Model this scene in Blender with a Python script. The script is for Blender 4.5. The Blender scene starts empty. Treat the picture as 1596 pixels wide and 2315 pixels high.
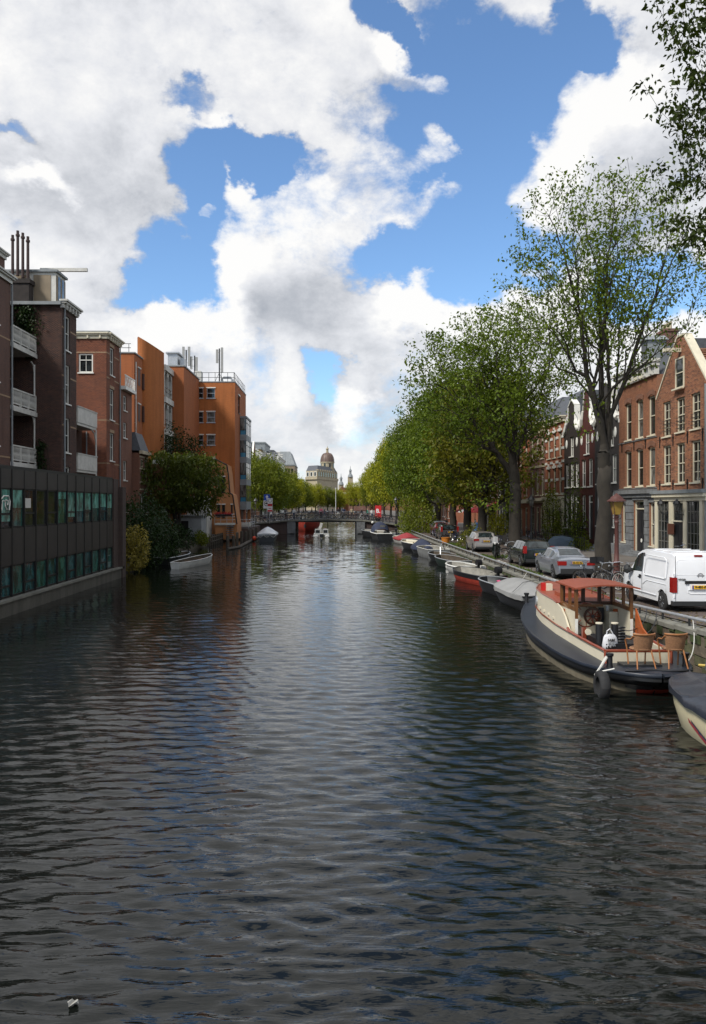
import bpy, bmesh, math, random
import numpy as np
from mathutils import Matrix, Vector
from math import radians, sin, cos, pi, sqrt

SC = bpy.context.scene
COL = SC.collection
F = 1753.0            # focal length of the photograph, in picture units (1596 wide)
CX, CY = 760.0, 1140.0  # where the canal's parallel lines meet
H = 4.3               # eye height over the water
# ------------------------------------------------------------------ camera
cam = bpy.data.cameras.new('camera')
cam_o = bpy.data.objects.new('camera', cam)
COL.objects.link(cam_o)
cam_o.location = (0, 0, H)
cam_o.rotation_euler = (pi / 2, 0, 0)
cam.sensor_fit = 'HORIZONTAL'
cam.sensor_width = 36.0
cam.lens = 36.0 * F / 1596.0
cam.shift_x = 38.0 / 1596.0
cam.shift_y = -17.5 / 1596.0
cam.clip_start = 0.1
cam.clip_end = 6000
SC.camera = cam_o
# ------------------------------------------------------------------ exposure
SC.view_settings.view_transform = 'Standard'
SC.view_settings.look = 'None'
SC.view_settings.gamma = 1.0
SC.view_settings.use_curve_mapping = False
SC.view_settings.exposure = EXPO = 0.5
SC.cycles.max_bounces = 6
SC.cycles.diffuse_bounces = 2
SC.cycles.glossy_bounces = 4
SC.cycles.transmission_bounces = 4
SC.cycles.transparent_max_bounces = 6
SC.cycles.caustics_reflective = False
SC.cycles.caustics_refractive = False
SC.cycles.use_denoising = True
SC.cycles.sample_clamp_indirect = 4.0
# ------------------------------------------------------------------ sun
SUN_EL, SUN_AZ = radians(46), radians(-128)      # azimuth measured from +Y towards +X
sun_dir = Vector((sin(SUN_AZ) * cos(SUN_EL), cos(SUN_AZ) * cos(SUN_EL), sin(SUN_EL)))
sl = bpy.data.lights.new('sun', 'SUN')
sl.energy = 2.9
sl.angle = radians(12)
sl.color = (1.0, 0.95, 0.86)
sun_o = bpy.data.objects.new('sun', sl)
COL.objects.link(sun_o)
sun_o.location = (0, 0, 60)
sun_o.rotation_euler = sun_dir.to_track_quat('Z', 'Y').to_euler()
# ------------------------------------------------------------------ node helper
class NT:
    def __init__(self, tree):
        self.t = tree
        self.n = tree.nodes
    def new(self, typ, **kw):
        nd = self.n.new(typ)
        for k, v in kw.items():
            setattr(nd, k, v)
        return nd
    def put(self, sock, val):
        if isinstance(val, bpy.types.NodeSocket):
            self.t.links.new(val, sock)
        elif val is not None:
            sock.default_value = val
    def math(self, op, a, b=None, c=None, clamp=False):
        nd = self.new('ShaderNodeMath', operation=op, use_clamp=clamp)
        self.put(nd.inputs[0], a)
        if b is not None: self.put(nd.inputs[1], b)
        if c is not None: self.put(nd.inputs[2], c)
        return nd.outputs[0]
    def vmath(self, op, a, b=None):
        nd = self.new('ShaderNodeVectorMath', operation=op)
        self.put(nd.inputs[0], a)
        if b is not None: self.put(nd.inputs[1], b)
        return nd.outputs['Value' if op in ('LENGTH', 'DOT_PRODUCT') else 'Vector']
    def noise(self, vec, scale, detail=4, rough=0.55, dist=0.0, col=False):
        nd = self.new('ShaderNodeTexNoise')
        self.put(nd.inputs['Vector'], vec)
        nd.inputs['Scale'].default_value = scale
        nd.inputs['Detail'].default_value = detail
        nd.inputs['Roughness'].default_value = rough
        nd.inputs['Distortion'].default_value = dist
        return nd.outputs['Color' if col else 'Fac']
    def mapr(self, v, a, b, c, d, smooth=False):
        nd = self.new('ShaderNodeMapRange', interpolation_type='SMOOTHSTEP' if smooth else 'LINEAR')
        self.put(nd.inputs['Value'], v)
        for k, x in zip(('From Min', 'From Max', 'To Min', 'To Max'), (a, b, c, d)):
            nd.inputs[k].default_value = x
        return nd.outputs['Result']
    def mapping(self, vec, loc=(0, 0, 0), rot=(0, 0, 0), scale=(1, 1, 1), typ='POINT'):
        nd = self.new('ShaderNodeMapping', vector_type=typ)
        self.put(nd.inputs['Vector'], vec)
        nd.inputs['Location'].default_value = loc
        nd.inputs['Rotation'].default_value = rot
        nd.inputs['Scale'].default_value = scale
        return nd.outputs['Vector']
    def mix(self, fac, a, b, blend='MIX'):
        nd = self.new('ShaderNodeMix', data_type='RGBA', blend_type=blend)
        self.put(nd.inputs['Factor'], fac)
        self.put(nd.inputs['A'] if False else nd.inputs[6], a)
        self.put(nd.inputs[7], b)
        return nd.outputs[2]
def c4(c):
    return (c[0], c[1], c[2], 1.0)
# ------------------------------------------------------------------ sky: Nishita with clouds
def cloud_group():
    g = bpy.data.node_groups.new('cloud_density', 'ShaderNodeTree')
    g.interface.new_socket('Dir', in_out='INPUT', socket_type='NodeSocketVector')
    g.interface.new_socket('Density', in_out='OUTPUT', socket_type='NodeSocketFloat')
    g.interface.new_socket('Billow', in_out='OUTPUT', socket_type='NodeSocketFloat')
    N = NT(g)
    gi, go = N.new('NodeGroupInput'), N.new('NodeGroupOutput')
    d = gi.outputs[0]
    sx = N.new('ShaderNodeSeparateXYZ'); N.put(sx.inputs[0], d)
    az = N.math('ARCTAN2', sx.outputs[0], sx.outputs[1])
    el = N.math('ARCSINE', N.math('MINIMUM', N.math('MAXIMUM', sx.outputs[2], -1.0), 1.0))
    cb = N.new('ShaderNodeCombineXYZ'); N.put(cb.inputs[0], az); N.put(cb.inputs[1], el)
    big = N.noise(N.mapping(d, scale=(1, 1, 1.35)), 3.1, 3, 0.5, 0.0, col=True)
    warp = N.mapping(N.vmath('SUBTRACT', big, (0.5, 0.5, 0.5)), scale=(0.22, 0.17, 0))
    fine = N.noise(N.mapping(d, scale=(1, 1, 1.35)), 15.0, 5, 0.6, 0.0, col=True)
    warp2 = N.mapping(N.vmath('SUBTRACT', fine, (0.5, 0.5, 0.5)), scale=(0.10, 0.085, 0))
    p = N.vmath('ADD', N.vmath('ADD', cb.outputs[0], warp), warp2)
    # gaps of blue and puffs of cloud inside them: centre and half axes in picture units, tilt in degrees, weight
    gaps = [(1050, 225, 215, 150, 8, 1), (1065, 470, 100, 220, -8, 1), (1310, 95, 110, 80, 15, .95), (1180, 290, 90, 80, 30, .8), (960, 600, 130, 55, -20, .8),
            (1110, 645, 130, 65, 0, 1), (415, 600, 110, 85, 25, 1), (480, 440, 80, 130, -10, 1), (580, 325, 140, 45, 5, .95), (300, 645, 120, 50, -15, .85),
            (30, 340, 60, 26, 0, .6), (700, 850, 55, 42, 55, .62), (1480, 690, 150, 60, 0, .8), (850, 95, 110, 40, 25, .8), (1270, 25, 60, 60, 0, .75), (420, 225, 70, 30, 0, .4)]
    puffs = [(478, 462, 62, 30, 0, .8), (670, 565, 185, 175, 0, 1), (715, 420, 120, 85, 0, 1), (965, 365, 45, 62, -25, .62), (960, 500, 80, 60, 20, .55), (880, 190, 120, 40, 12, .6), (1370, 400, 190, 190, 20, 1), (1480, 180, 90, 150, 0, 1), (1150, 460, 45, 60, 0, .35), (215, 650, 50, 45, 0, .7), (1160, 665, 50, 24, 0, .6)]
    def field(lst, soft, shade=False):
        total = bil = None
        for (px, py, rx, ry, tilt, w) in lst:
            u, v = (px - CX) / F, (CY - py) / F
            dv = Vector((u, 1, v)).normalized()
            a0, e0 = math.atan2(dv.x, dv.y), math.asin(dv.z)
            k = cos(e0)
            m = N.mapping(p, (a0, e0, 0), (0, 0, -radians(tilt)), (rx / F * k * 1.05, ry / F * k * k * 1.05, 1), 'TEXTURE')
            f = N.mapr(N.vmath('LENGTH', m), soft, 0.35, 0.0, w, True)
            total = f if total is None else N.math('MAXIMUM', total, f)
            if shade and rx > 100:
                q = N.math('MULTIPLY', f, N.vmath('DOT_PRODUCT', m, (-0.35, 0.8, 0)))
                bil = q if bil is None else N.math('ADD', bil, q)
        return (total, bil) if shade else total
    total = field(gaps, 1.5)
    puff, bil = field(puffs, 1.35, True)
    # the rest of the sky: the same broken cloud cover
    outside = N.mapr(N.math('ABSOLUTE', az), 0.55, 0.85, 0.0, 1.0, True)
    high = N.mapr(el, 0.62, 0.85, 0.0, 1.0, True)
    outm = N.math('MAXIMUM', outside, high)
    gen = N.mapr(N.noise(N.mapping(d, (4.3, 1.7, 9.1)), 2.6, 2, 0.5), 0.5, 0.62, 0.0, 1.0, True)
    total = N.math('MAXIMUM', total, N.math('MULTIPLY', gen, outm))
    n1 = N.noise(N.mapping(d, scale=(1, 1, 1.4)), 8.0, 10, 0.64, 0.15)
    n2 = N.noise(N.mapping(d, (3, 1, 2), scale=(1, 1, 1.2)), 3.6, 3, 0.5, 0.2)
    s = N.math('ADD', N.math('MULTIPLY', N.math('SUBTRACT', n1, 0.5), 1.9), N.math('MULTIPLY', N.math('SUBTRACT', n2, 0.5), 0.9))
    dens = N.math('ADD', N.math('SUBTRACT', N.math('ADD', s, 0.55), N.math('MULTIPLY', total, 1.2)), N.math('MULTIPLY', N.math('MULTIPLY', puff, total), 1.25))
    N.put(go.inputs[0], dens)
    N.put(go.inputs[1], bil)
    return g
world = bpy.data.worlds.new('World')
SC.world = world
world.use_nodes = True
WN = NT(world.node_tree)
WN.n.clear()
sky = WN.new('ShaderNodeTexSky', sky_type='NISHITA')
sky.sun_disc = False
sky.sun_elevation = SUN_EL
sky.sun_rotation = SUN_AZ
sky.air_density = 1.0
sky.dust_density = 0.4
sky.ozone_density = 2.0
cg = cloud_group()
tc = WN.new('ShaderNodeTexCoord')
dirv = WN.vmath('NORMALIZE', tc.outputs['Generated'])
def dens_at(v):
    nd = WN.new('ShaderNodeGroup'); nd.node_tree = cg
    WN.put(nd.inputs[0], v)
    return nd.outputs[0]
d0 = dens_at(dirv)
d1 = dens_at(WN.vmath('NORMALIZE', WN.vmath('ADD', dirv, (-0.032, 0.0, 0.05))))
cover = WN.mapr(d0, -0.08, 0.42, 0.0, 1.0, True)
relief = WN.math('ADD', WN.math('MULTIPLY', WN.math('SUBTRACT', d0, d1), 0.75), WN.math('MULTIPLY', d0.node.outputs[1], 0.42))
lit = WN.mapr(relief, -0.42, 0.45, 0.0, 1.0, False)
thick = WN.mapr(d0, 0.35, 1.15, 0.0, 1.0, True)
# grey undersides of the bigger clouds
base = None
for (px, py, rx, ry, tilt, w) in ((700, 690, 190, 75, 0, .34), (1480, 330, 200, 210, 0, .16), (930, 930, 260, 80, 0, .20), (330, 360, 150, 80, 30, .12), (620, 990, 200, 60, 0, .14), (160, 480, 150, 60, 0, .12)):
    dv = Vector(((px - CX) / F, 1, (CY - py) / F)).normalized()
    q = WN.mapping(dirv, tuple(dv), (0, 0, 0), (rx / F, 1.0, ry / F), 'TEXTURE')
    f = WN.mapr(WN.vmath('LENGTH', q), 1.5, 0.2, 0.0, w, True)
    base = f if base is None else WN.math('ADD', base, f)
tone = WN.math('SUBTRACT', WN.math('SUBTRACT', WN.math('ADD', WN.math('MULTIPLY', lit, 0.85), 0.44), WN.math('MULTIPLY', thick, 0.28)), base)
ramp = WN.new('ShaderNodeValToRGB')
WN.put(ramp.inputs[0], tone)
cr = ramp.color_ramp
CL = 7.2
for e, (pos, c) in zip([cr.elements[0], cr.elements[1]], ((0.0, (0.30, 0.33, 0.38)), (1.0, (1.0, 0.99, 0.97)))):
    e.position = pos; e.color = c4(c)
for pos, c in ((0.4, (0.52, 0.54, 0.58)), (0.74, (0.80, 0.81, 0.84))):
    e = cr.elements.new(pos); e.color = c4(c)
cloudc = WN.vmath('MULTIPLY', ramp.outputs[0], (CL, CL, CL))
skyc = WN.vmath('MULTIPLY', sky.outputs[0], (1.0, 1.2, 1.36))
mixc = WN.mix(WN.math('MULTIPLY', cover, 0.97), skyc, cloudc)
bg = WN.new('ShaderNodeBackground')
WN.put(bg.inputs['Color'], mixc)
bg.inputs['Strength'].default_value = 0.1
wo = WN.new('ShaderNodeOutputWorld')
WN.put(wo.inputs['Surface'], bg.outputs[0])
world.cycles.sampling_method = 'MANUAL'
world.cycles.sample_map_resolution = 512
# ------------------------------------------------------------------ picture <-> place
def YX(px, X):            # distance of a vertical plane parallel to the canal seen at column px
    return X * F / (px - CX)
def XY(px, Y):
    return (px - CX) * Y / F
def ZY(py, Y):
    return H + (CY - py) * Y / F
def WP(px, py, z=0.0):    # where the picture point meets the level z
    Y = (H - z) * F / (py - CY)
    return (XY(px, Y), Y)
# ------------------------------------------------------------------ materials
MATS = {}
def mat(name, color, rough=0.7, var=0.12, scale=3.0, metal=0.0, spec=0.5, bump=0.0, bscale=30.0, dirt=0.0, coat=0.0, trans=0.0, streak=False):
    if name in MATS: return MATS[name]
    m = bpy.data.materials.new(name); MATS[name] = m
    m.use_nodes = True
    N = NT(m.node_tree)
    b = N.n['Principled BSDF']
    tcn = N.new('ShaderNodeTexCoord')
    ob = tcn.outputs['Object']
    vec = N.mapping(ob, scale=(1, 1, 0.25)) if streak else ob
    n = N.noise(vec, scale, 5, 0.6)
    lo = tuple(max(0, c * (1 - var)) for c in color); hi = tuple(min(1, c * (1 + var)) for c in color)
    col = N.mix(N.mapr(n, 0.3, 0.7, 0, 1), c4(lo), c4(hi))
    if dirt:
        n2 = N.noise(vec, scale * 0.35, 6, 0.65, 0.4)
        col = N.mix(N.math('MULTIPLY', N.mapr(n2, 0.48, 0.75, 0, 1), dirt), col, c4((color[0] * .35 + .01, color[1] * .35 + .01, color[2] * .32 + .008)))
    N.put(b.inputs['Base Color'], col)
    b.inputs['Roughness'].default_value = rough
    b.inputs['Metallic'].default_value = metal
    b.inputs['Specular IOR Level'].default_value = spec
    if coat:
        b.inputs['Coat Weight'].default_value = coat
        b.inputs['Coat Roughness'].default_value = 0.05
    if bump:
        bn = N.new('ShaderNodeBump')
        bn.inputs['Strength'].default_value = bump
        bn.inputs['Distance'].default_value = 0.02
        N.put(bn.inputs['Height'], N.noise(ob, bscale, 4, 0.6))
        N.put(b.inputs['Normal'], bn.outputs[0])
    return m
def brick_mat(name, c1, c2, mortar, bw=0.21, bh=0.065, ms=0.010, rough=0.85, dirt=0.35):
    if name in MATS: return MATS[name]
    m = bpy.data.materials.new(name); MATS[name] = m
    m.use_nodes = True
    N = NT(m.node_tree)
    b = N.n['Principled BSDF']
    tcn = N.new('ShaderNodeTexCoord')
    s = N.new('ShaderNodeSeparateXYZ'); N.put(s.inputs[0], tcn.outputs['Object'])
    cb = N.new('ShaderNodeCombineXYZ')
    N.put(cb.inputs[0], N.math('ADD', s.outputs[0], s.outputs[1])); N.put(cb.inputs[1], s.outputs[2])
    br = N.new('ShaderNodeTexBrick')
    N.put(br.inputs['Vector'], cb.outputs[0])
    br.inputs['Scale'].default_value = 1.0
    br.inputs['Brick Width'].default_value = bw
    br.inputs['Row Height'].default_value = bh
    br.inputs['Mortar Size'].default_value = ms
    br.inputs['Mortar Smooth'].default_value = 0.2
    br.inputs['Color1'].default_value = c4(c1)
    br.inputs['Color2'].default_value = c4(c2)
    br.inputs['Mortar'].default_value = c4(mortar)
    br.inputs['Bias'].default_value = -0.1
    n = N.noise(tcn.outputs['Object'], 0.45, 6, 0.65, 0.3)
    col = N.mix(N.math('MULTIPLY', N.mapr(n, 0.42, 0.72, 0, 1), dirt), br.outputs['Color'], c4(tuple(x * .45 for x in c1)))
    n3 = N.noise(N.mapping(cb.outputs[0], scale=(1, 3, 1)), 2.3, 3, 0.6)
    col = N.mix(N.math('MULTIPLY', N.mapr(n3, 0.5, 0.75, 0, 1), 0.3), col, c4(tuple(min(1, x * 1.4) for x in c2)))
    n4 = N.noise(N.mapping(cb.outputs[0], (3, 5, 0), scale=(1.1, 0.10, 1)), 1.6, 4, 0.6, 0.2)
    col = N.mix(N.math('MULTIPLY', N.mapr(n4, 0.48, 0.76, 0, 1), 0.58), col, c4(tuple(x * .38 for x in c1)))
    N.put(b.inputs['Base Color'], col)
    b.inputs['Roughness'].default_value = rough
    bn = N.new('ShaderNodeBump'); bn.inputs['Strength'].default_value = 0.6; bn.inputs['Distance'].default_value = 0.012
    N.put(bn.inputs['Height'], N.math('MULTIPLY', br.outputs['Fac'], -1.0))
    N.put(b.inputs['Normal'], bn.outputs[0])
    return m
def glass_mat(name, color, rough=0.04, spec=0.5, wav=0.03):
    if name in MATS: return MATS[name]
    m = bpy.data.materials.new(name); MATS[name] = m
    m.use_nodes = True
    N = NT(m.node_tree)
    b = N.n['Principled BSDF']
    tcn = N.new('ShaderNodeTexCoord')
    oi = N.new('ShaderNodeObjectInfo')
    off = N.vmath('ADD', tcn.outputs['Object'], N.vmath('MULTIPLY', oi.outputs['Location'], (3.1, 1.7, 2.3)))
    n = N.noise(N.mapping(off, scale=(1.6, 1.6, 0.8)), 1.6, 4, 0.6, 0.4)
    col = N.mix(N.mapr(n, 0.4, 0.66, 0, 1), c4(tuple(x * .35 for x in color)), c4(tuple(min(1, x * 1.7) for x in color)))
    N.put(b.inputs['Base Color'], col)
    b.inputs['Roughness'].default_value = rough
    b.inputs['Specular IOR Level'].default_value = spec
    bn = N.new('ShaderNodeBump'); bn.inputs['Strength'].default_value = wav; bn.inputs['Distance'].default_value = 0.05
    N.put(bn.inputs['Height'], N.noise(off, 1.3, 1, 0.5))
    N.put(b.inputs['Normal'], bn.outputs[0])
    return m
def leaf_mat(name, c1, c2, c3, trans=0.35):
    if name in MATS: return MATS[name]
    m = bpy.data.materials.new(name); MATS[name] = m
    m.use_nodes = True
    N = NT(m.node_tree)
    N.n.clear()
    ge = N.new('ShaderNodeNewGeometry')
    rp = N.new('ShaderNodeValToRGB')
    tcn = N.new('ShaderNodeTexCoord')
    cl = N.mapr(N.noise(tcn.outputs['Object'], 1.1, 2, 0.5), 0.3, 0.7, 0, 1)
    N.put(rp.inputs[0], N.math('ADD', N.math('MULTIPLY', ge.outputs['Random Per Island'], 0.42), N.math('MULTIPLY', cl, 0.58)))
    rp.color_ramp.elements[0].color = c4(c1); rp.color_ramp.elements[1].color = c4(c3)
    e = rp.color_ramp.elements.new(0.55); e.color = c4(c2)
    tcn = N.new('ShaderNodeTexCoord')
    n = N.noise(tcn.outputs['Object'], 0.5, 3, 0.6)
    col = N.mix(N.mapr(n, 0.35, 0.65, 0, 0.55), rp.outputs[0], c4(c3))
    di = N.new('ShaderNodeBsdfPrincipled'); N.put(di.inputs['Base Color'], col)
    di.inputs['Roughness'].default_value = 0.45
    di.inputs['Specular IOR Level'].default_value = 0.18
    tr = N.new('ShaderNodeBsdfTranslucent'); N.put(tr.inputs[0], N.mix(1.0, col, (1.2, 1.25, 0.5, 1), 'MULTIPLY'))
    mx = N.new('ShaderNodeMixShader'); mx.inputs[0].default_value = trans
    N.put(mx.inputs[1], di.outputs[0]); N.put(mx.inputs[2], tr.outputs[0])
    o = N.new('ShaderNodeOutputMaterial'); N.put(o.inputs[0], mx.outputs[0])
    return m
# ------------------------------------------------------------------ object helpers
def tag(o, label=None, cat=None, group=None, kind=None):
    if label: o['label'] = label
    if cat: o['category'] = cat
    if group: o['group'] = group
    if kind: o['kind'] = kind
    return o
def thing(name, label, cat, loc=(0, 0, 0), rz=0.0, group=None):
    o = bpy.data.objects.new(name, None)
    COL.objects.link(o)
    o.empty_display_size = 0.2
    o.location = loc
    o.rotation_euler = (0, 0, rz)
    return tag(o, label, cat, group)
def kids(o):
    return [c for c in KID.get(o.name, [])]
KID = {}
def link(name, me, parent=None, M=None):
    o = bpy.data.objects.new(name, me)
    COL.objects.link(o)
    if parent is not None:
        o.parent = parent
        KID.setdefault(parent.name, []).append(o)
    if M is not None:
        o.matrix_basis = M
    return o
def copy_tree(o, parent=None):
    c = o.copy()
    COL.objects.link(c)
    if parent is not None:
        c.parent = parent
        KID.setdefault(parent.name, []).append(c)
    for ch in list(KID.get(o.name, [])):
        copy_tree(ch, c)
    return c
class MB:
    def __init__(s):
        s.v = []; s.f = []; s.m = []; s.cur = 0; s.X = None
    def addv(s, pts):
        b = len(s.v)
        if s.X is not None:
            s.v.extend([tuple(s.X @ Vector(p)) for p in pts])
        else:
            s.v.extend([tuple(p) for p in pts])
        return b
    def face(s, idx):
        s.f.append(tuple(idx)); s.m.append(s.cur)
    def box(s, x0, x1, y0, y1, z0, z1):
        b = s.addv([(x0, y0, z0), (x1, y0, z0), (x1, y1, z0), (x0, y1, z0), (x0, y0, z1), (x1, y0, z1), (x1, y1, z1), (x0, y1, z1)])
        for q in ((0, 3, 2, 1), (4, 5, 6, 7), (0, 1, 5, 4), (1, 2, 6, 5), (2, 3, 7, 6), (3, 0, 4, 7)):
            s.face([b + i for i in q])
        return s
    def poly(s, pts):
        b = s.addv(pts); s.face(range(b, b + len(pts))); return s
    def prism(s, poly, axis, a, b_):
        # poly: 2D points; axis the extruded one: 'x' -> (y,z), 'y' -> (x,z), 'z' -> (x,y)
        def mk(p, t):
            return {'x': (t, p[0], p[1]), 'y': (p[0], t, p[1]), 'z': (p[0], p[1], t)}[axis]
        n = len(poly)
        i0 = s.addv([mk(p, a) for p in poly]); i1 = s.addv([mk(p, b_) for p in poly])
        s.face(list(range(i0 + n - 1, i0 - 1, -1))); s.face(range(i1, i1 + n))
        for k in range(n):
            j = (k + 1) % n
            s.face((i0 + k, i0 + j, i1 + j, i1 + k))
        return s
    def tube(s, pts, r, n=6, cap=True):
        pts = [Vector(p) for p in pts]
        rs = r if isinstance(r, (list, tuple)) else [r] * len(pts)
        rings = []
        for i, p in enumerate(pts):
            a = pts[max(i - 1, 0)]; b = pts[min(i + 1, len(pts) - 1)]
            t = (b - a)
            if t.length < 1e-9: t = Vector((0, 0, 1))
            t.normalize()
            up = Vector((0, 0, 1)) if abs(t.z) < 0.9 else Vector((0, 1, 0))
            u = t.cross(up).normalized(); w = u.cross(t)
            rings.append(s.addv([p + (u * cos(2 * pi * k / n) + w * sin(2 * pi * k / n)) * rs[i] for k in range(n)]))
        for i in range(len(pts) - 1):
            for k in range(n):
                j = (k + 1) % n
                s.face((rings[i] + k, rings[i] + j, rings[i + 1] + j, rings[i + 1] + k))
        if cap:
            s.face([rings[0] + k for k in range(n - 1, -1, -1)]); s.face([rings[-1] + k for k in range(n)])
        return s
    def lathe(s, prof, n=12, c=(0, 0), ax='z'):
        rings = []
        for (r, z) in prof:
            pts = []
            for k in range(n):
                a = 2 * pi * k / n
                p = (c[0] + r * cos(a), c[1] + r * sin(a), z)
                if ax == 'x': p = (z, c[0] + r * cos(a), c[1] + r * sin(a))
                if ax == 'y': p = (c[0] + r * cos(a), z, c[1] + r * sin(a))
                pts.append(p)
            rings.append(s.addv(pts))
        for i in range(len(prof) - 1):
            for k in range(n):
                j = (k + 1) % n
                s.face((rings[i] + k, rings[i] + j, rings[i + 1] + j, rings[i + 1] + k))
        s.face([rings[0] + k for k in range(n - 1, -1, -1)]); s.face([rings[-1] + k for k in range(n)])
        return s
    def ball(s, c, r, n=8, sz=1.0):
        prof = [(r * sin(pi * (i + .02) / (n // 2 + .04)), c[2] - r * sz * cos(pi * (i + .02) / (n // 2 + .04))) for i in range(n // 2 + 1)]
        return s.lathe(prof, n, (c[0], c[1]))
    def grid(s, rows, close=False):
        # rows: list of equal-length point lists
        st = [s.addv(r) for r in rows]
        n = len(rows[0])
        for i in range(len(rows) - 1):
            for k in range(n if close else n - 1):
                j = (k + 1) % n
                s.face((st[i] + k, st[i] + j, st[i + 1] + j, st[i + 1] + k))
        return st
    def mesh(s, name, mats, smooth=None):
        me = bpy.data.meshes.new(name)
        me.from_pydata(s.v, [], s.f)
        if not isinstance(mats, (list, tuple)): mats = [mats]
        for m in mats: me.materials.append(m)
        if len(mats) > 1:
            me.polygons.foreach_set('material_index', s.m)
        if smooth is not None:
            me.polygons.foreach_set('use_smooth', [True] * len(me.polygons))
            if smooth < 180:
                me.set_sharp_from_angle(angle=radians(smooth))
        me.update()
        return me
    def build(s, name, mats, parent=None, M=None, smooth=None):
        return link(name, s.mesh(name, mats, smooth), parent, M)
def fast_mesh(name, verts, faces, material, smooth=False):
    # verts (n,3) and faces (m,k) as numpy arrays, all faces with the same number of corners
    me = bpy.data.meshes.new(name)
    k = faces.shape[1]
    me.vertices.add(len(verts)); me.vertices.foreach_set('co', verts.astype(np.float32).ravel())
    me.loops.add(faces.size); me.loops.foreach_set('vertex_index', faces.astype(np.int32).ravel())
    me.polygons.add(len(faces)); me.polygons.foreach_set('loop_start', np.arange(0, faces.size, k, dtype=np.int32))
    me.materials.append(material)
    if smooth: me.polygons.foreach_set('use_smooth', np.ones(len(faces), dtype=bool))
    me.update(calc_edges=True)
    return me
def T(x=0, y=0, z=0):
    return Matrix.Translation((x, y, z))
def RZ(a):
    return Matrix.Rotation(a, 4, 'Z')
def text_mesh(txt, size, depth=0.004, bold=0.0):
    cu = bpy.data.curves.new('lettering', 'FONT')
    cu.body = txt; cu.size = size; cu.extrude = depth; cu.align_x = 'CENTER'; cu.align_y = 'CENTER'
    cu.offset = bold; cu.resolution_u = 2
    o = bpy.data.objects.new('lettering', cu)
    COL.objects.link(o)
    dg = bpy.context.evaluated_depsgraph_get()
    me = bpy.data.meshes.new_from_object(o.evaluated_get(dg))
    bpy.data.objects.remove(o); bpy.data.curves.remove(cu)
    me.name = 'lettering'
    return me
def lettering(txt, size, material, parent, M, bold=0.0):
    me = text_mesh(txt, size, 0.003, bold)
    me.materials.clear(); me.materials.append(material)
    return link('lettering', me, parent, M)
RX90 = Matrix.Rotation(pi / 2, 4, 'X')
# common materials
M_WHITE = mat('white_paint', (0.72, 0.71, 0.66), 0.5, 0.06, 2, dirt=0.25)
M_CREAM = mat('cream_paint', (0.62, 0.57, 0.44), 0.55, 0.08, 2, dirt=0.25)
M_OFFW = mat('old_white_paint', (0.55, 0.54, 0.5), 0.6, 0.12, 3, dirt=0.4)
M_BLACK = mat('black_paint', (0.012, 0.012, 0.014), 0.4, 0.3, 4)
M_DKMETAL = mat('dark_metal', (0.03, 0.032, 0.034), 0.45, 0.3, 6, metal=0.3)
M_GREYMETAL = mat('grey_metal', (0.42, 0.44, 0.46), 0.4, 0.12, 5, metal=0.5, dirt=0.3)
M_RUBBER = mat('rubber', (0.015, 0.015, 0.016), 0.8, 0.3, 8)
M_GLASS = glass_mat('window_glass', (0.018, 0.021, 0.022))
M_CURT = glass_mat('curtained_glass', (0.13, 0.13, 0.12), 0.08)
M_SLATE = mat('roof_slate', (0.075, 0.08, 0.09), 0.6, 0.25, 4, bump=0.4, bscale=8)
M_LEAD = mat('lead_grey', (0.22, 0.24, 0.25), 0.6, 0.15, 2, dirt=0.3)
M_STONE = mat('blue_stone', (0.16, 0.165, 0.17), 0.75, 0.25, 3, bump=0.4, bscale=12, dirt=0.5)
M_SAND = mat('sandstone', (0.42, 0.36, 0.25), 0.8, 0.15, 2, dirt=0.4)
# ================================================================== SETTING
rng = np.random.default_rng(7)
random.seed(11)
QX = 9.05            # face of the right-hand quay
LX = -12.8           # waterline on the left
BY = 112.0           # near face of the bridge
FX = 19.7            # line of the right-hand house fronts
RZ_Y = [8, 12, 15, 19.3, 24, 27, 37, 60, 95, 112, 135, 400]
RZ_Z = [2.3, 1.85, 1.55, 1.2, 1.0, 0.92, 0.86, 0.84, 0.9, 1.35, 1.1, 1.1]
def road_z(y):
    return float(np.interp(y, RZ_Y, RZ_Z))
def cop_z(y):
    return road_z(y) - 0.05
# ground under everything, out to the horizon
g = MB(); g.poly([(-3000, -500, -1.6), (3000, -500, -1.6), (3000, 4000, -1.6), (-3000, 4000, -1.6)])
tag(g.build('ground', mat('earth', (0.09, 0.08, 0.06), 0.95)), kind='structure')
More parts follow.
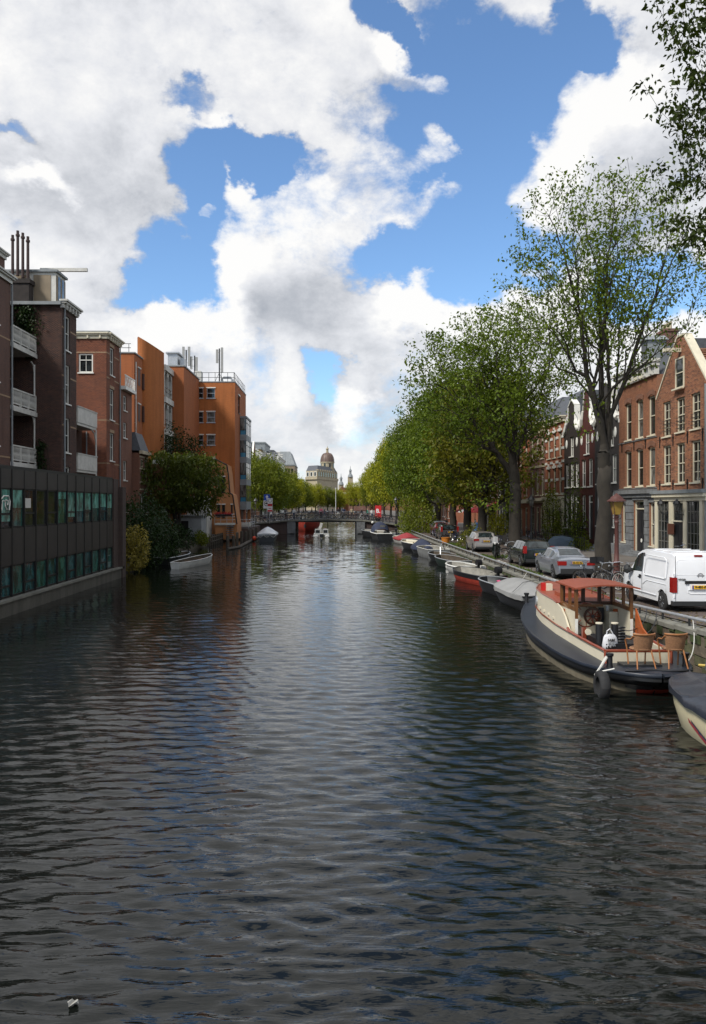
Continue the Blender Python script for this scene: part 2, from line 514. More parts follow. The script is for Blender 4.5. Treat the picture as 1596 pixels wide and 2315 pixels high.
# ---- water: a sheet with real waves near the camera and finer ripples in its normals
def water_sheet():
    ys = [4.0]
    while ys[-1] < 380:
        ys.append(ys[-1] + max(0.030, ys[-1] * 0.0042 if ys[-1] < 60 else ys[-1] * 0.02))
    ys = np.array(ys)
    xs = np.arange(-14.6, 9.6, 0.044)
    X, Yg = np.meshgrid(xs, ys)
    Z = np.zeros_like(X)
    r = np.random.default_rng(3)
    dy = np.gradient(ys)[:, None]
    cache = []
    for i in range(96):
        lam = 0.12 * (0.8 / 0.12) ** (r.random() ** 1.35)
        th = r.normal(0, 0.32) + (0.10 if i % 3 else -0.22)
        k = 2 * pi / lam
        kx, ky = k * sin(th), k * cos(th)
        slope = 0.043 * (0.75 + 0.5 * r.random())
        if lam > .5: slope *= 0.45
        fade = np.clip((lam / (abs(cos(th)) * dy + 0.044 * abs(sin(th)) + 1e-6) - 2.5) / 3.0, 0, 1)
        fx, fy = r.random(2) * 6.28
        modl = 0.65 + 0.55 * np.sin(X * (0.5 + r.random() * .9) + fx) * np.sin(Yg * (0.25 + r.random() * .5) + fy)
        ph = kx * X + ky * Yg + r.random() * 6.28 + 0.7 * np.sin(0.31 * X + fx) + 0.6 * np.sin(0.4 * Yg + fy + 0.3 * X)
        sn = np.sin(ph)
        Z += (slope / k) * modl * (sn + 0.22 * np.cos(2 * ph)) * fade
    nx, ny = len(xs), len(ys)
    V = np.stack([X, Yg, Z], -1).reshape(-1, 3)
    idx = np.arange(nx * ny).reshape(ny, nx)
    Fc = np.stack([idx[:-1, :-1], idx[:-1, 1:], idx[1:, 1:], idx[1:, :-1]], -1).reshape(-1, 4)
    return V, Fc
def water_mat():
    m = bpy.data.materials.new('canal_water')
    m.use_nodes = True
    N = NT(m.node_tree)
    b = N.n['Principled BSDF']
    b.inputs['Base Color'].default_value = (0.005, 0.006, 0.005, 1)
    b.inputs['Roughness'].default_value = 0.012
    b.inputs['IOR'].default_value = 1.45
    ge = N.new('ShaderNodeNewGeometry')
    pos = ge.outputs['Position']
    sp = N.new('ShaderNodeSeparateXYZ'); N.put(sp.inputs[0], pos)
    # ripples too small for the sheet: relief near by, random slopes further out
    far = N.mapr(sp.outputs[1], 14, 60, 0.0, 1.0, True)
    gust = N.noise(N.mapping(pos, scale=(0.10, 0.035, 1)), 1.0, 3, 0.5)
    gk = N.mapr(gust, 0.35, 0.65, 0.65, 1.25)
    h1 = N.noise(N.mapping(pos, (0, 0, 0), (0, 0, 0.12), (0.27, 1.25, 1)), 7.0, 3, 0.55, 0.5)
    h2 = N.noise(N.mapping(pos, (7, 3, 0), (0, 0, -0.25), (0.4, 1.3, 1)), 13.0, 2, 0.5, 0.4)
    hh = N.math('ADD', N.math('MULTIPLY', h1, 0.014), N.math('MULTIPLY', h2, 0.003))
    bn = N.new('ShaderNodeBump'); bn.inputs['Strength'].default_value = 1.0; bn.inputs['Distance'].default_value = 1.0
    N.put(bn.inputs['Height'], N.math('MULTIPLY', hh, gk))
    a = N.noise(N.mapping(pos, scale=(0.55, 1.35, 1)), 7.5, 2, 0.55, 0.6, col=True)
    bq = N.noise(N.mapping(pos, (5, 3, 0), (0, 0, 0.3), (0.45, 1.2, 1)), 2.6, 2, 0.5, 0.5, col=True)
    sa = N.vmath('SUBTRACT', a, (0.5, 0.5, 0.5)); sb = N.vmath('SUBTRACT', bq, (0.5, 0.5, 0.5))
    ka = N.math('MULTIPLY', gk, N.math('MULTIPLY', far, 0.09))
    kb = N.math('MULTIPLY', gk, N.math('MULTIPLY', far, 0.20))
    def scl(v, k):
        nd = N.new('ShaderNodeVectorMath', operation='SCALE'); N.put(nd.inputs[0], v); N.put(nd.inputs['Scale'], k); return nd.outputs[0]
    s = N.vmath('MULTIPLY', N.vmath('ADD', scl(sa, ka), scl(sb, kb)), (0.3, 1.0, 0.0))
    nd = N.new('ShaderNodeMix', data_type='VECTOR'); N.put(nd.inputs['Factor'], far); N.put(nd.inputs[4], bn.outputs[0]); N.put(nd.inputs[5], ge.outputs['Normal'])
    nrm = N.vmath('NORMALIZE', N.vmath('ADD', nd.outputs[1], s))
    N.put(b.inputs['Normal'], nrm)
    return m
V, Fc = water_sheet()
wm = fast_mesh('canal_water', V, Fc, water_mat(), True)
tag(link('canal_water', wm), kind='structure')
# ---- right bank: quay wall, street, kerb, pavement
M_QSTONE = mat('quay_stone', (0.13, 0.105, 0.075), 0.9, 0.35, 2.5, bump=0.6, bscale=14, dirt=0.65)
M_QSTONE2 = mat('quay_stone_mossy', (0.10, 0.10, 0.05), 0.92, 0.4, 2.5, bump=0.6, bscale=14, dirt=0.6)
M_COPING = mat('coping_stone', (0.17, 0.165, 0.14), 0.85, 0.25, 2.0, bump=0.4, bscale=10, dirt=0.55)
M_STREET = brick_mat('street_clinker', (0.115, 0.085, 0.07), (0.085, 0.065, 0.055), (0.05, 0.045, 0.04), 0.2, 0.1, 0.006, 0.85, 0.3)
for nd in M_STREET.node_tree.nodes:      # bricks laid flat: use the ground plane instead of the wall plane
    if nd.type == 'COMBXYZ':
        sepn = [n for n in M_STREET.node_tree.nodes if n.type == 'SEPXYZ'][0]
        M_STREET.node_tree.links.new(sepn.outputs[0], nd.inputs[0]); M_STREET.node_tree.links.new(sepn.outputs[1], nd.inputs[1])
M_PAVE = mat('pavement_tiles', (0.13, 0.115, 0.10), 0.85, 0.2, 1.5, dirt=0.4)
qw = thing('quay_wall', 'mossy stone quay wall along the right bank under the grey railing', 'quay wall')
b = MB()
ysq = [8, 12, 15, 19.3, 24, 27, 37, 60, 95, 112]
for y0, y1 in zip(ysq[:-1], ysq[1:]):
    z0, z1 = cop_z(y0) - .06, cop_z(y1) - .06
    b.poly([(QX + .06, y1, -1.5), (QX + .06, y0, -1.5), (QX + .06, y0, z0), (QX + .06, y1, z1)])
b.build('wall_core', M_QSTONE, qw)
st_me = []
for mm in (M_QSTONE, M_QSTONE2):
    q = MB(); q.box(0, .16, 0, 1, 0, 1); st_me.append(q.mesh('stone', mm))
cq = MB(); cq.prism([(0, 0), (.5, 0), (.5, .14), (.03, .14), (0, .11)], 'y', 0, 1); cop_me = cq.mesh('coping_stone', M_COPING)
y = 12.0; k = 0
while y < BY - 1:
    L = 1.15 + .25 * random.random()
    if y > 60: L *= 2
    z = cop_z(y + L / 2)
    sl_ = (cop_z(y + L) - cop_z(y)) / L
    M = Matrix(((1, 0, 0, QX - .05 + .012 * random.random()), (0, L - .015, 0, y), (0, sl_ * L, 1, cop_z(y) - .14 + .012 * random.random()), (0, 0, 0, 1)))
    link('coping_stone', cop_me, qw, M)
    y += L
for row in range(4):
    y = 14.0 + row * .21
    while y < 56 and k < 296:
        L = .45 + .4 * random.random()
        top = cop_z(y) - .15
        hgt = .26
        z = top - (row + 1) * hgt
        link('stone', st_me[0 if random.random() < .6 else 1], qw,
             T(QX - .012 + .03 * random.random(), y + .012, z + .008) @ Matrix.Diagonal((1, L - .02, hgt - .016, 1)))
        y += L; k += 1
b = MB()
for i in range(5):
    y = 57.0
    while y < BY - 1:
        L = 1.0 + .5 * random.random()
        zt = cop_z(y) - .15 - i * .26
        b.box(QX + .01 + .02 * random.random(), QX + .1, y + .02, y + L - .02, zt - .245, zt - .015)
        y += L
tag(b.build('stone', M_QSTONE, qw), kind='stuff')
def strip(name, x0, x1, dz, material, ya=8, yb=400, n=70, kind='structure', parent=None):
    s = MB()
    ys_ = [ya + (yb - ya) * (i / n) ** 1.6 for i in range(n + 1)]
    s.grid([[(x0, yy, road_z(yy) + dz), (x1, yy, road_z(yy) + dz)] for yy in ys_])
    o = s.build(name, material, parent)
    return tag(o, kind=kind) if parent is None else o
strip('street', QX + .44, 15.2, 0.0, M_STREET)
# kerb and pavement in front of the houses
s = MB()
ys_ = [8 + 392 * (i / 70) ** 1.6 for i in range(71)]
s.grid([[(15.0, yy, road_z(yy) - .1), (15.0, yy, road_z(yy) + .12), (15.2, yy, road_z(yy) + .12)] for yy in ys_])
tag(s.build('kerb', M_COPING), kind='structure')
strip('pavement', 15.2, 26, .124, M_PAVE)
# parking lines
pm = MB()
for (ya, yb) in ((22, 29.5), (33, 40.5), (41.5, 48), (52.5, 58), (69, 76)):
    n = 6
    for i in range(n):
        y0 = ya + (yb - ya) * i / n; y1 = ya + (yb - ya) * (i + 1) / n
        pm.poly([(9.92, y0, road_z(y0) + .006), (10.02, y0, road_z(y0) + .006), (10.02, y1, road_z(y1) + .006), (9.92, y1, road_z(y1) + .006)])
        pm.poly([(12.22, y0, road_z(y0) + .006), (12.30, y0, road_z(y0) + .006), (12.30, y1, road_z(y1) + .006), (12.22, y1, road_z(y1) + .006)])
    for yy in (ya, yb):
        pm.poly([(10.02, yy, road_z(yy) + .006), (12.22, yy, road_z(yy) + .006), (12.22, yy + .1, road_z(yy + .1) + .006), (10.02, yy + .1, road_z(yy + .1) + .006)])
tag(pm.build('parking_lines', mat('road_paint', (0.55, 0.55, 0.52), 0.7, 0.2, 5, dirt=.6)), kind='structure')
# grass patches by the quay
def tufts(name, spots, h, n, c, kind='stuff'):
    vs = []; fs = []
    r = np.random.default_rng(5)
    for (x, y, rx, ry) in spots:
        for i in range(n):
            a = r.random() * 6.28; q = sqrt(r.random())
            px, py = x + rx * q * cos(a), y + ry * q * sin(a)
            z = road_z(py)
            t = r.random() * 6.28; w = .02 + .02 * r.random(); hh = h * (.5 + r.random())
            lx, ly = r.normal(0, .35, 2) * hh
            b0 = len(vs)
            vs += [(px - w * cos(t), py - w * sin(t), z), (px + w * cos(t), py + w * sin(t), z), (px + lx, py + ly, z + hh)]
            fs.append((b0, b0 + 1, b0 + 2))
    me = fast_mesh(name, np.array(vs), np.array(fs), c)
    return tag(link(name, me), kind=kind)
L_GRASS = leaf_mat('grass_blades', (.05, .09, .015), (.08, .13, .02), (.11, .15, .03))
tufts('grass', [(10.0, 66, .6, 1.6), (9.8, 60.5, .3, 1.2), (9.75, 50, .2, 2.5), (9.72, 30, .18, 4), (9.7, 40, .16, 4), (11.0, 50.5, 1.0, 1.2)], .14, 420, L_GRASS)
# ---- quay railing
rl = thing('quay_railing', 'low grey tube railing running along the stone quay edge', 'railing', (9.2, 0, 0))
b = MB(); b.tube([(0, yy, cop_z(yy) + .24) for yy in (13, 15, 17, 19.3, 21.5, 24, 25.5, 27, 32, 37, 50, 60, 80, 95, 104, 109)], .042, 8)
b.build('rail', M_GREYMETAL, rl, None, 40)
pq = MB(); pq.box(-.016, .016, -.04, .04, 0, .215); pq.box(-.05, .05, -.06, .06, 0, .012)
post_me = pq.mesh('post', M_DKMETAL)
y = 13.6
while y < 109:
    link('post', post_me, rl, T(0, y, cop_z(y) + .002)); y += 1.65
# ---- left bank
M_MOSS = mat('mossy_concrete', (0.13, 0.115, 0.085), 0.9, 0.35, 2, bump=0.5, bscale=10, dirt=.7)
b = MB()
b.poly([(-15.0, 47, 0.55), (-15.0, 108, 0.9), (-90, 108, 0.9), (-90, 47, 0.55)])
b.poly([(-60, 4, 1.0), (-13.2, 4, 1.0), (-13.2, 49, 1.0), (-60, 49, 1.0)])
tag(b.build('garden_ground', mat('garden_soil', (0.05, 0.042, 0.028), 0.95, .4, 1.5)), kind='structure')
b = MB()
for y0, y1, x0, x1, z in ((49.5, 72, -13.6, -13.7, .35), (72, 96, -13.7, -12.9, .5)):
    n = 8
    for i in range(n):
        a, c = y0 + (y1 - y0) * i / n, y0 + (y1 - y0) * (i + 1) / n
        xa, xc = x0 + (x1 - x0) * i / n, x0 + (x1 - x0) * (i + 1) / n
        b.poly([(xa, a, -1.5), (xc, c, -1.5), (xc, c, z + .06), (xa, a, z + .06)])
        b.poly([(xa, a, z + .06), (xc, c, z + .06), (-16, c, z + .1), (-16, a, z + .1)])
tag(b.build('garden_bank_wall', M_MOSS), 'low mossy wall holding the left garden bank at the water', 'wall')
# far side banks beyond the bridge
b = MB()
for sx, x0, x1 in ((-1, -13.2, -70), (1, QX + .05, 70)):
    b.poly([(x0, BY + 9.2, -1.5), (x0, 352, -1.5), (x0, 352, 1.08), (x0, BY + 9.2, 1.08)])
b.poly([(-14, 352, -1.5), (10, 352, -1.5), (10, 352, 1.08), (-14, 352, 1.08)])
tag(b.build('far_quay_wall', brick_mat('quay_brick', (.12, .075, .055), (.09, .06, .05), (.1, .09, .08))), 'brown brick quay wall seen through the opening under the bridge', 'quay wall')
b = MB()
b.poly([(-70, 108, 1.10), (-13.2, 108, 1.10), (-13.2, 352, 1.10), (-70, 352, 1.10)])
b.poly([(-70, 352.0, 1.10), (60, 352.0, 1.10), (60, 520, 1.10), (-70, 520, 1.10)])
tag(b.build('far_street', M_STREET), kind='structure')
b = MB(); b.poly([(QX - .02, 121.5, 1.085), (26, 121.5, 1.085), (26, 352, 1.085), (QX - .02, 352, 1.085)])
tag(b.build('far_quay_street', M_STREET), kind='structure')
# ---- bridge
M_BBRICK = brick_mat('bridge_brick', (.10, .06, .05), (.075, .05, .045), (.07, .06, .055), dirt=.5)
M_ASPH = mat('asphalt', (.055, .055, .055), .9, .2, 3)
def deck_z(x):
    return float(np.interp(x, [-20, -13.6, -7.2, -1.5, 4.0, 9.0, 12], [1.1, 1.42, 2.02, 2.2, 2.08, 1.45, 1.2]))
br = thing('bridge', 'low flat bridge with brick wing walls across the far end of the canal', 'bridge', (0, BY, 0))
OX0, OX1 = XY(668, BY), XY(806, BY)
def wall_prism(x0, x1, zb, material, name, y0=0.0, y1=9.0, dz=-.22):
    n = 8
    xs_ = [x0 + (x1 - x0) * i / n for i in range(n + 1)]
    poly = [(x, deck_z(x) + dz) for x in xs_] + [(x1, zb), (x0, zb)]
    m_ = MB(); m_.prism(poly[::-1], 'y', y0, y1); return m_.build(name, material, br)
wall_prism(-13.6, OX0 - 1.2, -1.5, M_BBRICK, 'wing_wall', .1)
wall_prism(OX1 + 1.2, 9.4, -1.5, M_BBRICK, 'wing_wall', .1)
for xa, xb in ((OX0 - 1.2, OX0), (OX1, OX1 + 1.2)):
    wall_prism(xa, xb, -1.5, M_STONE, 'pier', -.12)
    m_ = MB(); xm = (xa + xb) / 2
    m_.prism([(xm - .5, 0.12), (xm + .5, 0.12), (xm + .5, .72), (xm, 1.02), (xm - .5, .72)][::-1], 'y', -.34, -.122); m_.build('buttress', M_STONE, br)
wall_prism(OX0, OX1, 1.72, mat('bridge_beam', (.05, .05, .05), .7, .3, 2), 'beam', .02, 8.8, -.24)
m_ = MB()
xs_ = [-13.9 + 23.6 * i / 24 for i in range(25)]
m_.prism(([(x, deck_z(x) - .22) for x in xs_] + [(x, deck_z(x)) for x in xs_[::-1]]), 'y', -.2, .35)
m_.build('edge_stone', M_COPING, br)
m_ = MB(); m_.grid([[(x, .35, deck_z(x) - .02), (x, 9.2, deck_z(x) - .02)] for x in xs_]); m_.build('deck', M_ASPH, br)
m_ = MB(); m_.box(-30, -13.4, -4.5, 9.4, .2, 1.12); m_.build('approach', M_STREET, br)
# bridge railings
for yy in (.05, 8.9):
    rb = thing('bridge_railing', 'black iron railing on the near edge of the bridge' if yy < 1 else 'black iron railing on the far edge of the bridge', 'railing', (0, BY + yy, 0))
    m_ = MB()
    for dz, rr in ((1.0, .035), (.55, .02), (.12, .02)):
        m_.tube([(x, 0, deck_z(x) + dz) for x in xs_], rr, 5)
    m_.build('rail', M_BLACK, rb)
    q = MB(); q.box(-.035, .035, -.035, .035, 0, 1.08); q.ball((0, 0, 1.14), .06, 6); pme = q.mesh('post', M_BLACK)
    for i in range(0, 25, 1):
        link('post', pme, rb, T(xs_[i], 0, deck_z(xs_[i])))
# ================================================================== BUILDING KIT
def front(mb, w, h, ops, depth=.2, z0=0.0, x0=0.0):
    """Front sheet in the plane y=0 (outside towards -y) with recessed openings (x, z, w, h)."""
    xs = sorted({x0, x0 + w} | {o[0] for o in ops} | {o[0] + o[2] for o in ops})
    zs = sorted({z0, h} | {o[1] for o in ops} | {o[1] + o[3] for o in ops})
    xs = [x for x in xs if x0 - 1e-6 <= x <= x0 + w + 1e-6]; zs = [z for z in zs if z0 - 1e-6 <= z <= h + 1e-6]
    for i in range(len(xs) - 1):
        for j in range(len(zs) - 1):
            cx, cz = (xs[i] + xs[i + 1]) / 2, (zs[j] + zs[j + 1]) / 2
            if any(o[0] < cx < o[0] + o[2] and o[1] < cz < o[1] + o[3] for o in ops): continue
            mb.poly([(xs[i], 0, zs[j]), (xs[i + 1], 0, zs[j]), (xs[i + 1], 0, zs[j + 1]), (xs[i], 0, zs[j + 1])])
    for (x, z, a, c) in [o[:4] for o in ops]:
        d = depth
        mb.poly([(x, 0, z), (x, 0, z + c), (x, d, z + c), (x, d, z)])
        mb.poly([(x + a, 0, z), (x + a, d, z), (x + a, d, z + c), (x + a, 0, z + c)])
        mb.poly([(x, 0, z), (x, d, z), (x + a, d, z), (x + a, 0, z)])
        mb.poly([(x, 0, z + c), (x + a, 0, z + c), (x + a, d, z + c), (x, d, z + c)])
    return mb
def shell(mb, w, h, D, z0=0.0, sides=(1, 1), top=True):
    if sides[0]: mb.poly([(0, 0, z0), (0, 0, h), (0, D, h), (0, D, z0)])
    if sides[1]: mb.poly([(w, 0, z0), (w, D, z0), (w, D, h), (w, 0, h)])
    mb.poly([(0, D, z0), (0, D, h), (w, D, h), (w, D, z0)])
    if top: mb.poly([(0, 0, h), (w, 0, h), (w, D, h), (0, D, h)])
    return mb
WCACHE = {}
def window(th, x, z, w, h, style='sash', fm=None, pm=None, M=None, depth=.2, sill=True, sm=None, ft=.085, curt=None, name='window'):
    fm = fm or M_OFFW; sm = sm or fm
    if pm is None: pm = M_CURT if (random.random() < (curt or 0.0)) else M_GLASS
    key = (round(w, 2), round(h, 2), style, fm.name, ft, depth, sm.name)
    if key not in WCACHE:
        b = MB()
        y0, y1 = depth - .10, depth - .005
        b.box(0, ft, y0, y1, 0, h); b.box(w - ft, w, y0, y1, 0, h)
        b.box(ft, w - ft, y0, y1, h - ft, h); b.box(ft, w - ft, y0, y1, 0, ft * .9)
        iw = w - 2 * ft
        if style in ('sash', 'sash2', 'cross', 'six'):
            zr = h * (.5 if style != 'cross' else .66)
            b.box(ft, w - ft, y0 - .012, y1, zr - ft * .3, zr + ft * .3)
            if style in ('sash2', 'cross', 'six'):
                b.box(w / 2 - .018, w / 2 + .018, y0 + .02, y1, ft, h - ft)
            if style == 'six':
                for q in (.25, .75): b.box(ft, w - ft, y0 + .025, y1, h * q - .015, h * q + .015)
        elif style == 'slide':
            b.box(ft, w - ft, y0 - .01, y1, h * .5 - .03, h * .5 + .03)
        elif style.startswith('grid'):
            nx, ny = int(style[4]), int(style[5])
            for i in range(1, nx): b.box(w * i / nx - .016, w * i / nx + .016, y0 + .02, y1, ft, h - ft)
            for j in range(1, ny): b.box(ft, w - ft, y0 + .025, y1, h * j / ny - .016, h * j / ny + .016)
        p = MB(); p.box(ft * .5, w - ft * .5, depth - .05, depth - .02, ft * .5, h - ft * .5)
        s = MB(); s.box(-.08, w + .08, -.09, depth - .11, -.09, -.005)
        WCACHE[key] = (b.mesh('window', fm), {}, p, s.mesh('sill', sm))
    fme, pd, p, sme = WCACHE[key]
    if pm.name not in pd: pd[pm.name] = p.mesh('pane', pm)
    MM = (M or Matrix.Identity(4)) @ T(x, 0, z)
    o = link(name, fme, th, MM)
    link('pane', pd[pm.name], o)
    if sill: link('sill', sme, o)
    return o
def door(th, x, z, w, h, m, fm=None, M=None, depth=.2, top=.5):
    fm = fm or M_OFFW
    b = MB()
    b.box(0, .1, depth - .12, depth, 0, h); b.box(w - .1, w, depth - .12, depth, 0, h); b.box(.1, w - .1, depth - .12, depth, h - .1, h)
    if top: b.box(.1, w - .1, depth - .13, depth, h - top - .08, h - top)
    MM = (M or Matrix.Identity(4)) @ T(x, 0, z)
    f = link('door_frame', b.mesh('door_frame', fm), th, MM)
    hh = h - (top + .08 if top else .1)
    b = MB(); b.box(.1, w - .1, depth - .06, depth - .01, .02, hh)
    for (xa, xb, za, zb) in ((.2, w / 2 - .06, .2, hh * .42), (w / 2 + .06, w - .2, .2, hh * .42), (.2, w / 2 - .06, hh * .5, hh - .18), (w / 2 + .06, w - .2, hh * .5, hh - .18)):
        if xb > xa: b.box(xa, xb, depth - .075, depth - .06, za, zb)
    link('door', b.mesh('door', m), f)
    if top:
        b = MB(); b.box(.1, w - .1, depth - .05, depth - .02, h - top, h - .1)
        link('pane', b.mesh('pane', M_GLASS), f)
    b = MB(); b.ball((w - .2, depth - .09, hh * .48), .035, 6); link('handle', b.mesh('handle', M_GREYMETAL), f)
    return f
def bar(th, name, m, *bx, M=None):
    b = MB()
    for q in bx: b.box(*q)
    return b.build(name, m, th, M)
def cornice(th, w, z, hgt=.5, out=.35, m=None, brackets=0, M=None, x0=0.0, name='cornice'):
    m = m or M_OFFW
    b = MB()
    b.box(x0 - .05, x0 + w + .05, -out * .35, .1, z, z + hgt * .55)
    b.box(x0 - .12, x0 + w + .12, -out * .75, .1, z + hgt * .55, z + hgt * .78)
    b.box(x0 - .18, x0 + w + .18, -out, .12, z + hgt * .78, z + hgt)
    o = b.build(name, m, th, M)
    if brackets:
        q = MB(); q.box(-.06, .06, -out * .7, -out * .36, 0, hgt * .5); me = q.mesh('bracket', m)
        for i in range(brackets):
            link('bracket', me, o, T(x0 + w * (i + .5) / brackets, 0, z + hgt * .06))
    return o
def downpipe(th, x, z0, z1, M=None, m=None, y=-.1):
    b = MB(); b.tube([(x, y, z0), (x, y, z1)], .055, 6)
    q = z0 + 1.6
    while q < z1:
        b.box(x - .08, x + .08, y, 0, q, q + .05); q += 2.4
    return b.build('downpipe', m or M_LEAD, th, M)
def chimney(th, x, y, z, w=.9, d=.7, h=1.2, m=None, pots=3, M=None):
    b = MB(); b.box(x - w / 2, x + w / 2, y - d / 2, y + d / 2, z, z + h); b.box(x - w / 2 - .07, x + w / 2 + .07, y - d / 2 - .07, y + d / 2 + .07, z + h - .18, z + h)
    o = b.build('chimney', m, th, M)
    q = MB()
    q.lathe([(.11, 0), (.10, .35), (.13, .4), (.12, .5)], 8)
    me = q.mesh('chimney_pot', M_SAND)
    for i in range(pots): link('chimney_pot', me, o, T(x + w * ((i + .5) / pots - .5), y, z + h))
    return o
def house(name, label, Y0, Y1, h, wallm, rows, side='R', X=None, D=9, group=None, z0=None, gable=None, cor=None, roofm=None, fm=None, depth=.2, door_spec=None, cat='house', base=None, curt=.2, extra=None, sides=(1, 1)):
    """A house on the canal. rows: (z_bottom, z_top, [centres], width, style) in absolute heights and distances from the far/near end."""
    X = FX if X is None else X
    w = abs(Y0 - Y1)
    if side == 'R':
        th = thing(name, label, cat, (X, max(Y0, Y1), 0), -pi / 2, group)
    else:
        th = thing(name, label, cat, (X, min(Y0, Y1), 0), pi / 2, group)
    zb = z0 if z0 is not None else (road_z((Y0 + Y1) / 2) + .1)
    ops = []
    for r in rows:
        zb_, zt_, cs, ww, st = r[:5]
        for c in cs: ops.append((c - ww / 2, zb_, ww, zt_ - zb_))
    if door_spec:
        for dsp in door_spec: ops.append((dsp[0], dsp[1], dsp[2], dsp[3]))
    b = MB(); front(b, w, h, ops, depth, zb); shell(b, w, h, D, zb, sides)
    b.build('wall', wallm, th)
    for r in rows:
        zb_, zt_, cs, ww, st = r[:5]
        kw = r[5] if len(r) > 5 else {}
        for c in cs:
            k2 = dict(fm=fm, curt=curt, depth=depth); k2.update(kw)
            window(th, c - ww / 2, zb_, ww, zt_ - zb_, st, **k2)
    if door_spec:
        for dsp in door_spec: door(th, dsp[0], dsp[1], dsp[2], dsp[3], dsp[4], fm, None, depth)
    if cor: cornice(th, w, h - cor[0], cor[0], cor[1], fm if len(cor) < 4 else cor[3], cor[2])
    roofm = roofm or M_SLATE
    if gable == 'flat':
        bar(th, 'flat_roof', M_LEAD, (0, w, 0, D, h + .002, h + .1))
    elif gable is None:
        b = MB()      # mansard-like hipped roof behind the cornice
        b.grid([[(0, .3, h), (w, .3, h), (w, D, h), (0, D, h)], [(.0, 1.6, h + 2.2), (w, 1.6, h + 2.2), (w, D - 1.2, h + 2.2), (.0, D - 1.2, h + 2.2)]], True)
        b.poly([(0, 1.6, h + 2.2), (w, 1.6, h + 2.2), (w, D - 1.2, h + 2.2), (0, D - 1.2, h + 2.2)])
        b.build('roof', roofm, th)
    else:
        kind, ztop = gable
        if kind == 'spout':
            pts = [(0, h), (w, h), (w * .56, ztop), (w * .44, ztop)]
        elif kind == 'neck':
            pts = [(0, h), (w, h), (w, h + .25), (w * .72, h + .9), (w * .70, ztop - .5), (w * .5, ztop), (w * .30, ztop - .5), (w * .28, h + .9), (0, h + .25)]
        else:    # bell
            pts = [(0, h), (w, h), (w * .93, h + .6), (w * .8, h + 1.1), (w * .72, h + 1.9), (w * .66, ztop - .3), (w * .5, ztop), (w * .34, ztop - .3), (w * .28, h + 1.9), (w * .2, h + 1.1), (w * .07, h + .6)]
        b = MB(); b.prism([(p[0], p[1]) for p in pts], 'y', .0, .35); b.build('gable', wallm, th)
        # light coloured edge along the gable
        e = MB()
        edge = pts[1:] + [pts[0]]
        for p, q in zip(edge[:-1], edge[1:]):
            dx, dz = q[0] - p[0], q[1] - p[1]; L = sqrt(dx * dx + dz * dz)
            if L < .05: continue
            nx, nz = dz / L * .1, -dx / L * .1
            e.prism([(p[0], p[1]), (q[0], q[1]), (q[0] + nx * 1.0, q[1] + nz), (p[0] + nx, p[1] + nz)], 'y', -.07, .4)
        e.build('gable_coping', fm or M_OFFW, th)
        b = MB()
        zr = ztop - .7
        b.grid([[(0.02, .36, h), (0.02, D, h)], [(w / 2, .36, zr), (w / 2, D, zr)], [(w - .02, .36, h), (w - .02, D, h)]])
        b.poly([(0.02, D, h), (w - .02, D, h), (w / 2, D, zr)])
        b.build('roof', roofm, th)
    if base: bar(th, 'plinth', base[1], (-.01, w + .01, -.06, .02, zb, zb + base[0]))
    return th
def brick_piece_mat(name, cols):
    m = bpy.data.materials.new(name); m.use_nodes = True
    N = NT(m.node_tree); b = N.n['Principled BSDF']
    ge = N.new('ShaderNodeNewGeometry'); oi = N.new('ShaderNodeObjectInfo')
    tcn = N.new('ShaderNodeTexCoord')
    v = N.math('FRACT', N.math('ADD', ge.outputs['Random Per Island'], oi.outputs['Random']))
    rp = N.new('ShaderNodeValToRGB'); N.put(rp.inputs[0], v)
    rp.color_ramp.elements[0].color = c4(cols[0]); rp.color_ramp.elements[1].color = c4(cols[-1])
    for i, c in enumerate(cols[1:-1]):
        e = rp.color_ramp.elements.new((i + 1) / (len(cols) - 1)); e.color = c4(c)
    n = N.noise(ge.outputs['Position'], 0.7, 5, 0.6, 0.3)
    st_ = N.noise(N.mapping(ge.outputs['Position'], scale=(1, 1, .12)), 1.6, 4, .6)
    col = N.mix(N.math('MULTIPLY', N.mapr(n, 0.42, 0.72, 0, 1), 0.35), rp.outputs[0], c4(tuple(x * .4 for x in cols[1])))
    col = N.mix(N.math('MULTIPLY', N.mapr(st_, 0.48, 0.75, 0, 1), 0.4), col, c4(tuple(x * .4 for x in cols[1])))
    N.put(b.inputs['Base Color'], col); b.inputs['Roughness'].default_value = .85
    return m
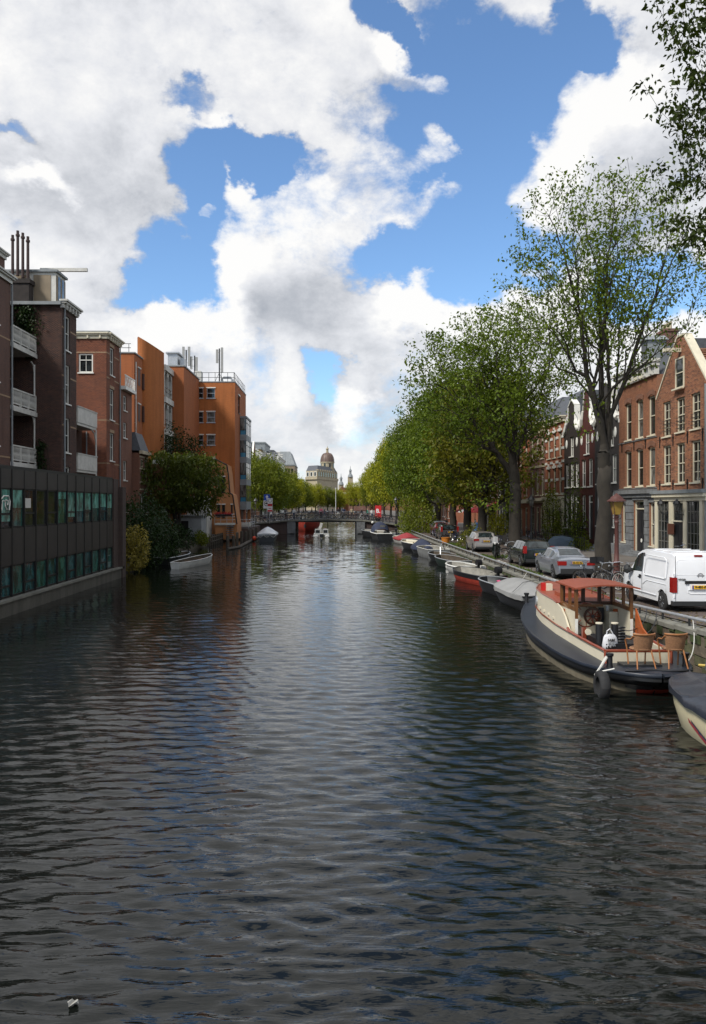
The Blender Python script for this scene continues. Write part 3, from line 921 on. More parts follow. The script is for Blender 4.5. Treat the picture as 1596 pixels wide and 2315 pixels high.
def bricks(th, m, x0, x1, z0, z1, ops, M=None, inside=None, near='x1', limit=300, vis=None, bw=.215, bh=.066, gap=.011):
    """Courses of single bricks standing 7 mm proud of the wall: the nearest ones objects of their own, the rest one part."""
    rnd = random.Random(int(x1 * 100 + z1 * 7))
    L = []
    k = 0; z = z0
    while z + bh <= z1:
        x = x0 - (bw / 2 if k % 2 else 0)
        while x < x1:
            a, c = max(x, x0), min(x + bw - gap, x1)
            if c - a > .05 and not any(a < o[0] + o[2] and c > o[0] and z < o[1] + o[3] and z + bh - gap > o[1] for o in ops):
                if inside is None or (inside(a, z) and inside(c, z) and inside(a, z + bh) and inside(c, z + bh)):
                    L.append((a, c, z, z + bh - gap, .005 + .005 * rnd.random()))
            x += bw
        z += bh; k += 1
    full = [q for q in L if q[1] - q[0] > bw - gap - .01 and (vis is None or vis(q))]
    full.sort(key=lambda q: -q[0] if near == 'x1' else abs(q[2] - 8))
    one = set(full[:limit])
    q = MB(); q.box(0, bw - gap, -.008, .0, 0, bh - gap); me = q.mesh('brick', m)
    for p in full[:limit]:
        link('brick', me, th, (M or Matrix.Identity(4)) @ T(p[0], p[4] - .008, p[2]))
    V, Fc = [], []
    for a, c, za, zb, d in L:
        if (a, c, za, zb, d) in one: continue
        n = len(V); V += [(a, -d, za), (c, -d, za), (c, -d, zb), (a, -d, zb), (a, 0, za), (c, 0, za), (c, 0, zb), (a, 0, zb)]
        Fc += [(n, n + 1, n + 2, n + 3), (n + 4, n + 5, n + 1, n), (n + 3, n + 2, n + 6, n + 7), (n + 4, n, n + 3, n + 7), (n + 1, n + 5, n + 6, n + 2)]
    o = link('brickwork', fast_mesh('brickwork', np.array(V), np.array(Fc), m), th, M); o['kind'] = 'stuff'
    return o
# ================================================================== RIGHT-HAND HOUSES
B_R1 = brick_mat('brick_mottled', (.44, .18, .08), (.14, .06, .042), (.20, .16, .12), dirt=.2)
B_R2 = brick_mat('brick_orange', (.34, .13, .058), (.26, .10, .05), (.2, .15, .11), dirt=.3)
M_DRED = mat('oxblood_brick_paint', (.075, .018, .014), .7, .2, 3, dirt=.3)
M_DBRN = mat('dark_brown_brick_paint', (.026, .018, .016), .7, .25, 3, dirt=.3)
M_DGRY = mat('dark_grey_brick_paint', (.04, .034, .033), .7, .25, 3, dirt=.3)
B_R6 = brick_mat('brick_vermilion', (.36, .10, .04), (.28, .08, .035), (.25, .15, .1), dirt=.2)
B_R7 = brick_mat('brick_redbrown', (.20, .075, .05), (.15, .06, .045), (.18, .14, .12), dirt=.3)
M_TILE = mat('brown_roof_tiles', (.17, .075, .035), .75, .35, 6, bump=.7, bscale=5, dirt=.4)
M_DOOR = mat('dark_door_paint', (.014, .015, .018), .35, .2, 4)
G_RH = 'houses along the right bank'
def yu(px, Y0): return Y0 - YX(px, FX)
# --- R1: brick house with a spout gable and a cream shop front
Y0, Y1 = 47.6, 41.0
r1 = house('brick_house', 'mottled red brick house with cream shop front and pointed gable beside the white van', Y0, Y1, 10.7, B_R1,
           [(8.35, 10.42, [1.38], 1.06, 'six'), (8.45, 10.40, [3.22, 5.1], 1.1, 'six'), (5.52, 7.8, [1.38, 3.22, 5.1], 1.1, 'six'), ],
           gable=None if False else ('spout', 13.9), roofm=M_TILE, fm=M_CREAM, curt=.25, group=G_RH)
w = Y0 - Y1
bar(r1, 'shop_cornice', M_LEAD, (-.1, w + .1, -.42, .0, 4.92, 5.12)); bar(r1, 'shop_fascia', M_CREAM, (-.05, w + .05, -.34, -.003, 4.72, 4.92), (-.02, w, -.2, -.002, 4.5, 4.72))
for x in (.02, 2.02, 3.9, 5.85):
    o = bar(r1, 'pilaster', M_CREAM, (x, x + .36, -.16, -.002, 1.0, 4.5)); bar(o, 'pilaster_base', M_STONE, (x - .03, x + .39, -.19, -.0, .97, 1.32))
for x, ww in ((.38, 1.64), (4.26, 1.59)):
    bar(r1, 'stall_riser', M_CREAM, (x, x + ww, -.1, -.001, 1.0, 1.5))
    window(r1, x, 1.5, ww, 2.99, 'grid45', fm=mat('grey_glazing_bar', (.16, .155, .14), .5), pm=M_GLASS, M=T(0, -.2, 0), sill=False, ft=.06)
door(r1, 2.38, 1.02, 1.52, 3.45, M_DOOR, M_CREAM, T(0, -.2, 0), .2, 1.1)
b = MB(); b.box(0, .85, -.03, 0, 0, .62); tag(b.build('signboard', mat('brown_sign', (.10, .035, .02), .6)), 'small brown wooden sign board fixed to a cream pilaster of the shop front', 'sign').matrix_basis = Matrix.Translation((FX - .17, Y0 - 1.95, 2.55)) @ RZ(-pi / 2)
window(r1, 2.66, 10.95, 1.1, 1.75, 'sash', fm=M_CREAM, M=T(0, -.16, 0), sm=M_CREAM)
bar(r1, 'hoist_beam', M_CREAM, (3.15, 3.35, -1.0, .0, 13.0, 13.22))
for i, c in enumerate((1.38, 3.22, 5.1)):
    bar(r1, 'window_rail', M_BLACK, *[(c - .5, c + .5, -.06, -.03, 8.45 + .2 * k, 8.48 + .2 * k) for k in range(1, 5)])
anch = MB(); anch.box(-.035, .035, -.05, 0, -.35, .35); anch.box(-.1, .1, -.05, -.001, .1, .16); anch_me = anch.mesh('wall_anchor', M_BLACK)
for x in (.45, 2.3, 4.15, 5.95):
    for z in (8.05, 5.36): link('wall_anchor', anch_me, r1, T(x, 0, z))
downpipe(r1, 6.45, 1.0, 10.7)
tl = MB(); ux, uz = (w / 2 - w + .02), (13.2 - 10.7); sl_ = sqrt(ux * ux + uz * uz)
for i in range(15):
    for j in range(30):
        t0, t1 = i / 15, (i + 1.08) / 15; yy = .42 + j * .285; k_ = .03 + .012 * random.random()
        xa, za, xb, zb2 = w - .02 + ux * t0, 10.7 + uz * t0, w - .02 + ux * t1, 10.7 + uz * t1
        tl.prism([(xa + k_ * 1.6, za + k_ * 1.4), (xb + .01, zb2 + .012), (xb, zb2), (xa, za)], 'y', yy, yy + .27)
tag(tl.build('roof_tile', M_TILE, r1), kind='stuff')
# --- R2: arched brick house with a stone ground floor
Y0, Y1 = 54.0, 47.6
w = Y0 - Y1
c2 = [1.72, 3.7, 5.58]
r2 = house('brick_house', 'orange brick house with arched windows over a dark grey stone ground floor', Y0, Y1, 12.3, B_R2,
           [(8.62, 11.05, c2, 1.05, 'sash', {}), (5.48, 7.85, c2, 1.05, 'sash', {}), (1.75, 4.4, [.98], .85, 'sash', {}), (1.7, 4.4, [5.72], .9, 'sash', {})],
           gable=None, fm=M_CREAM, curt=.3, group=G_RH, cor=None, door_spec=[(2.75, 1.0, 1.8, 3.55, M_DOOR)])
cornice(r2, w, 12.3, .95, .5, M_OFFW, 7)
bar(r2, 'frieze_panel', M_CREAM, (2.4, 4.9, -.2, -.14, 12.36, 12.76))
M_ARCH = brick_mat('brick_arch', (.22, .085, .045), (.17, .07, .04), (.2, .15, .11), .07, .21, .008)
for c in c2:
    for z in (11.05, 7.85):
        b = MB(); n = 8
        pin = [(c - .56 + 1.12 * i / n, z - .05 + .16 * sin(pi * i / n)) for i in range(n + 1)]
        pout = [(c - .66 + 1.32 * i / n, z + .24 + .18 * sin(pi * i / n)) for i in range(n + 1)]
        for i in range(n):
            b.prism([pin[i], pin[i + 1], pout[i + 1], pout[i]], 'y', -.05, .09)
        b.build('brick_arch', M_ARCH, r2)
for z in (5.46, 8.6): bar(r2, 'string_course', M_STONE, (0, w, -.05, -.001, z - .16, z - .10))
bar(r2, 'stone_cornice', M_STONE, (-.1, w + .05, -.35, .0, 4.98, 5.25), (-.03, w + .02, -.22, -.001, 4.75, 4.98))
sx_ = [(0, .5), (1.45, 2.7), (4.6, 5.22), (6.2, 6.4)]
stb = []
for (xa, xb) in sx_:
    z = 1.0
    while z < 4.7:
        hh = .46
        stb.append((xa + .02, xb - .02, -.09 - .03 * (len(stb) % 2), -.001, z, z + hh - .03)); z += hh
for q in stb:
    bar(r2, 'stone_block', M_STONE, q)
bar(r2, 'stone_lintel', M_STONE, (.5, 1.45, -.07, -.001, 4.42, 4.72), (2.7, 4.6, -.12, -.001, 4.57, 4.74), (5.22, 6.2, -.07, -.001, 4.42, 4.72))
for i in range(3): bar(r2, 'doorstep', M_STONE, (2.6, 4.7, -.9 + .28 * i, -.62 + .28 * i, .9, .98 + .12 * i + .05))
bar(r2, 'stoop_wall', M_STONE, (.2, 2.4, -1.0, -.1, .9, 1.62))
b = MB(); b.lathe([(.001, -.02), (.13, -.02), (.13, .0), (.001, .0)], 12, (3.65, 1.95), 'y'); b.build('door_emblem', M_WHITE, r2, T(0, .13, 0))
for x in (2.75, .6, 4.65):
    for z in (8.2, ): link('wall_anchor', anch_me, r2, T(x, 0, z))
b = MB()
b.box(2.9, 4.0, .4, 1.6, 13.2, 14.9); b.prism([(2.75, 14.9), (4.15, 14.9), (3.45, 15.3)], 'y', .2, 1.7); dm = b.build('dormer', M_LEAD, r2)
b = MB(); b.box(3.1, 3.8, .36, .4, 13.5, 14.7); b.build('pane', M_GLASS, dm)
chimney(r2, .8, 3, 14.2, 1.4, .8, 2.0, B_R7, 4)
BP1 = brick_piece_mat('mottled_brick', [(.40, .185, .095), (.34, .145, .075), (.28, .115, .065), (.38, .185, .105), (.12, .058, .044), (.31, .135, .072)])
BP2 = brick_piece_mat('orange_brick_piece', [(.32, .135, .068), (.27, .11, .058), (.35, .15, .075), (.21, .088, .052)])
o1 = [(c - .55, z, 1.1, h_) for c, z, h_ in ((1.38, 8.35, 2.07), (3.22, 8.45, 1.95), (5.1, 8.45, 1.95), (1.38, 5.52, 2.28), (3.22, 5.52, 2.28), (5.1, 5.52, 2.28))]
bricks(r1, BP1, 0, 6.6, 5.13, 10.7, o1, vis=lambda q: q[1] < 6.2)
bricks(r1, BP1, 0, 6.6, 10.7, 13.8, [(2.66, 10.95, 1.1, 1.75)], inside=lambda x, z: z < 10.7 + 3.2 * min(x, 6.6 - x) / 2.9 - .05, limit=0)
o2 = [(c - .525, z, 1.05, h_) for c in c2 for z, h_ in ((8.62, 2.43), (5.48, 2.37))]
bricks(r2, BP2, 0, 6.4, 5.26, 12.28, o2)
# --- R3..R5: dark painted houses with gables
r3 = house('dark_gabled_house', 'dark grey-brown gabled house with white windows behind the big tree trunk', 59.1, 54.0, 10.0, M_DGRY,
           [(8.5, 9.75, [2.0, 3.6], .8, 'sash2'), (5.85, 7.85, [.9, 2.6, 4.1], .95, 'sash2'), (2.7, 5.2, [.9, 4.1], 1.0, 'sash2'), (1.3, 2.2, [4.1], .7, 'sash')],
           gable=('neck', 13.2), fm=M_WHITE, curt=.35, group=G_RH, door_spec=[(2.0, 1.7, 1.15, 3.2, M_DOOR)])
r4 = house('dark_red_house', 'oxblood red gabled house with white windows between two darker houses', 62.7, 59.1, 10.2, M_DRED,
           [(8.25, 10.0, [1.8], 1.1, 'sash2'), (5.7, 7.85, [.95, 2.6], 1.05, 'sash2'), (2.5, 5.0, [.95], 1.0, 'sash2')],
           gable=('bell', 13.4), fm=M_WHITE, curt=.35, group=G_RH, door_spec=[(2.05, 1.6, 1.1, 3.4, M_DOOR)])
r5 = house('black_brown_house', 'almost black brown house with white oval ornaments and small white windows', 67.0, 62.7, 10.3, M_DBRN,
           [(8.3, 9.95, [2.15], 1.0, 'sash2'), (5.75, 7.75, [.8, 2.15, 3.5], .9, 'sash2'), (2.3, 5.2, [.8, 2.15], .9, 'sash2')],
           gable=('neck', 13.0), fm=M_WHITE, curt=.35, group=G_RH, door_spec=[(2.95, 1.6, 1.1, 3.4, M_DOOR)])
for hs, cs in ((r5, (.75, 3.55)), (r4, (.5, 3.1)), (r3, (.7, 4.4))):
    for c in cs:
        b = MB(); b.lathe([(.001, -.06), (.2, -.06), (.28, -.03), (.28, -.001), (.001, -.001)], 12, (0, 0), 'y')
        b.build('oval_ornament', M_WHITE, hs, T(c, 0, 9.4) @ Matrix.Diagonal((.8, 1, 1.35, 1)))
    wv = 5.1 if hs is r3 else (3.6 if hs is r4 else 4.3)
    for sx in (-1, 1):
        b = MB(); b.tube([(wv / 2 + sx * wv * .47, -.05, 10.35), (wv / 2 + sx * wv * .38, -.06, 10.6), (wv / 2 + sx * wv * .30, -.06, 11.1), (wv / 2 + sx * wv * .24, -.05, 11.7)], [.22, .2, .17, .1], 6)
        b.build('scroll_ornament', M_WHITE, hs)
    for i in range(4): bar(hs, 'stoop_step', M_STONE, (wv * .45, wv * .45 + 1.6, -1.5 + .3 * i, -1.2 + .3 * i, .85, 1.05 + .16 * i))
    bar(hs, 'plinth', M_STONE, (0, wv * .44, -.08, -.001, .85, 1.25))
# --- R6: vermilion house with white bands
r6 = house('banded_house', 'orange-red brick house with white stone bands and a cream ground floor', 73.0, 67.0, 12.0, B_R6,
           [(8.5, 10.7, [1.2, 3.0, 4.8], 1.0, 'sash'), (5.2, 7.5, [1.2, 3.0, 4.8], 1.0, 'sash')],
           fm=M_CREAM, curt=.3, group=G_RH, cor=(.5, .4, 9))
for z in (10.1, 9.1, 7.95, 6.4, 5.1):
    for a, c in ((0, .68), (1.72, 2.48), (3.52, 4.28), (5.32, 6.0)): bar(r6, 'white_band', M_WHITE, (a, c, -.05, -.001, z, z + .22))
for c in (1.2, 3.0, 4.8):
    for z in (7.5, 10.7):
        bar(r6, 'keystone', M_WHITE, (c - .12, c + .12, -.1, -.001, z + .02, z + .5))
        bar(r6, 'window_scroll', M_WHITE, (c - .6, c - .2, -.08, -.001, z + .06, z + .26), (c + .2, c + .6, -.08, -.001, z + .06, z + .26))
bar(r6, 'shop_cornice', M_CREAM, (-.05, 6.05, -.4, .0, 4.75, 5.0), (0, 6.0, -.25, -.001, 3.85, 4.75))
bar(r6, 'pilaster', M_CREAM, (0, .4, -.12, -.001, .9, 3.85)); bar(r6, 'pilaster', M_CREAM, (2.0, 2.4, -.12, -.001, .9, 3.85)); bar(r6, 'pilaster', M_CREAM, (5.6, 6.0, -.12, -.001, .9, 3.85))
window(r6, .4, 1.4, 1.6, 2.4, 'grid23', fm=M_CREAM, M=T(0, -.16, 0)); window(r6, 3.4, 1.4, 2.2, 2.4, 'grid33', fm=M_CREAM, M=T(0, -.16, 0)); door(r6, 2.4, .95, 1.0, 2.9, M_DOOR, M_CREAM, T(0, -.2, 0), .2, .4)
# --- R7, R8
r7 = house('redbrown_house', 'brown-red brick house with stone window heads left of the banded house', 79.0, 73.0, 12.2, B_R7,
           [(8.7, 11.0, [1.1, 3.0, 4.9], 1.05, 'cross'), (5.2, 7.7, [1.1, 3.0, 4.9], 1.05, 'cross'), (1.5, 4.1, [1.2, 4.7], 1.5, 'grid23')],
           fm=M_CREAM, curt=.3, group=G_RH, cor=(.5, .4, 9), door_spec=[(2.5, .95, 1.1, 3.1, M_DOOR)], base=None)
for z in (4.4, 7.85, 11.2): bar(r7, 'stone_band', M_SAND, (0, 6.0, -.06, -.001, z, z + .22))
bar(r7, 'shop_cornice', M_CREAM, (-.05, 6.05, -.35, .0, 4.62, 4.9))
r8 = house('narrow_red_house', 'narrow red brick house with cream ground floor seen past the second tree', 84.2, 79.0, 11.6, B_R6,
           [(8.4, 10.4, [1.4, 3.8], 1.0, 'sash'), (5.2, 7.4, [1.4, 3.8], 1.0, 'sash'), (1.5, 3.9, [1.3], 1.5, 'sash2')],
           fm=M_CREAM, curt=.3, group=G_RH, cor=(.5, .4, 7), door_spec=[(3.2, .95, 1.1, 3.0, M_DOOR)])
bar(r8, 'shop_cornice', M_CREAM, (-.05, 5.25, -.35, .0, 4.4, 4.8))
M_WHW = mat('white_stucco', (.6, .6, .56), .7, .08, 1.5, dirt=.3)
specs = [(84.2, 89.5, M_WHW, 'white stuccoed house with ivy on its front', 12.0), (89.5, 94.5, M_DGRY, 'dark slate-grey narrow house beside the white stuccoed one', 13.0),
         (94.5, 100.5, B_R7, 'brown brick house just before the far bridge on the right', 12.5), (100.5, 107, M_WHW, 'pale corner house by the far bridge on the right', 13.5)]
for i, (a, c, mm, lab, hh) in enumerate(specs):
    ww = c - a
    house('town_house', lab, c, a, hh, mm, [(zb, zb + 2.0, [ww * .2, ww * .5, ww * .8], 1.0, 'sash') for zb in (8.4, 5.2)] + [(1.6, 4.0, [ww * .2, ww * .8], 1.2, 'sash2')],
          fm=M_WHITE, curt=.3, group=G_RH, cor=(.5, .4, 7), gable=None, door_spec=[(ww * .5 - .55, 1.0, 1.1, 3.0, M_DOOR)])
far_r = [(126, 133, B_R6, 'orange-red brick corner house with white windows behind the far bridge', 11), (133, 140, M_WHW, 'white house next to the orange-red corner house past the bridge', 12),
         (140, 148, B_R7, 'brown brick house deep behind the right-hand trees', 13), (148, 158, B_R2, 'wide orange brick house deep behind the right-hand trees', 13), (158, 170, M_DGRY, 'grey house farthest along the right bank', 13)]
for i, (a, c, mm, lab, hh) in enumerate(far_r):
    ww = c - a
    house('town_house', lab, c, a, hh, mm, [(zb, zb + 2.1, [ww * .2, ww * .5, ww * .8], 1.1, 'sash') for zb in (8.6, 5.4, 2.0)], fm=M_WHITE, group='houses beyond the bridge on the right', cor=(.5, .4, 0), X=FX + (.5 if i else -1.0), z0=1.1)
# ================================================================== LEFT BANK BUILDINGS
G_LH = 'brick houses on the left bank'
B_A = brick_mat('brick_umber', (.15, .065, .042), (.10, .047, .036), (.10, .08, .07), dirt=.35)
B_B = brick_mat('brick_soot', (.10, .052, .038), (.065, .038, .031), (.07, .06, .055), dirt=.4)
B_C = brick_mat('brick_brownred', (.24, .083, .043), (.17, .065, .04), (.13, .1, .08), dirt=.25)
M_BAND = mat('ochre_band', (.30, .20, .12), .8, .15, 3)
M_TAN = mat('tan_panel', (.23, .18, .12), .7, .12, 2, dirt=.3)
# ---- dark office block with teal windows, standing in the water
gx = [YX(p, LX) for p in (-52, -26, 0, 26, 53.8, 80, 106, 129, 151, 171, 190, 207, 224.5, 241, 254)]
M_PANEL = mat('dark_bronze_panel', (.031, .026, .023), .55, .2, 1.2, dirt=.3)
M_MULL = mat('dark_mullion', (.008, .008, .008), .5, .2, 4)
M_TEAL = glass_mat('teal_glass', (.024, .088, .076), .05)
M_TEAL2 = glass_mat('teal_blind', (.10, .27, .23), .06)
M_TEAL3 = glass_mat('blue_teal_glass', (.02, .075, .082), .05)
M_PLINTH = mat('wet_concrete', (.085, .08, .065), .9, .35, 2.2, bump=.6, bscale=9, dirt=.8, streak=True)
ob_ = thing('office_block', 'low dark bronze office block with teal windows rising from the water', 'office building', (LX, 0, 0), pi / 2)
ya, yb = 22.0, 45.7
b = MB(); b.box(ya, 44.4, .22, 14, .3, 5.7); b.build('wall', M_MULL, ob_)
b = MB(); b.box(ya - .1, 44.5, .02, 14, 5.7, 5.82); b.build('roof', M_MULL, ob_)
b = MB(); b.box(ya, yb + .3, -.22, .6, -1.2, .55); b.build('plinth', M_PLINTH, ob_)
b = MB(); b.box(ya, yb + .2, -.3, .3, .55, .64); b.build('ledge', M_COPING, ob_)
B_PIER = brick_mat('pier_brick', (.075, .045, .036), (.05, .034, .03), (.06, .05, .045), dirt=.4)
b = MB(); b.box(44.42, 45.4, -.06, 8, .3, 5.75); b.box(45.4, 46.1, -.3, 8, -.5, 5.3); b.build('brick_pier', B_PIER, ob_)
gxa = [ya + i * (gx[0] - ya) / 6 for i in range(6)] + gx
for i in range(len(gxa) - 1):
    a, c = gxa[i], gxa[i + 1]
    bar(ob_, 'facade_panel', M_PANEL, (a + .03, c - .03, -.03 + .004 * (i % 3), .215, 4.93, 5.69))
    bar(ob_, 'facade_panel', M_PANEL, (a + .03, c - .03, -.03 + .004 * (i % 2), .215, 1.90, 3.36))
    bar(ob_, 'mullion', M_MULL, (a - .04, a + .04, -.045, .21, .66, 5.69))
    for (z0, z1, low) in ((3.37, 4.92, False), (.67, 1.89, True)):
        half = (i % 2 == 0)
        fr = MB(); fr.box(a + .04, a + .085, -.02, .2, z0, z1); fr.box(c - .085, c - .04, -.02, .2, z0, z1); fr.box(a + .1, c - .1, .0, .2, z1 - .05, z1); fr.box(a + .1, c - .1, .0, .2, z0, z0 + .06)
        zt = z0 + (z1 - z0) * .36
        if half: fr.box(a + .1, c - .1, -.005, .2, zt - .04, zt + .04)
        wn = fr.build('window', M_MULL, ob_)
        p = MB(); p.box(a + .09, c - .09, .03, .06, z0 + .03, z1 - .03)
        p.build('pane', M_TEAL3 if low and half else random.choice((M_TEAL, M_TEAL, M_TEAL3, M_GLASS)) if not low else M_TEAL, wn)
        if not low and i in (7, 8, 9, 13, 14, 15, 16, 17, 18, 19):
            hgt = {7: .95, 8: .95, 9: .55, 13: .25, 14: .9, 15: .7, 16: .65, 17: .6, 18: .55}.get(i, .6)
            p = MB(); p.box(a + .12, c - .12, .012, .027, z1 - .05 - (z1 - z0 - .1) * hgt * .9, z1 - .05); p.build('blind', M_TEAL2, wn)
        if not low and i == 8:
            p = MB()
            cx = (a + c) / 2; zc = z0 + .95
            p.tube([(cx - .42, .0, zc + .18), (cx - .2, .0, zc + .3), (cx + .25, .0, zc + .3), (cx + .38, .0, zc + .1), (cx + .3, .0, zc - .25)], .03, 4)
            p.tube([(cx - .38, .0, zc - .25), (cx - .3, .0, zc + .12), (cx - .08, .0, zc + .1), (cx - .05, .0, zc - .1), (cx + .1, .0, zc - .22)], .03, 4)
            p.tube([(cx - .02, .0, zc + .14), (cx + .2, .0, zc + .12), (cx + .16, .0, zc - .05)], .03, 4)
            p.build('window_print', M_WHITE, wn)
        if not low and i == 10:
            p = MB(); p.box(a + .14, c - .45, .012, .027, 4.15, 4.55); p.build('paper_sheet', M_OFFW, wn)
for z in (.9, 2.6, 4.3): pass
# ---- A: house at the left edge
hA = house('rear_house', 'dark brick house at the left edge with a white roof parapet', 36, 49.0, 18.2, B_A,
           [(15.3, 17.6, [10.6, 7.6, 4.4], 1.5, 'sash'), (11.8, 14.1, [10.6, 7.6, 4.4], 1.5, 'sash'), (7.9, 10.4, [10.6, 7.6, 4.4], 1.5, 'sash')],
           side='L', X=-20.6, fm=M_WHITE, gable='flat', group=G_LH, z0=1.0, cor=None, sides=(1, 1))
cornice(hA, 13, 18.2, .45, .4, M_OFFW)
b = MB(); b.box(0, 12.9, .3, 4, 18.65, 19.7); b.build('attic_wall', B_A, hA); cornice(hA, 12.9, 19.7, .4, .3, M_OFFW, M=T(0, .3, 0))
for z in (14.6, 11.0, 7.2): bar(hA, 'ochre_band', M_BAND, (11.4, 13.0, -.015, .0, z, z + .1), )
downpipe(hA, 13.05, 1, 18.2)
b = MB(); b.box(12.2, 13.0, .8, 2, 18.6, 21.4); b.lathe([(.3, 21.4), (.3, 21.7), (.5, 21.75)], 8, (12.6, 1.3)); b.build('white_flue', M_OFFW, hA)
# balconies between A and B
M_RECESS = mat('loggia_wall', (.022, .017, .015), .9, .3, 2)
bl = thing('balcony_stack', 'stack of white balustraded balconies between two dark brick houses', 'balconies', (-20.6, 49.05, 0), pi / 2)
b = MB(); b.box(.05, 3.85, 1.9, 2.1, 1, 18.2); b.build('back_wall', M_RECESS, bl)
bal = MB()
bal.lathe([(.022, 0), (.03, .15), (.042, .3), (.024, .5), (.03, .72), (.022, .82)], 6); bal_me = bal.mesh('baluster', M_OFFW)
for i, z in enumerate((14.6, 10.6, 7.0)):
    bar(bl, 'balcony_floor', M_OFFW, (0, 3.88, -.12, 1.9, z - .28, z), )
    bar(bl, 'fascia', M_OFFW, (0, 3.9, -.2, -.122, z - .36, z - .06))
    rb = bar(bl, 'balustrade', M_OFFW, (0, 3.86, -.14, -.04, z + 1.0, z + 1.09))
    bar(rb, 'bottom_rail', M_OFFW, (0, 3.86, -.12, -.05, z + .1, z + .17))
    for k in range(21): link('baluster', bal_me, rb, T(.12 + k * .181, -.09, z + .17))
    for x in (.03, 1.3, 2.58, 3.83): bar(rb, 'rail_post', M_OFFW, (x - .045, x + .045, -.15, -.03, z, z + 1.0))
    if i: 
        b = MB(); b.tube([(3.75, -.05, z + 1.09), (3.75, -.05, z + 3.2)], .06, 6); b.tube([(3.75, -.05, z + 2.6), (3.6, -.05, z + 3.1), (3.2, -.05, z + 3.3)], .05, 5); b.build('corner_post', M_OFFW, bl)
    if i == 2:
        fr = MB()
        for k in range(14): fr.box(.15 + k * .27, .27 + k * .27, -.19, -.15, z - .75, z - .38)
        fr.box(0, 3.88, -.2, -.13, z - .38, z - .3); tag(fr.build('lattice', M_OFFW, bl), kind='stuff')
# ---- B: soot-dark house with panelled attic
hB = house('rear_house', 'soot-dark brick house with tan panelled attic and hoist beam on its roof', 53.0, 55.95, 18.0, B_B,
           [(15.0, 17.4, [1.05], 1.15, 'sash2'), (11.3, 14.0, [1.05], 1.15, 'sash2'), (7.9, 10.3, [1.05], 1.15, 'sash2'), (4.6, 6.9, [1.05], 1.15, 'sash2')],
           side='L', X=-18.75, fm=M_WHITE, gable='flat', group=G_LH, z0=1.0, D=7)
cornice(hB, 2.95, 17.75, .55, .45, M_OFFW, 5)
bar(hB, 'gutter', M_LEAD, (-.28, -.02, 0, 4.4, 17.9, 18.12))
downpipe(hB, .3, 1, 17.8)
for z in (16.4, 13.1, 9.7): bar(hB, 'ochre_band', M_BAND, (0, .4, -.014, 0, z, z + .1), (1.7, 2.95, -.014, 0, z, z + .1))
b = MB(); b.box(.95, 2.8, .75, 6, 18.1, 20.45); at = b.build('attic', M_OFFW, hB)
bar(at, 'attic_roof', M_LEAD, (.8, 2.95, .6, 6.2, 20.45, 20.6))
for y0, y1 in ((1.1, 2.3), (2.6, 3.8), (4.1, 5.4)): bar(at, 'side_panel', M_TAN, (.92, .95, y0, y1, 18.25, 20.25))
for x0, x1, g in ((1.0, 1.22, 0), (1.3, 1.75, 1), (1.82, 2.0, 0), (2.06, 2.5, 1), (2.55, 2.75, 0)):
    bar(at, 'front_panel' if not g else 'attic_window', M_CURT if g else M_TAN, (x0, x1, .71, .75, 18.25 if not g else 18.6, 20.25))
b = MB(); b.box(.1, .85, 2.3, 3.7, 18.12, 19.6); b.box(.02, .93, 2.2, 3.8, 19.45, 19.75)
stk = b.build('chimney', mat('sooty_brick', (.03, .024, .022), .9, .3, 3), hB)
q = MB(); q.lathe([(.11, 0), (.10, 2.7), (.15, 2.72), (.15, 2.85), (.10, 2.87), (.10, 3.1)], 8); qm = q.mesh('chimney_pipe', mat('rusty_pipe', (.045, .025, .022), .7, .3, 4))
for y, dz in ((3.55, 0), (3.2, .3), (2.85, .15), (2.5, -.1)): link('chimney_pipe', qm, stk, T(.45, y, 19.75 + dz))
bar(hB, 'hoist_beam', M_OFFW, (1.3, 1.5, -1.3, 2, 20.62, 20.85))
# ---- small white balcony block between B and C
wb = thing('balcony_stack', 'small white balcony block wedged between soot-dark and red-brown houses', 'balconies', (-19.2, 57.5, 0), pi / 2)
b = MB(); b.box(-1.4, 5.3, 1.4, 4, 1, 10.5); b.build('back_wall', B_B, wb)
for z in (10.4, 6.9):
    bar(wb, 'balcony_floor', M_OFFW, (0, 4.6, 0, 1.4, z - .2, z)); bar(wb, 'parapet', M_OFFW, (0, 4.6, -.06, 0.0, z, z + 1.15)); bar(wb, 'parapet_side', M_OFFW, (-.06, 0, 0, 1.4, z, z + 1.15))
    bar(wb, 'parapet_cap', M_OFFW, (-.1, 4.65, -.1, .02, z + 1.15, z + 1.22))
b = MB(); b.tube([(4.5, 0, 4), (4.5, 0, 10.2)], .07, 6); b.tube([(4.5, 0, 9.2), (4.1, 0, 9.9), (3.2, 0, 10.2)], .06, 6); b.build('corner_post', M_OFFW, wb)
# ---- C: red-brown house with a window in its side wall
hC = thing('rear_house', 'red-brown brick house with cream cornice and a small white side window', 'house', (-18.65, 63.0, 0), pi / 2, G_LH)
ops = [(.9, z0, 1.2, z1 - z0) for z0, z1 in ((15.0, 17.3), (11.3, 13.85), (7.9, 10.2))]
b = MB(); front(b, 3.7, 18.1, ops, .2, 1.0); shell(b, 3.7, 18.1, 7, 1.0, (0, 1)); b.build('wall', B_C, hC)
MS = Matrix(((0, 1, 0, 0), (-1, 0, 0, 7), (0, 0, 1, 0), (0, 0, 0, 1)))    # the side wall facing the camera
b = MB(); front(b, 7, 18.1, [(7 - 2.27, 15.0, 1.16, 1.55)], .15, 1.0); b.build('side_wall', B_C, hC, MS)
window(hC, 7 - 2.27, 15.0, 1.16, 1.55, 'cross', M_WHITE, M_GLASS, MS, .15, ft=.11)
for o in ops: window(hC, o[0], o[1], o[2], o[3], 'sash2', M_WHITE)
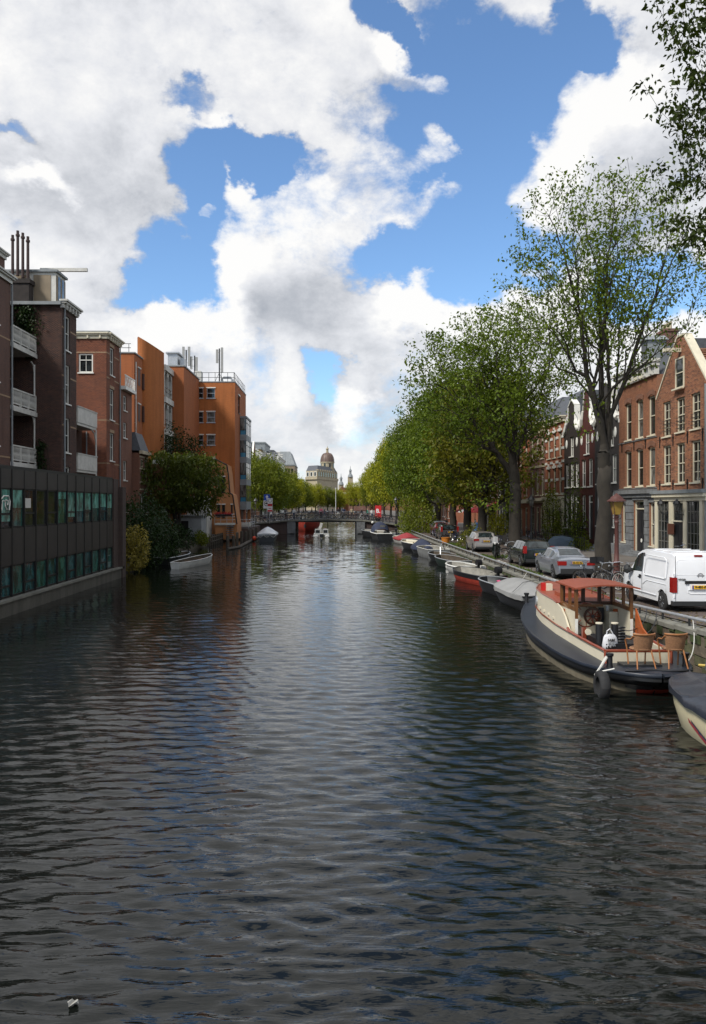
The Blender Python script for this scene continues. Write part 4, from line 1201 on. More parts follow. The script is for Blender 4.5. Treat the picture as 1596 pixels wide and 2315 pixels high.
cornice(hC, 3.7, 17.75, .5, .45, M_CREAM, 6); cornice(hC, 7, 17.75, .5, .3, M_CREAM, 7, MS)
bar(hC, 'roof', M_LEAD, (-.2, 3.9, -.3, 7, 18.26, 18.36))
for z in (16.6, 14.6, 11.1, 7.6):
    bar(hC, 'ochre_band', M_BAND, (0, .85, -.014, 0, z, z + .1), (2.15, 3.7, -.014, 0, z, z + .1))
    if z != 14.6: bar(hC, 'ochre_band', M_BAND, (0, 7, -.013, 0, z, z + .09), M=MS)
for o in ops: bar(hC, 'lintel', M_BAND, (.85, 2.15, -.02, -.001, o[1] + o[3] + .03, o[1] + o[3] + .28))
downpipe(hC, 3.6, 1, 17.8); chimney(hC, 1.2, 4.2, 18.3, 1.2, .9, .9, mat('sooty_brick', (0, 0, 0)), 4)
downpipe(hC, 5.4, 1, 10.2, MS)
BPB = brick_piece_mat('soot_brick_piece', [(.10, .052, .038), (.07, .04, .033), (.12, .058, .042), (.05, .032, .028)])
BPC = brick_piece_mat('brownred_brick_piece', [(.24, .083, .043), (.19, .07, .042), (.27, .095, .05), (.14, .058, .04)])
MB_ = Matrix(((1, 0, 0, -22.4), (0, 1, 0, 53.0), (0, 0, 1, 0), (0, 0, 0, 1)))
MBl = hB.matrix_basis.inverted() @ MB_ if False else (T(-18.75, 53.0, 0) @ RZ(pi / 2)).inverted() @ MB_
bricks(hB, BPB, .05, 3.64, 5.0, 17.85, [], MBl, near='z')
bricks(hB, BPB, 0, 2.95, 5.0, 17.7, [(.475, z, 1.15, h_) for z, h_ in ((15.0, 2.4), (11.3, 2.7), (7.9, 2.4), (4.6, 2.3))], limit=0)
bricks(hC, BPC, 4.3, 7.0, 5.0, 17.7, [(7 - 2.27, 15.0, 1.16, 1.55)], MS, near='z')
bricks(hC, BPC, 0, 3.7, 5.0, 17.7, ops, limit=0)
# ---- D: lower brick house with a white roof balcony and slate-roofed bay
hD = house('rear_house', 'low brick house with a white roof balcony next to the orange building', 66.75, 70.2, 14.2, B_C,
           [(12.5, 13.8, [1.2], 1.1, 'sash2'), (10.1, 11.45, [1.2], 1.1, 'sash2'), (6.4, 8.1, [1.2], 1.1, 'sash2'), (3.6, 5.3, [1.2], 1.1, 'sash')], side='L', X=-18.5, fm=M_WHITE, group=G_LH, z0=.6, gable='flat', D=3, roofm=M_LEAD)
rb = bar(hD, 'balustrade', M_WHITE, (0, 3.4, -.35, -.28, 15.4, 15.5)); bar(hD, 'balcony_floor', M_WHITE, (-.05, 3.45, -.42, 1.0, 14.2, 14.5))
for k in range(9): bar(rb, 'baluster', M_WHITE, (.1 + k * .39, .2 + k * .39, -.34, -.29, 14.5, 15.4))
for k in range(4): link('cross_brace', MB().tube([(.15 + k * .8, -.31, 14.55), (.85 + k * .8, -.31, 15.35)], .03, 4).mesh('cross_brace', M_WHITE), rb)
by = thing('bay_annex', 'narrow brick bay with grey slate hood and sandstone window frames', 'house annex', (-17.9, 70.6, 0), pi / 2, G_LH)
b = MB(); front(b, 3.2, 9.0, [(.35, 6.4, 1.0, 2.1), (1.75, 6.4, 1.0, 2.1), (.3, 3.6, 2.5, 1.6)], .15, .5); shell(b, 3.2, 9.0, 3, .5); b.build('wall', B_C, by)
for x in (.35, 1.75): window(by, x, 6.4, 1.0, 2.1, 'cross', M_SAND, M_GLASS, None, .15)
window(by, .3, 3.6, 2.5, 1.6, 'grid32', M_WHITE, M_CURT, None, .15)
b = MB(); b.grid([[(0, -.1, 9.2), (3.2, -.1, 9.2), (3.2, 3, 9.2), (0, 3, 9.2)], [(.3, .5, 10.9), (2.9, .5, 10.9), (2.9, 3, 10.9), (.3, 3, 10.9)]], True); b.poly([(.3, .5, 10.9), (2.9, .5, 10.9), (2.9, 3, 10.9), (.3, 3, 10.9)]); b.build('hood', M_SLATE, by)
bar(by, 'cornice', M_SAND, (-.1, 3.3, -.3, 0.0, 8.9, 9.2)); bar(by, 'white_band', M_WHITE, (0, 3.2, -.06, -.001, 3.1, 3.35))
for z in (8.6, 7.5, 6.2, 5.6): bar(by, 'sandstone_band', M_SAND, (-.02, 3.22, -.02, 0.0, z, z + .14))
# ---- E: orange rendered building with a raked fin wall
M_OR = brick_mat('orange_brick', (.47, .145, .030), (.41, .122, .027), (.26, .10, .04), dirt=.22)
M_OR2 = brick_mat('dimmed_orange_brick', (.41, .115, .028), (.35, .10, .026), (.22, .085, .04), dirt=.22)  # dimmed copy of the orange; gives the canal side its shade by colour
M_OR3 = mat('pale_orange_render', (.44, .19, .075), .85, .10, .5, bump=.25, bscale=40, dirt=.25, streak=True)
M_BRWIN = mat('brown_window_paint', (.055, .022, .016), .5, .2, 4)
eb = thing('orange_building', 'orange rendered building with a tall raked fin wall and white arched balconies', 'building', (0, 0, 0), 0)
ops = []
b = MB(); b.box(-28, -19.8, 76.0, 79.3, .6, 19.1); b.build('wall', M_OR2, eb)
MF = T(-19.8, 76, 0) @ RZ(pi / 2)
for z in (16.2, 12.6, 9.0):
    bar(eb, 'slit_window', M_BRWIN, (1.4, 2.3, -.03, .0, z, z + 1.7), M=MF); bar(eb, 'lintel', M_WHITE, (1.3, 2.4, -.1, 0.0, z + 1.72, z + 1.84), M=MF)
downpipe(eb, .25, 3.5, 18.3, MF, M_OFFW, -.12)
bar(eb, 'roof', M_LEAD, (-28, -19.7, 75.9, 79.2, 19.1, 19.22))
b = MB(); b.tube([(-24, 76.3, 20.1), (-20.2, 76.3, 20.1)], .03, 4); b.tube([(-24, 76.3, 19.7), (-20.2, 76.3, 19.7)], .03, 4)
for x in (-23.5, -22, -20.4): b.tube([(x, 76.3, 19.2), (x, 76.3, 20.1)], .03, 4)
b.build('roof_railing', M_DKMETAL, eb)
# fin: a gently bowed wall, top raked down to the right
fb = MB(); n = 14
fr_, bk_ = [], []
for i in range(n + 1):
    t = i / n
    x = -20.25 + 2.05 * t; yv = 79.3 + 2.7 * t * t - .3 * sin(pi * t); zt = 21.45 - 1.15 * t
    fr_.append((x, yv, zt)); bk_.append((x - .2, yv + .45 + .0 * t, zt))
fb.grid([[(p[0], p[1], .6) for p in fr_], fr_, bk_, [(p[0], p[1] + 3, .6) for p in bk_]])
fb.poly([(fr_[-1][0], fr_[-1][1], .6), (bk_[-1][0], bk_[-1][1] + 3, .6), bk_[-1], fr_[-1]]); fb.poly([(fr_[0][0], fr_[0][1], .6), fr_[0], bk_[0], (bk_[0][0], bk_[0][1] + 3, .6)])
fb.build('fin_wall', M_OR, eb, None, 40)
for z in (16.0, 12.7, 9.0, 5.6):
    bar(eb, 'slit_window', M_BRWIN, (-19.95, -19.6, 79.0, 79.4, z, z + 1.6))
    bar(eb, 'slit_pane', M_GLASS, (-19.9, -19.79, 78.98, 79.0, z + .1, z + 1.5))
# balcony strip with white arches
MFb = T(-18.2, 82.05, 0) @ RZ(pi / 2)
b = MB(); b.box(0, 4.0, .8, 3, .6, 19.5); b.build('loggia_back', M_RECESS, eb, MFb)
for z in (15.9, 12.5, 9.1, 5.7):
    b = MB(); b.box(0, .2, 0, .5, z, z + 2.6); b.box(1.9, 2.05, 0, .5, z, z + 2.6); b.box(3.75, 4.0, 0, .5, z, z + 2.6); b.box(-.02, 4.02, -.2, .8, z + 2.6, z + 3.2)
    for xa in (.2, 2.05):
        b.prism([(xa, z + 2.6), (xa, z + 1.9), (xa + .35, z + 2.4), (xa + .8, z + 2.6)][::-1], 'y', .02, .4)
        b.prism([(xa + 1.7, z + 2.6), (xa + 1.7, z + 1.9), (xa + 1.35, z + 2.4), (xa + .9, z + 2.6)], 'y', .02, .4)
    b.build('balcony_arch', M_OFFW, eb, MFb)
    bar(eb, 'balcony_rail', M_BRWIN, (.2, 3.75, .05, .09, z + .85, z + .92), (.2, 3.75, .05, .09, z + .45, z + .5), M=MFb)
b = MB(); b.box(-22, -16.9, 86.1, 95.6, .6, 19.6); b.build('rear_block', M_OR2, eb); bar(eb, 'rear_roof', M_LEAD, (-22, -16.8, 86.0, 95.6, 19.6, 19.75))
b = MB(); b.box(-19.0, -17.9, 87.5, 90, 19.75, 21.3); b.box(-19.2, -17.7, 87.3, 90.2, 21.3, 21.45); b.box(-17.7, -17.3, 88.0, 89.5, 19.75, 20.9); b.build('roof_cowl', M_GREYMETAL, eb)
an = thing('flat_annex', 'dark low flat-roofed annex with white roof vents behind the round tree', 'annex', (0, 0, 0))
b = MB(); b.box(-19.5, -16.3, 73.5, 75.8, .5, 8.1); b.build('wall', mat('brown_render', (.14, .06, .028), .9, .2, 1, dirt=.4), an)
for x in (-18.6, -17.0): bar(an, 'roof_vent', M_WHITE, (x - .4, x + .4, 73.6, 74.6, 8.1, 8.5))
# ---- G: the big orange corner block
gb = thing('orange_corner_block', 'big orange rendered corner block with roof antennas and a glazed bay', 'building', (0, 0, 0))
GY, GX0, GX1, GZ = 95.7, XY(414, 95.7), -12.5, 19.35
wins = []
for x0, x1 in ((XY(441, GY), XY(459.5, GY)), (XY(467.5, GY), XY(486, GY))):
    for z0, z1 in ((17.4, 18.62), (14.4, 15.7), (11.6, 12.85), (8.7, 9.95)):
        wins.append((x0 - GX0, z0, x1 - x0, z1 - z0))
b = MB(); front(b, GX1 - GX0, GZ, wins, .18, .3); b.build('front_wall', M_OR, gb, T(GX0, GY, 0))
for o in wins:
    window(gb, o[0], o[1], o[2], o[3], 'slide', M_GREYMETAL, M_CURT if random.random() < .4 else M_GLASS, T(GX0, GY, 0), .18, ft=.06)
    bar(gb, 'lintel', M_WHITE, (o[0] - .08, o[0] + o[2] + .08, -.09, 0.0, o[1] + o[3] + .005, o[1] + o[3] + .12), M=T(GX0, GY, 0))
b = MB(); front(b, 11.6, GZ, [(3.2, 16.0, 1.7, 2.2)], .2, .3)
b.poly([(0, 7, .3), (0, 7, GZ), (11.6, 7, GZ), (11.6, 7, .3)]); b.poly([(11.6, 0, .3), (11.6, 7, .3), (11.6, 7, GZ), (11.6, 0, GZ)])
MG = T(GX1, GY, 0) @ RZ(pi / 2)
b.build('canal_wall', M_OR2, gb, MG)  # shade of this side is put into the darker wall colour
window(gb, 3.2, 16.0, 1.7, 2.2, 'sash2', M_BRWIN, M_GLASS, MG)
bar(gb, 'lintel', M_WHITE, (3.1, 5.0, -.09, 0, 18.22, 18.36), M=MG)
bar(gb, 'roof', M_LEAD, (GX0 - .02, GX1 + .05, GY - .05, GY + 11.6, GZ + .002, GZ + .12))
# glazed bay
for i, z in enumerate((13.35, 10.45, 7.55, 4.65)):
    b = MB(); b.box(5.0, 10.4, -.85, 0, z - .75, z + .0); b.build('bay_spandrel', M_LEAD, gb, MG)
    fr = MB()
    for x in (5.0, 6.75, 8.55, 10.3): fr.box(x, x + .1, -.85, -.75, z, z + 2.15)
    fr.box(5.0, 10.4, -.85, -.75, z + 1.5, z + 1.56)
    fr.box(5.0, 5.1, -.08, 0, z, z + 2.15); fr.box(10.3, 10.4, -.08, 0, z, z + 2.15); fr.box(5.0, 5.08, -.75, -.08, z + .55, z + .6)
    f_ = fr.build('bay_window', M_DKMETAL, gb, MG)
    for xa, xb in ((5.1, 6.75), (6.85, 8.55), (8.65, 10.3)):
        bar(f_, 'pane', M_TEAL if i % 2 else M_CURT, (xa, xb, -.82, -.79, z, z + 2.15))
    bar(f_, 'pane', M_CURT, (5.02, 5.05, -.75, -.08, z + .6, z + 2.15)); bar(f_, 'blue_pane', mat('blue_pane', (.04, .2, .32), .2), (5.02, 5.05, -.75, -.08, z, z + .55))
b = MB(); b.box(4.95, 10.45, -.9, 0, 15.5, 15.75); b.build('bay_roof', M_LEAD, gb, MG)
bar(gb, 'bay_base', M_LEAD, (5.0, 10.4, -.85, 0, 3.6, 3.9), M=MG)
bar(gb, 'entrance_door', M_BRWIN, (6.0, 8.5, -.03, 0.0, 1.3, 3.5), M=MG); bar(gb, 'column', M_OR3, (10.0, 10.4, -.8, -.4, 1.0, 3.6), M=MG)
# ladder in a grey strip
b = MB()
for x in (GX0 - .12, GX0 + .35): b.box(x - .03, x + .03, GY - .22, GY - .16, 1, 19.2)
ld = b.build('wall_ladder', M_GREYMETAL, gb)
rm = MB(); rm.box(-.22, .22, -.02, .02, 0, .05); rme = rm.mesh('rung', M_GREYMETAL)
for i in range(52): link('rung', rme, ld, T(GX0 + .115, GY - .19, 1.2 + .34 * i))
bar(gb, 'ladder_strip', M_LEAD, (GX0 - .2, GX0 + .42, GY - .09, GY - .003, 1, 18.2)); bar(gb, 'white_box', M_WHITE, (GX0 - .25, GX0 + .45, GY - .3, GY + .1, 18.4, 19.3))
b = MB()
for z in (20.0, 20.6): b.tube([(GX0, GY + .3, z), (GX1 - .1, GY + .3, z), (GX1 - .1, GY + 11.3, z)], .03, 4)
for i in range(9): b.tube([(GX0 + i * .78, GY + .3, GZ), (GX0 + i * .78, GY + .3, 20.6)], .03, 4)
for i in range(9): b.tube([(GX1 - .1, GY + .3 + i * 1.37, GZ), (GX1 - .1, GY + .3 + i * 1.37, 20.6)], .03, 4)
b.build('roof_railing', M_DKMETAL, gb)
b = MB(); b.tube([(-14.4, GY + 2, 19.45), (-14.4, GY + 2, 20.1), (-14.2, GY + 2, 20.25), (-13.3, GY + 2, 20.25), (-13.1, GY + 2, 20.0), (-13.1, GY + 2, 19.45)], .16, 8); b.build('vent_pipe', M_GREYMETAL, gb)
bar(gb, 'equipment_cabinet', M_OFFW, (XY(441, GY + 1), XY(455, GY + 1), GY + .8, GY + 1.8, 19.46, 20.9)); bar(gb, 'equipment_cabinet', M_LEAD, (XY(427, GY + 1), XY(438, GY + 1), GY + .9, GY + 1.6, 19.46, 20.3))
def antenna(px, z0, z1, panels, lab):
    x = XY(px, GY + 1.4)
    t = thing('antenna_mast', lab, 'antenna', (x, GY + 1.4, 19.46), 0, 'antennas on the orange roof')
    b = MB(); b.tube([(0, 0, 0), (0, 0, z1 - 19.46)], .085, 6); b.tube([(-.7, .2, 0), (0, 0, (z0 - 19.46) * .6 + .4)], .03, 4); b.tube([(.6, .3, 0), (0, 0, (z0 - 19.46) * .6 + .3)], .03, 4); b.build('mast', M_DKMETAL, t)
    for dx, dy, za, zb in panels:
        b = MB(); b.box(dx - .14, dx + .14, dy - .08, dy + .08, za - 19.46, zb - 19.46); b.tube([(dx, dy, za - 19.46 + .4), (0, 0, za - 19.46 + .4)], .025, 4); b.tube([(dx, dy, zb - 19.46 - .4), (0, 0, zb - 19.46 - .4)], .025, 4)
        b.build('antenna_panel', mat('antenna_grey', (.30, .30, .29), .6, .1, 3), t)
    return t
antenna(421, 21, 23.6, [(-.33, -.1, 20.6, 24.0), (.38, -.12, 21.6, 24.0)], 'taller antenna mast with two broad white panels on the left of the orange roof')
antenna(440, 21, 22.9, [(-.42, 0, 21.2, 22.8), (.26, -.1, 20.6, 22.7)], 'short antenna mast with slim panels on a cabinet on the orange roof')
antenna(496, 21, 23.8, [(.34, -.1, 20.8, 23.9), (-.3, .1, 22.0, 23.7)], 'lone antenna mast near the right end of the orange roof')
# pale orange wing with a raked edge in front of the corner block
AY = 91.6
pts = [(462, 1225), (462, 1036), (488, 1038.5), (513, 1051), (516, 1070), (520, 1115), (526, 1118), (536, 1185), (536, 1225)]
wg = thing('orange_wing', 'pale orange wing with a raked side in front of the orange corner block', 'building', (0, 0, 0))
b = MB(); b.prism([(XY(p, AY), max(.2, ZY(q, AY))) for p, q in pts][::-1], 'y', AY, GY - .02); b.build('wall', M_OR3, wg)
e = MB()
for (p, q), (p2, q2) in zip(pts[1:-2], pts[2:-1]):
    e.tube([(XY(p, AY), AY - .04, ZY(q, AY)), (XY(p2, AY), AY - .04, ZY(q2, AY))], .07, 4)
e.build('edge_trim', M_BLACK, wg)
MW = T(0, AY, 0)
for px0, px1, q0, q1 in ((500, 509, 1078, 1115), (492, 498, 1076, 1112), (491, 498, 1141, 1170), (502, 509, 1141, 1172), (522, 526, 1141, 1168)):
    x0, x1, z0, z1 = XY(px0, AY), XY(px1, AY), ZY(q1, AY), ZY(q0, AY)
    f_ = bar(wg, 'window', M_BRWIN, (x0, x1, -.05, -.0, z0, z1), M=MW); bar(f_, 'pane', M_GLASS, (x0 + .07, x1 - .07, -.06, -.051, z0 + .07, z1 - .07)); bar(f_, 'lintel', M_WHITE, (x0 - .06, x1 + .06, -.11, -.001, z1 + .01, z1 + .12))
bar(wg, 'lower_wall_band', M_OFFW, (XY(466, AY), XY(492, AY), -.05, -.001, ZY(1213, AY), ZY(1208, AY)), M=MW)
for x in (-14.1, -13.4): bar(wg, 'cellar_window', M_DKMETAL, (x, x + .5, -.04, -.001, .7, 1.6), M=MW)
# terrace with railing, flower box and steps
te = thing('terrace', 'small railed terrace with steps down to the water by the orange wing', 'terrace', (0, 0, 0))
b = MB(); b.box(-14.0, -11.9, 89.3, 91.55, 1.9, 2.1); b.build('floor', M_OFFW, te)
b = MB(); b.box(-13.95, -12.6, 89.5, 91.5, .2, 1.9); b.build('base_wall', M_OR3, te)
b = MB()
for z in (2.5, 2.85, 3.15): b.tube([(-14, 89.35, z), (-11.95, 89.35, z), (-11.95, 91.5, z)], .025, 4)
for x in (-14, -13.3, -12.6, -11.95): b.tube([(x, 89.35, 2.1), (x, 89.35, 3.15)], .03, 4)
b.build('railing', M_GREYMETAL, te)
for i in range(7): bar(te, 'step', M_STONE, (-12.6, -11.8, 88.6 - i * .02, 89.2, 1.75 - i * .24, 1.8 - i * .24))
fb_ = thing('flower_box', 'flower box full of red geraniums on the terrace railing', 'flower box', (-13.0, 89.3, 3.15))
bar(fb_, 'box', M_BLACK, (-.9, .9, -.12, .12, -.22, 0))
vs, fs = [], []
r = np.random.default_rng(2)
for i in range(260):
    c = np.array([r.uniform(-.95, .95), r.normal(0, .12), abs(r.normal(.08, .1))]); a = r.normal(0, .06, (3, 3))
    fs.append((len(vs), len(vs) + 1, len(vs) + 2)); vs += list(c + a)
link('blossoms', fast_mesh('blossoms', np.array(vs), np.array(fs), mat('red_petals', (.45, .012, .01), .6)), fb_)
# white landing block and garden shed by the shore
sh = thing('garden_shed', 'pale grey garden shed under the round tree with dark doorway', 'shed', (0, 0, 0))
b = MB(); b.box(-17.0, -14.6, 84, 87, .6, 3.0); b.build('wall', mat('grey_blue_render', (.30, .32, .34), .8, .1, 2, dirt=.3), sh); bar(sh, 'roof', M_LEAD, (-17.2, -14.4, 83.8, 87.2, 3.0, 3.12)); bar(sh, 'doorway', M_BLACK, (-16.9, -16.0, 83.96, 83.998, .7, 2.5)); b = MB(); b.box(-17.4, -14.6, 87.6, 91, .6, 5.2); tag(b.build('white_wall', M_WHW), 'plain whitish garden wall behind the shed', 'wall')
# mooring posts along the left shore
pm_ = MB(); pm_.lathe([(.16, -1), (.16, .95), (.13, 1.05), (.05, 1.08)], 8); pmo = pm_.mesh('mooring_post', mat('weathered_wood', (.075, .062, .048), .9, .3, 3, bump=.5, bscale=10, dirt=.6))
i = 0
for px, py in ((515, 1241), (528, 1238), (536, 1232), (546, 1227), (556, 1226), (563, 1222), (572, 1219), (580, 1216)):
    x, y = WP(px, py)
    o = link('mooring_post', pmo); o.location = (max(x, -12.4), y, random.uniform(.0, .35))
    tag(o, ('nearest', 'second nearest', 'third nearest', 'fourth nearest', 'fifth nearest', 'sixth nearest', 'second farthest', 'farthest')[i] + ' weathered wooden mooring post along the left shore', 'mooring post', 'mooring posts along the left shore'); i += 1
fe = thing('plank_fence', 'low grey plank fence along the left shore', 'fence', (0, 0, 0)); wd_ = mat('weathered_wood', (0, 0, 0))
for z in (.35, .8): bar(fe, 'board', wd_, (-13.1, -12.98, 80, 89, z, z + .1))
for k in range(8): bar(fe, 'post', wd_, (-13.12, -12.96, 80 + k * 1.25, 80.14 + k * 1.25, -.4, 1.05))
b = MB(); b.tube([WP(514, 1243, .05) + (.1,), WP(540, 1238, .05) + (.1,), WP(566, 1224, .05) + (.1,), WP(586, 1214, .05) + (.1,)], .16, 6); tag(b.build('floating_beam', mat('weathered_wood', (0, 0, 0))), 'floating timber beam lying along the left shore', 'timber beam')
bar(te, 'landing_block', M_OFFW, (-11.95, -10.9, 97.5, 99.5, 1.5, 1.95))
b = MB(); b.box(-13.0, -10.9, 96.0, 111.5, -1, 1.3); tag(b.build('left_quay', M_BBRICK), 'brown brick quay below the orange corner block', 'quay wall')
qr = thing('landing_railing', 'grey tube railing on the landing beside the glazed bay', 'railing', (0, 0, 0))
b = MB()
for z in (1.7, 2.0, 2.35): b.tube([(-11.0, 97.5, z), (-11.0, 104, z)], .03, 4); b.tube([(-12.3, 97.5, z), (-11.0, 97.5, z)], .03, 4)
for y in (97.5, 99.6, 101.8, 104): b.tube([(-11.0, y, 1.3), (-11.0, y, 2.35)], .035, 4)
b.build('rail', M_GREYMETAL, qr)
# ---- row of houses past the bridge on the left
G_FL = 'houses past the bridge on the left'
lf = [(181, 189, B_B, 'dark grey-brick house first past the bridge on the left', 13.6, 'bell', 17), (189, 197, B_A, 'brown brick house second past the bridge on the left', 14.5, 'neck', 18.5),
      (197, 205, B_C, 'red brick house third past the bridge on the left', 16, 'spout', 20.5), (205, 216, B_R2, 'orange brick house fourth past the bridge on the left', 17, None, 0), (216, 228, M_WHW, 'pale rendered house fifth past the bridge on the left', 17, None, 0),
      (228, 244, M_DGRY, 'grey house with bright dormers sixth past the bridge on the left', 18, None, 0), (244, 262, B_A, 'brown house seventh past the bridge on the left', 18.5, None, 0), (262, 284, M_TAN, 'tan house eighth past the bridge on the left', 20, None, 0), (284, 320, M_WHW, 'wide pale building far down the left bank', 22, None, 0)]
for i, (a, c, mm, lab, hh, gk, gz) in enumerate(lf):
    ww = c - a
    rows = [(zb, zb + 2.1, [ww * .2, ww * .5, ww * .8], min(1.3, ww * .16), 'sash') for zb in (9.8, 6.2, 2.4)]
    if hh > 15: rows.append((13.2, 15.0, [ww * .2, ww * .5, ww * .8], 1.3, 'sash'))
    th = house('town_house', lab, a, c, hh, mm, rows, side='L', X=-21.2, fm=M_WHITE, group=G_FL, cor=(.7, .5, 0), gable=(gk, gz) if gk else None, z0=1.1, D=12)
    if not gk:
        for k in range(2):
            x = ww * (.3 + .4 * k)
            d_ = bar(th, 'dormer', M_WHITE, (x - .9, x + .9, .2, 2.5, hh + .05, hh + 1.9)); bar(d_, 'dormer_roof', M_WHITE, (x - 1.1, x + 1.1, .0, 2.6, hh + 1.9, hh + 2.15)); bar(d_, 'pane', M_GLASS, (x - .6, x + .6, .16, .199, hh + .4, hh + 1.6))
    chimney(th, ww * .85, 5, hh + 1, 1.2, .8, 2.2, B_R7, 3)
for nm, lab, x0, x1, y0, y1, z0, z1, mm in (('yellow_brick_block', 'ochre brick upper block rising behind the first far houses on the left', -31, -22, 225, 240, 1, 20.3, mat('ochre_brick', (.24, .17, .07), .85, .15, 2, dirt=.3)),
                                          ('grey_flat', 'grey flat-roofed block behind the ochre one on the left', -34, -23.5, 255, 275, 1, 24.3, M_LEAD),
                                          ('zinc_roof_block', 'tall block with standing seam zinc roof down the left bank', -25.5, -18.0, 335, 360, 1, 21, M_TAN)):
    t = thing(nm, lab, 'building', (0, 0, 0))
    b = MB(); b.box(x0, x1, y0, y1, z0, z1); b.build('wall', mm, t); bar(t, 'roof_edge', M_LEAD, (x0 - .2, x1 + .2, y0 - .2, y1, z1, z1 + .5))
    for k in range(5): bar(t, 'window', M_GLASS, (x0 + (x1 - x0) * (.08 + .18 * k), x0 + (x1 - x0) * (.2 + .18 * k), y0 - .06, y0 + .02, z1 - 3.2, z1 - 1.3))
    if nm == 'zinc_roof_block':
        b = MB(); b.grid([[(x0, y0, 21.5), (x1, y0, 21.5), (x1, y1, 21.5), (x0, y1, 21.5)], [(x0 + 1, y0 + 4, 27.3), (x1 - 2.2, y0 + 4, 27.3), (x1 - 2.2, y1, 27.3), (x0 + 1, y1, 27.3)]], True); b.poly([(x0 + 1, y0 + 4, 27.3), (x1 - 2.2, y0 + 4, 27.3), (x1 - 2.2, y1, 27.3), (x0 + 1, y1, 27.3)]); b.build('zinc_roof', M_LEAD, t)
        sm = MB(); sm.box(-.08, .08, 0, .12, 0, 1)
        for k in range(9):
            x = x0 + .6 + k * .8; b = MB(); b.tube([(x + (.5 if k < 4 else -.2), y0 - .05, 21.5), (x0 + 1.2 + k * .52, y0 + 3.95, 27.35)], .07, 4); b.build('roof_seam', M_LEAD, t)
# ---- domed palace at the end
DY = 420.0
dm_ = thing('domed_building', 'sandstone building with a copper-brown dome closing the view down the canal', 'domed building', (0, 0, 0))
def dx(px): return XY(px, DY)
M_SAND2 = mat('far_sandstone', (.36, .31, .21), .8, .12, 1, dirt=.3)
M_COPPER = mat('brown_copper', (.125, .08, .062), .5, .25, .8, dirt=.3)
pl = [(dx(690), DY + 6), (dx(717), DY), (dx(764), DY + 34), (dx(764) - 6, DY + 60), (dx(690), DY + 60)]
b = MB(); b.prism(pl, 'z', 1, 19.0); b.build('lower_wall', M_SAND2, dm_)
b = MB(); ce = Vector((sum(p[0] for p in pl) / 5, sum(p[1] for p in pl) / 5)); po = [tuple(ce + (Vector(p) - ce) * 1.035) for p in pl]; b.prism(po, 'z', 17.8, 19.2); b.build('cornice', M_SAND2, dm_)
p2 = [tuple(ce + (Vector(p) - ce) * .97) for p in pl]
b = MB(); b.prism(p2, 'z', 19.2, 22.6); b.build('attic_storey', M_SAND2, dm_)
p3 = [tuple(ce + (Vector(p) - ce) * .8) for p in pl]
b = MB(); b.grid([[(p[0], p[1], 22.6) for p in p2], [(p[0], p[1], 25.7) for p in p3]], True); b.poly([(p[0], p[1], 25.7) for p in p3]); b.build('mansard_roof', M_SLATE, dm_)
for k in range(9):
    t = (k + .5) / 9
    a, c = Vector(p2[1]), Vector(p2[2]); q = a + (c - a) * t; dn = (c - a).normalized()
    M = Matrix(((dn.x, -dn.y, 0, q.x), (dn.y, dn.x, 0, q.y), (0, 0, 1, 0), (0, 0, 0, 1)))
    f_ = bar(dm_, 'attic_window', M_SAND2, (-1.3, 1.3, -.3, .1, 19.3, 22.4), M=M); bar(f_, 'pane', M_GLASS, (-.8, .8, -.34, -.301, 19.6, 21.9))
    bar(dm_, 'dormer', M_SAND2, (-.9, .9, -.2, 1.2, 22.6, 23.4), M=M)
for k in range(3):
    t = (k + .5) / 3; q = Vector(p2[0]) + (Vector(p2[1]) - Vector(p2[0])) * t; dn = (Vector(p2[1]) - Vector(p2[0])).normalized()
    M = Matrix(((dn.x, -dn.y, 0, q.x), (dn.y, dn.x, 0, q.y), (0, 0, 1, 0), (0, 0, 0, 1)))
    f_ = bar(dm_, 'attic_window', M_WHITE, (-1.0, 1.0, -.2, .1, 19.5, 22.0), M=M); bar(f_, 'pane', M_GLASS, (-.7, .7, -.24, -.201, 19.7, 21.8))
dcx, dcy = dx(738.5), DY + 30
k_ = (DY + 30) / DY
b = MB(); b.lathe([(4.1, 22), (4.1, 24.6), (4.3, 24.7), (4.3, 25.1), (3.9, 25.2), (3.9, 28.1), (4.2, 28.2), (4.2, 28.8)], 16, (dcx, dcy)); b.build('drum', M_SAND2, dm_)
b = MB(); b.lathe([(3.95, 28.8), (3.85, 30.2), (3.5, 31.7), (2.9, 32.9), (2.0, 33.8), (.9, 34.2), (.8, 34.3)], 20, (dcx, dcy)); do = b.build('dome', M_COPPER, dm_, None, 60)
for k in range(10):
    a = 2 * pi * k / 10; b = MB(); b.tube([(dcx + r_ * cos(a), dcy + r_ * sin(a), z) for r_, z in ((4.0, 28.8), (3.92, 30.2), (3.57, 31.7), (2.95, 32.95), (2.05, 33.85))], .09, 4); b.build('dome_rib', M_COPPER, do)
for k in range(8):
    a = 2 * pi * (k + .5) / 8; bar(dm_, 'drum_window', M_GLASS, (-.5, .5, -.05, .05, 25.5, 27.8), M=T(dcx + 3.93 * cos(a), dcy + 3.93 * sin(a), 0) @ RZ(a + pi / 2))
b = MB(); b.lathe([(.9, 34.3), (.7, 34.5), (.65, 36.1), (.95, 36.2), (.8, 36.6), (.25, 37.1), (.1, 37.9), (.02, 38.3)], 10, (dcx, dcy)); b.build('lantern', M_SAND2, dm_)
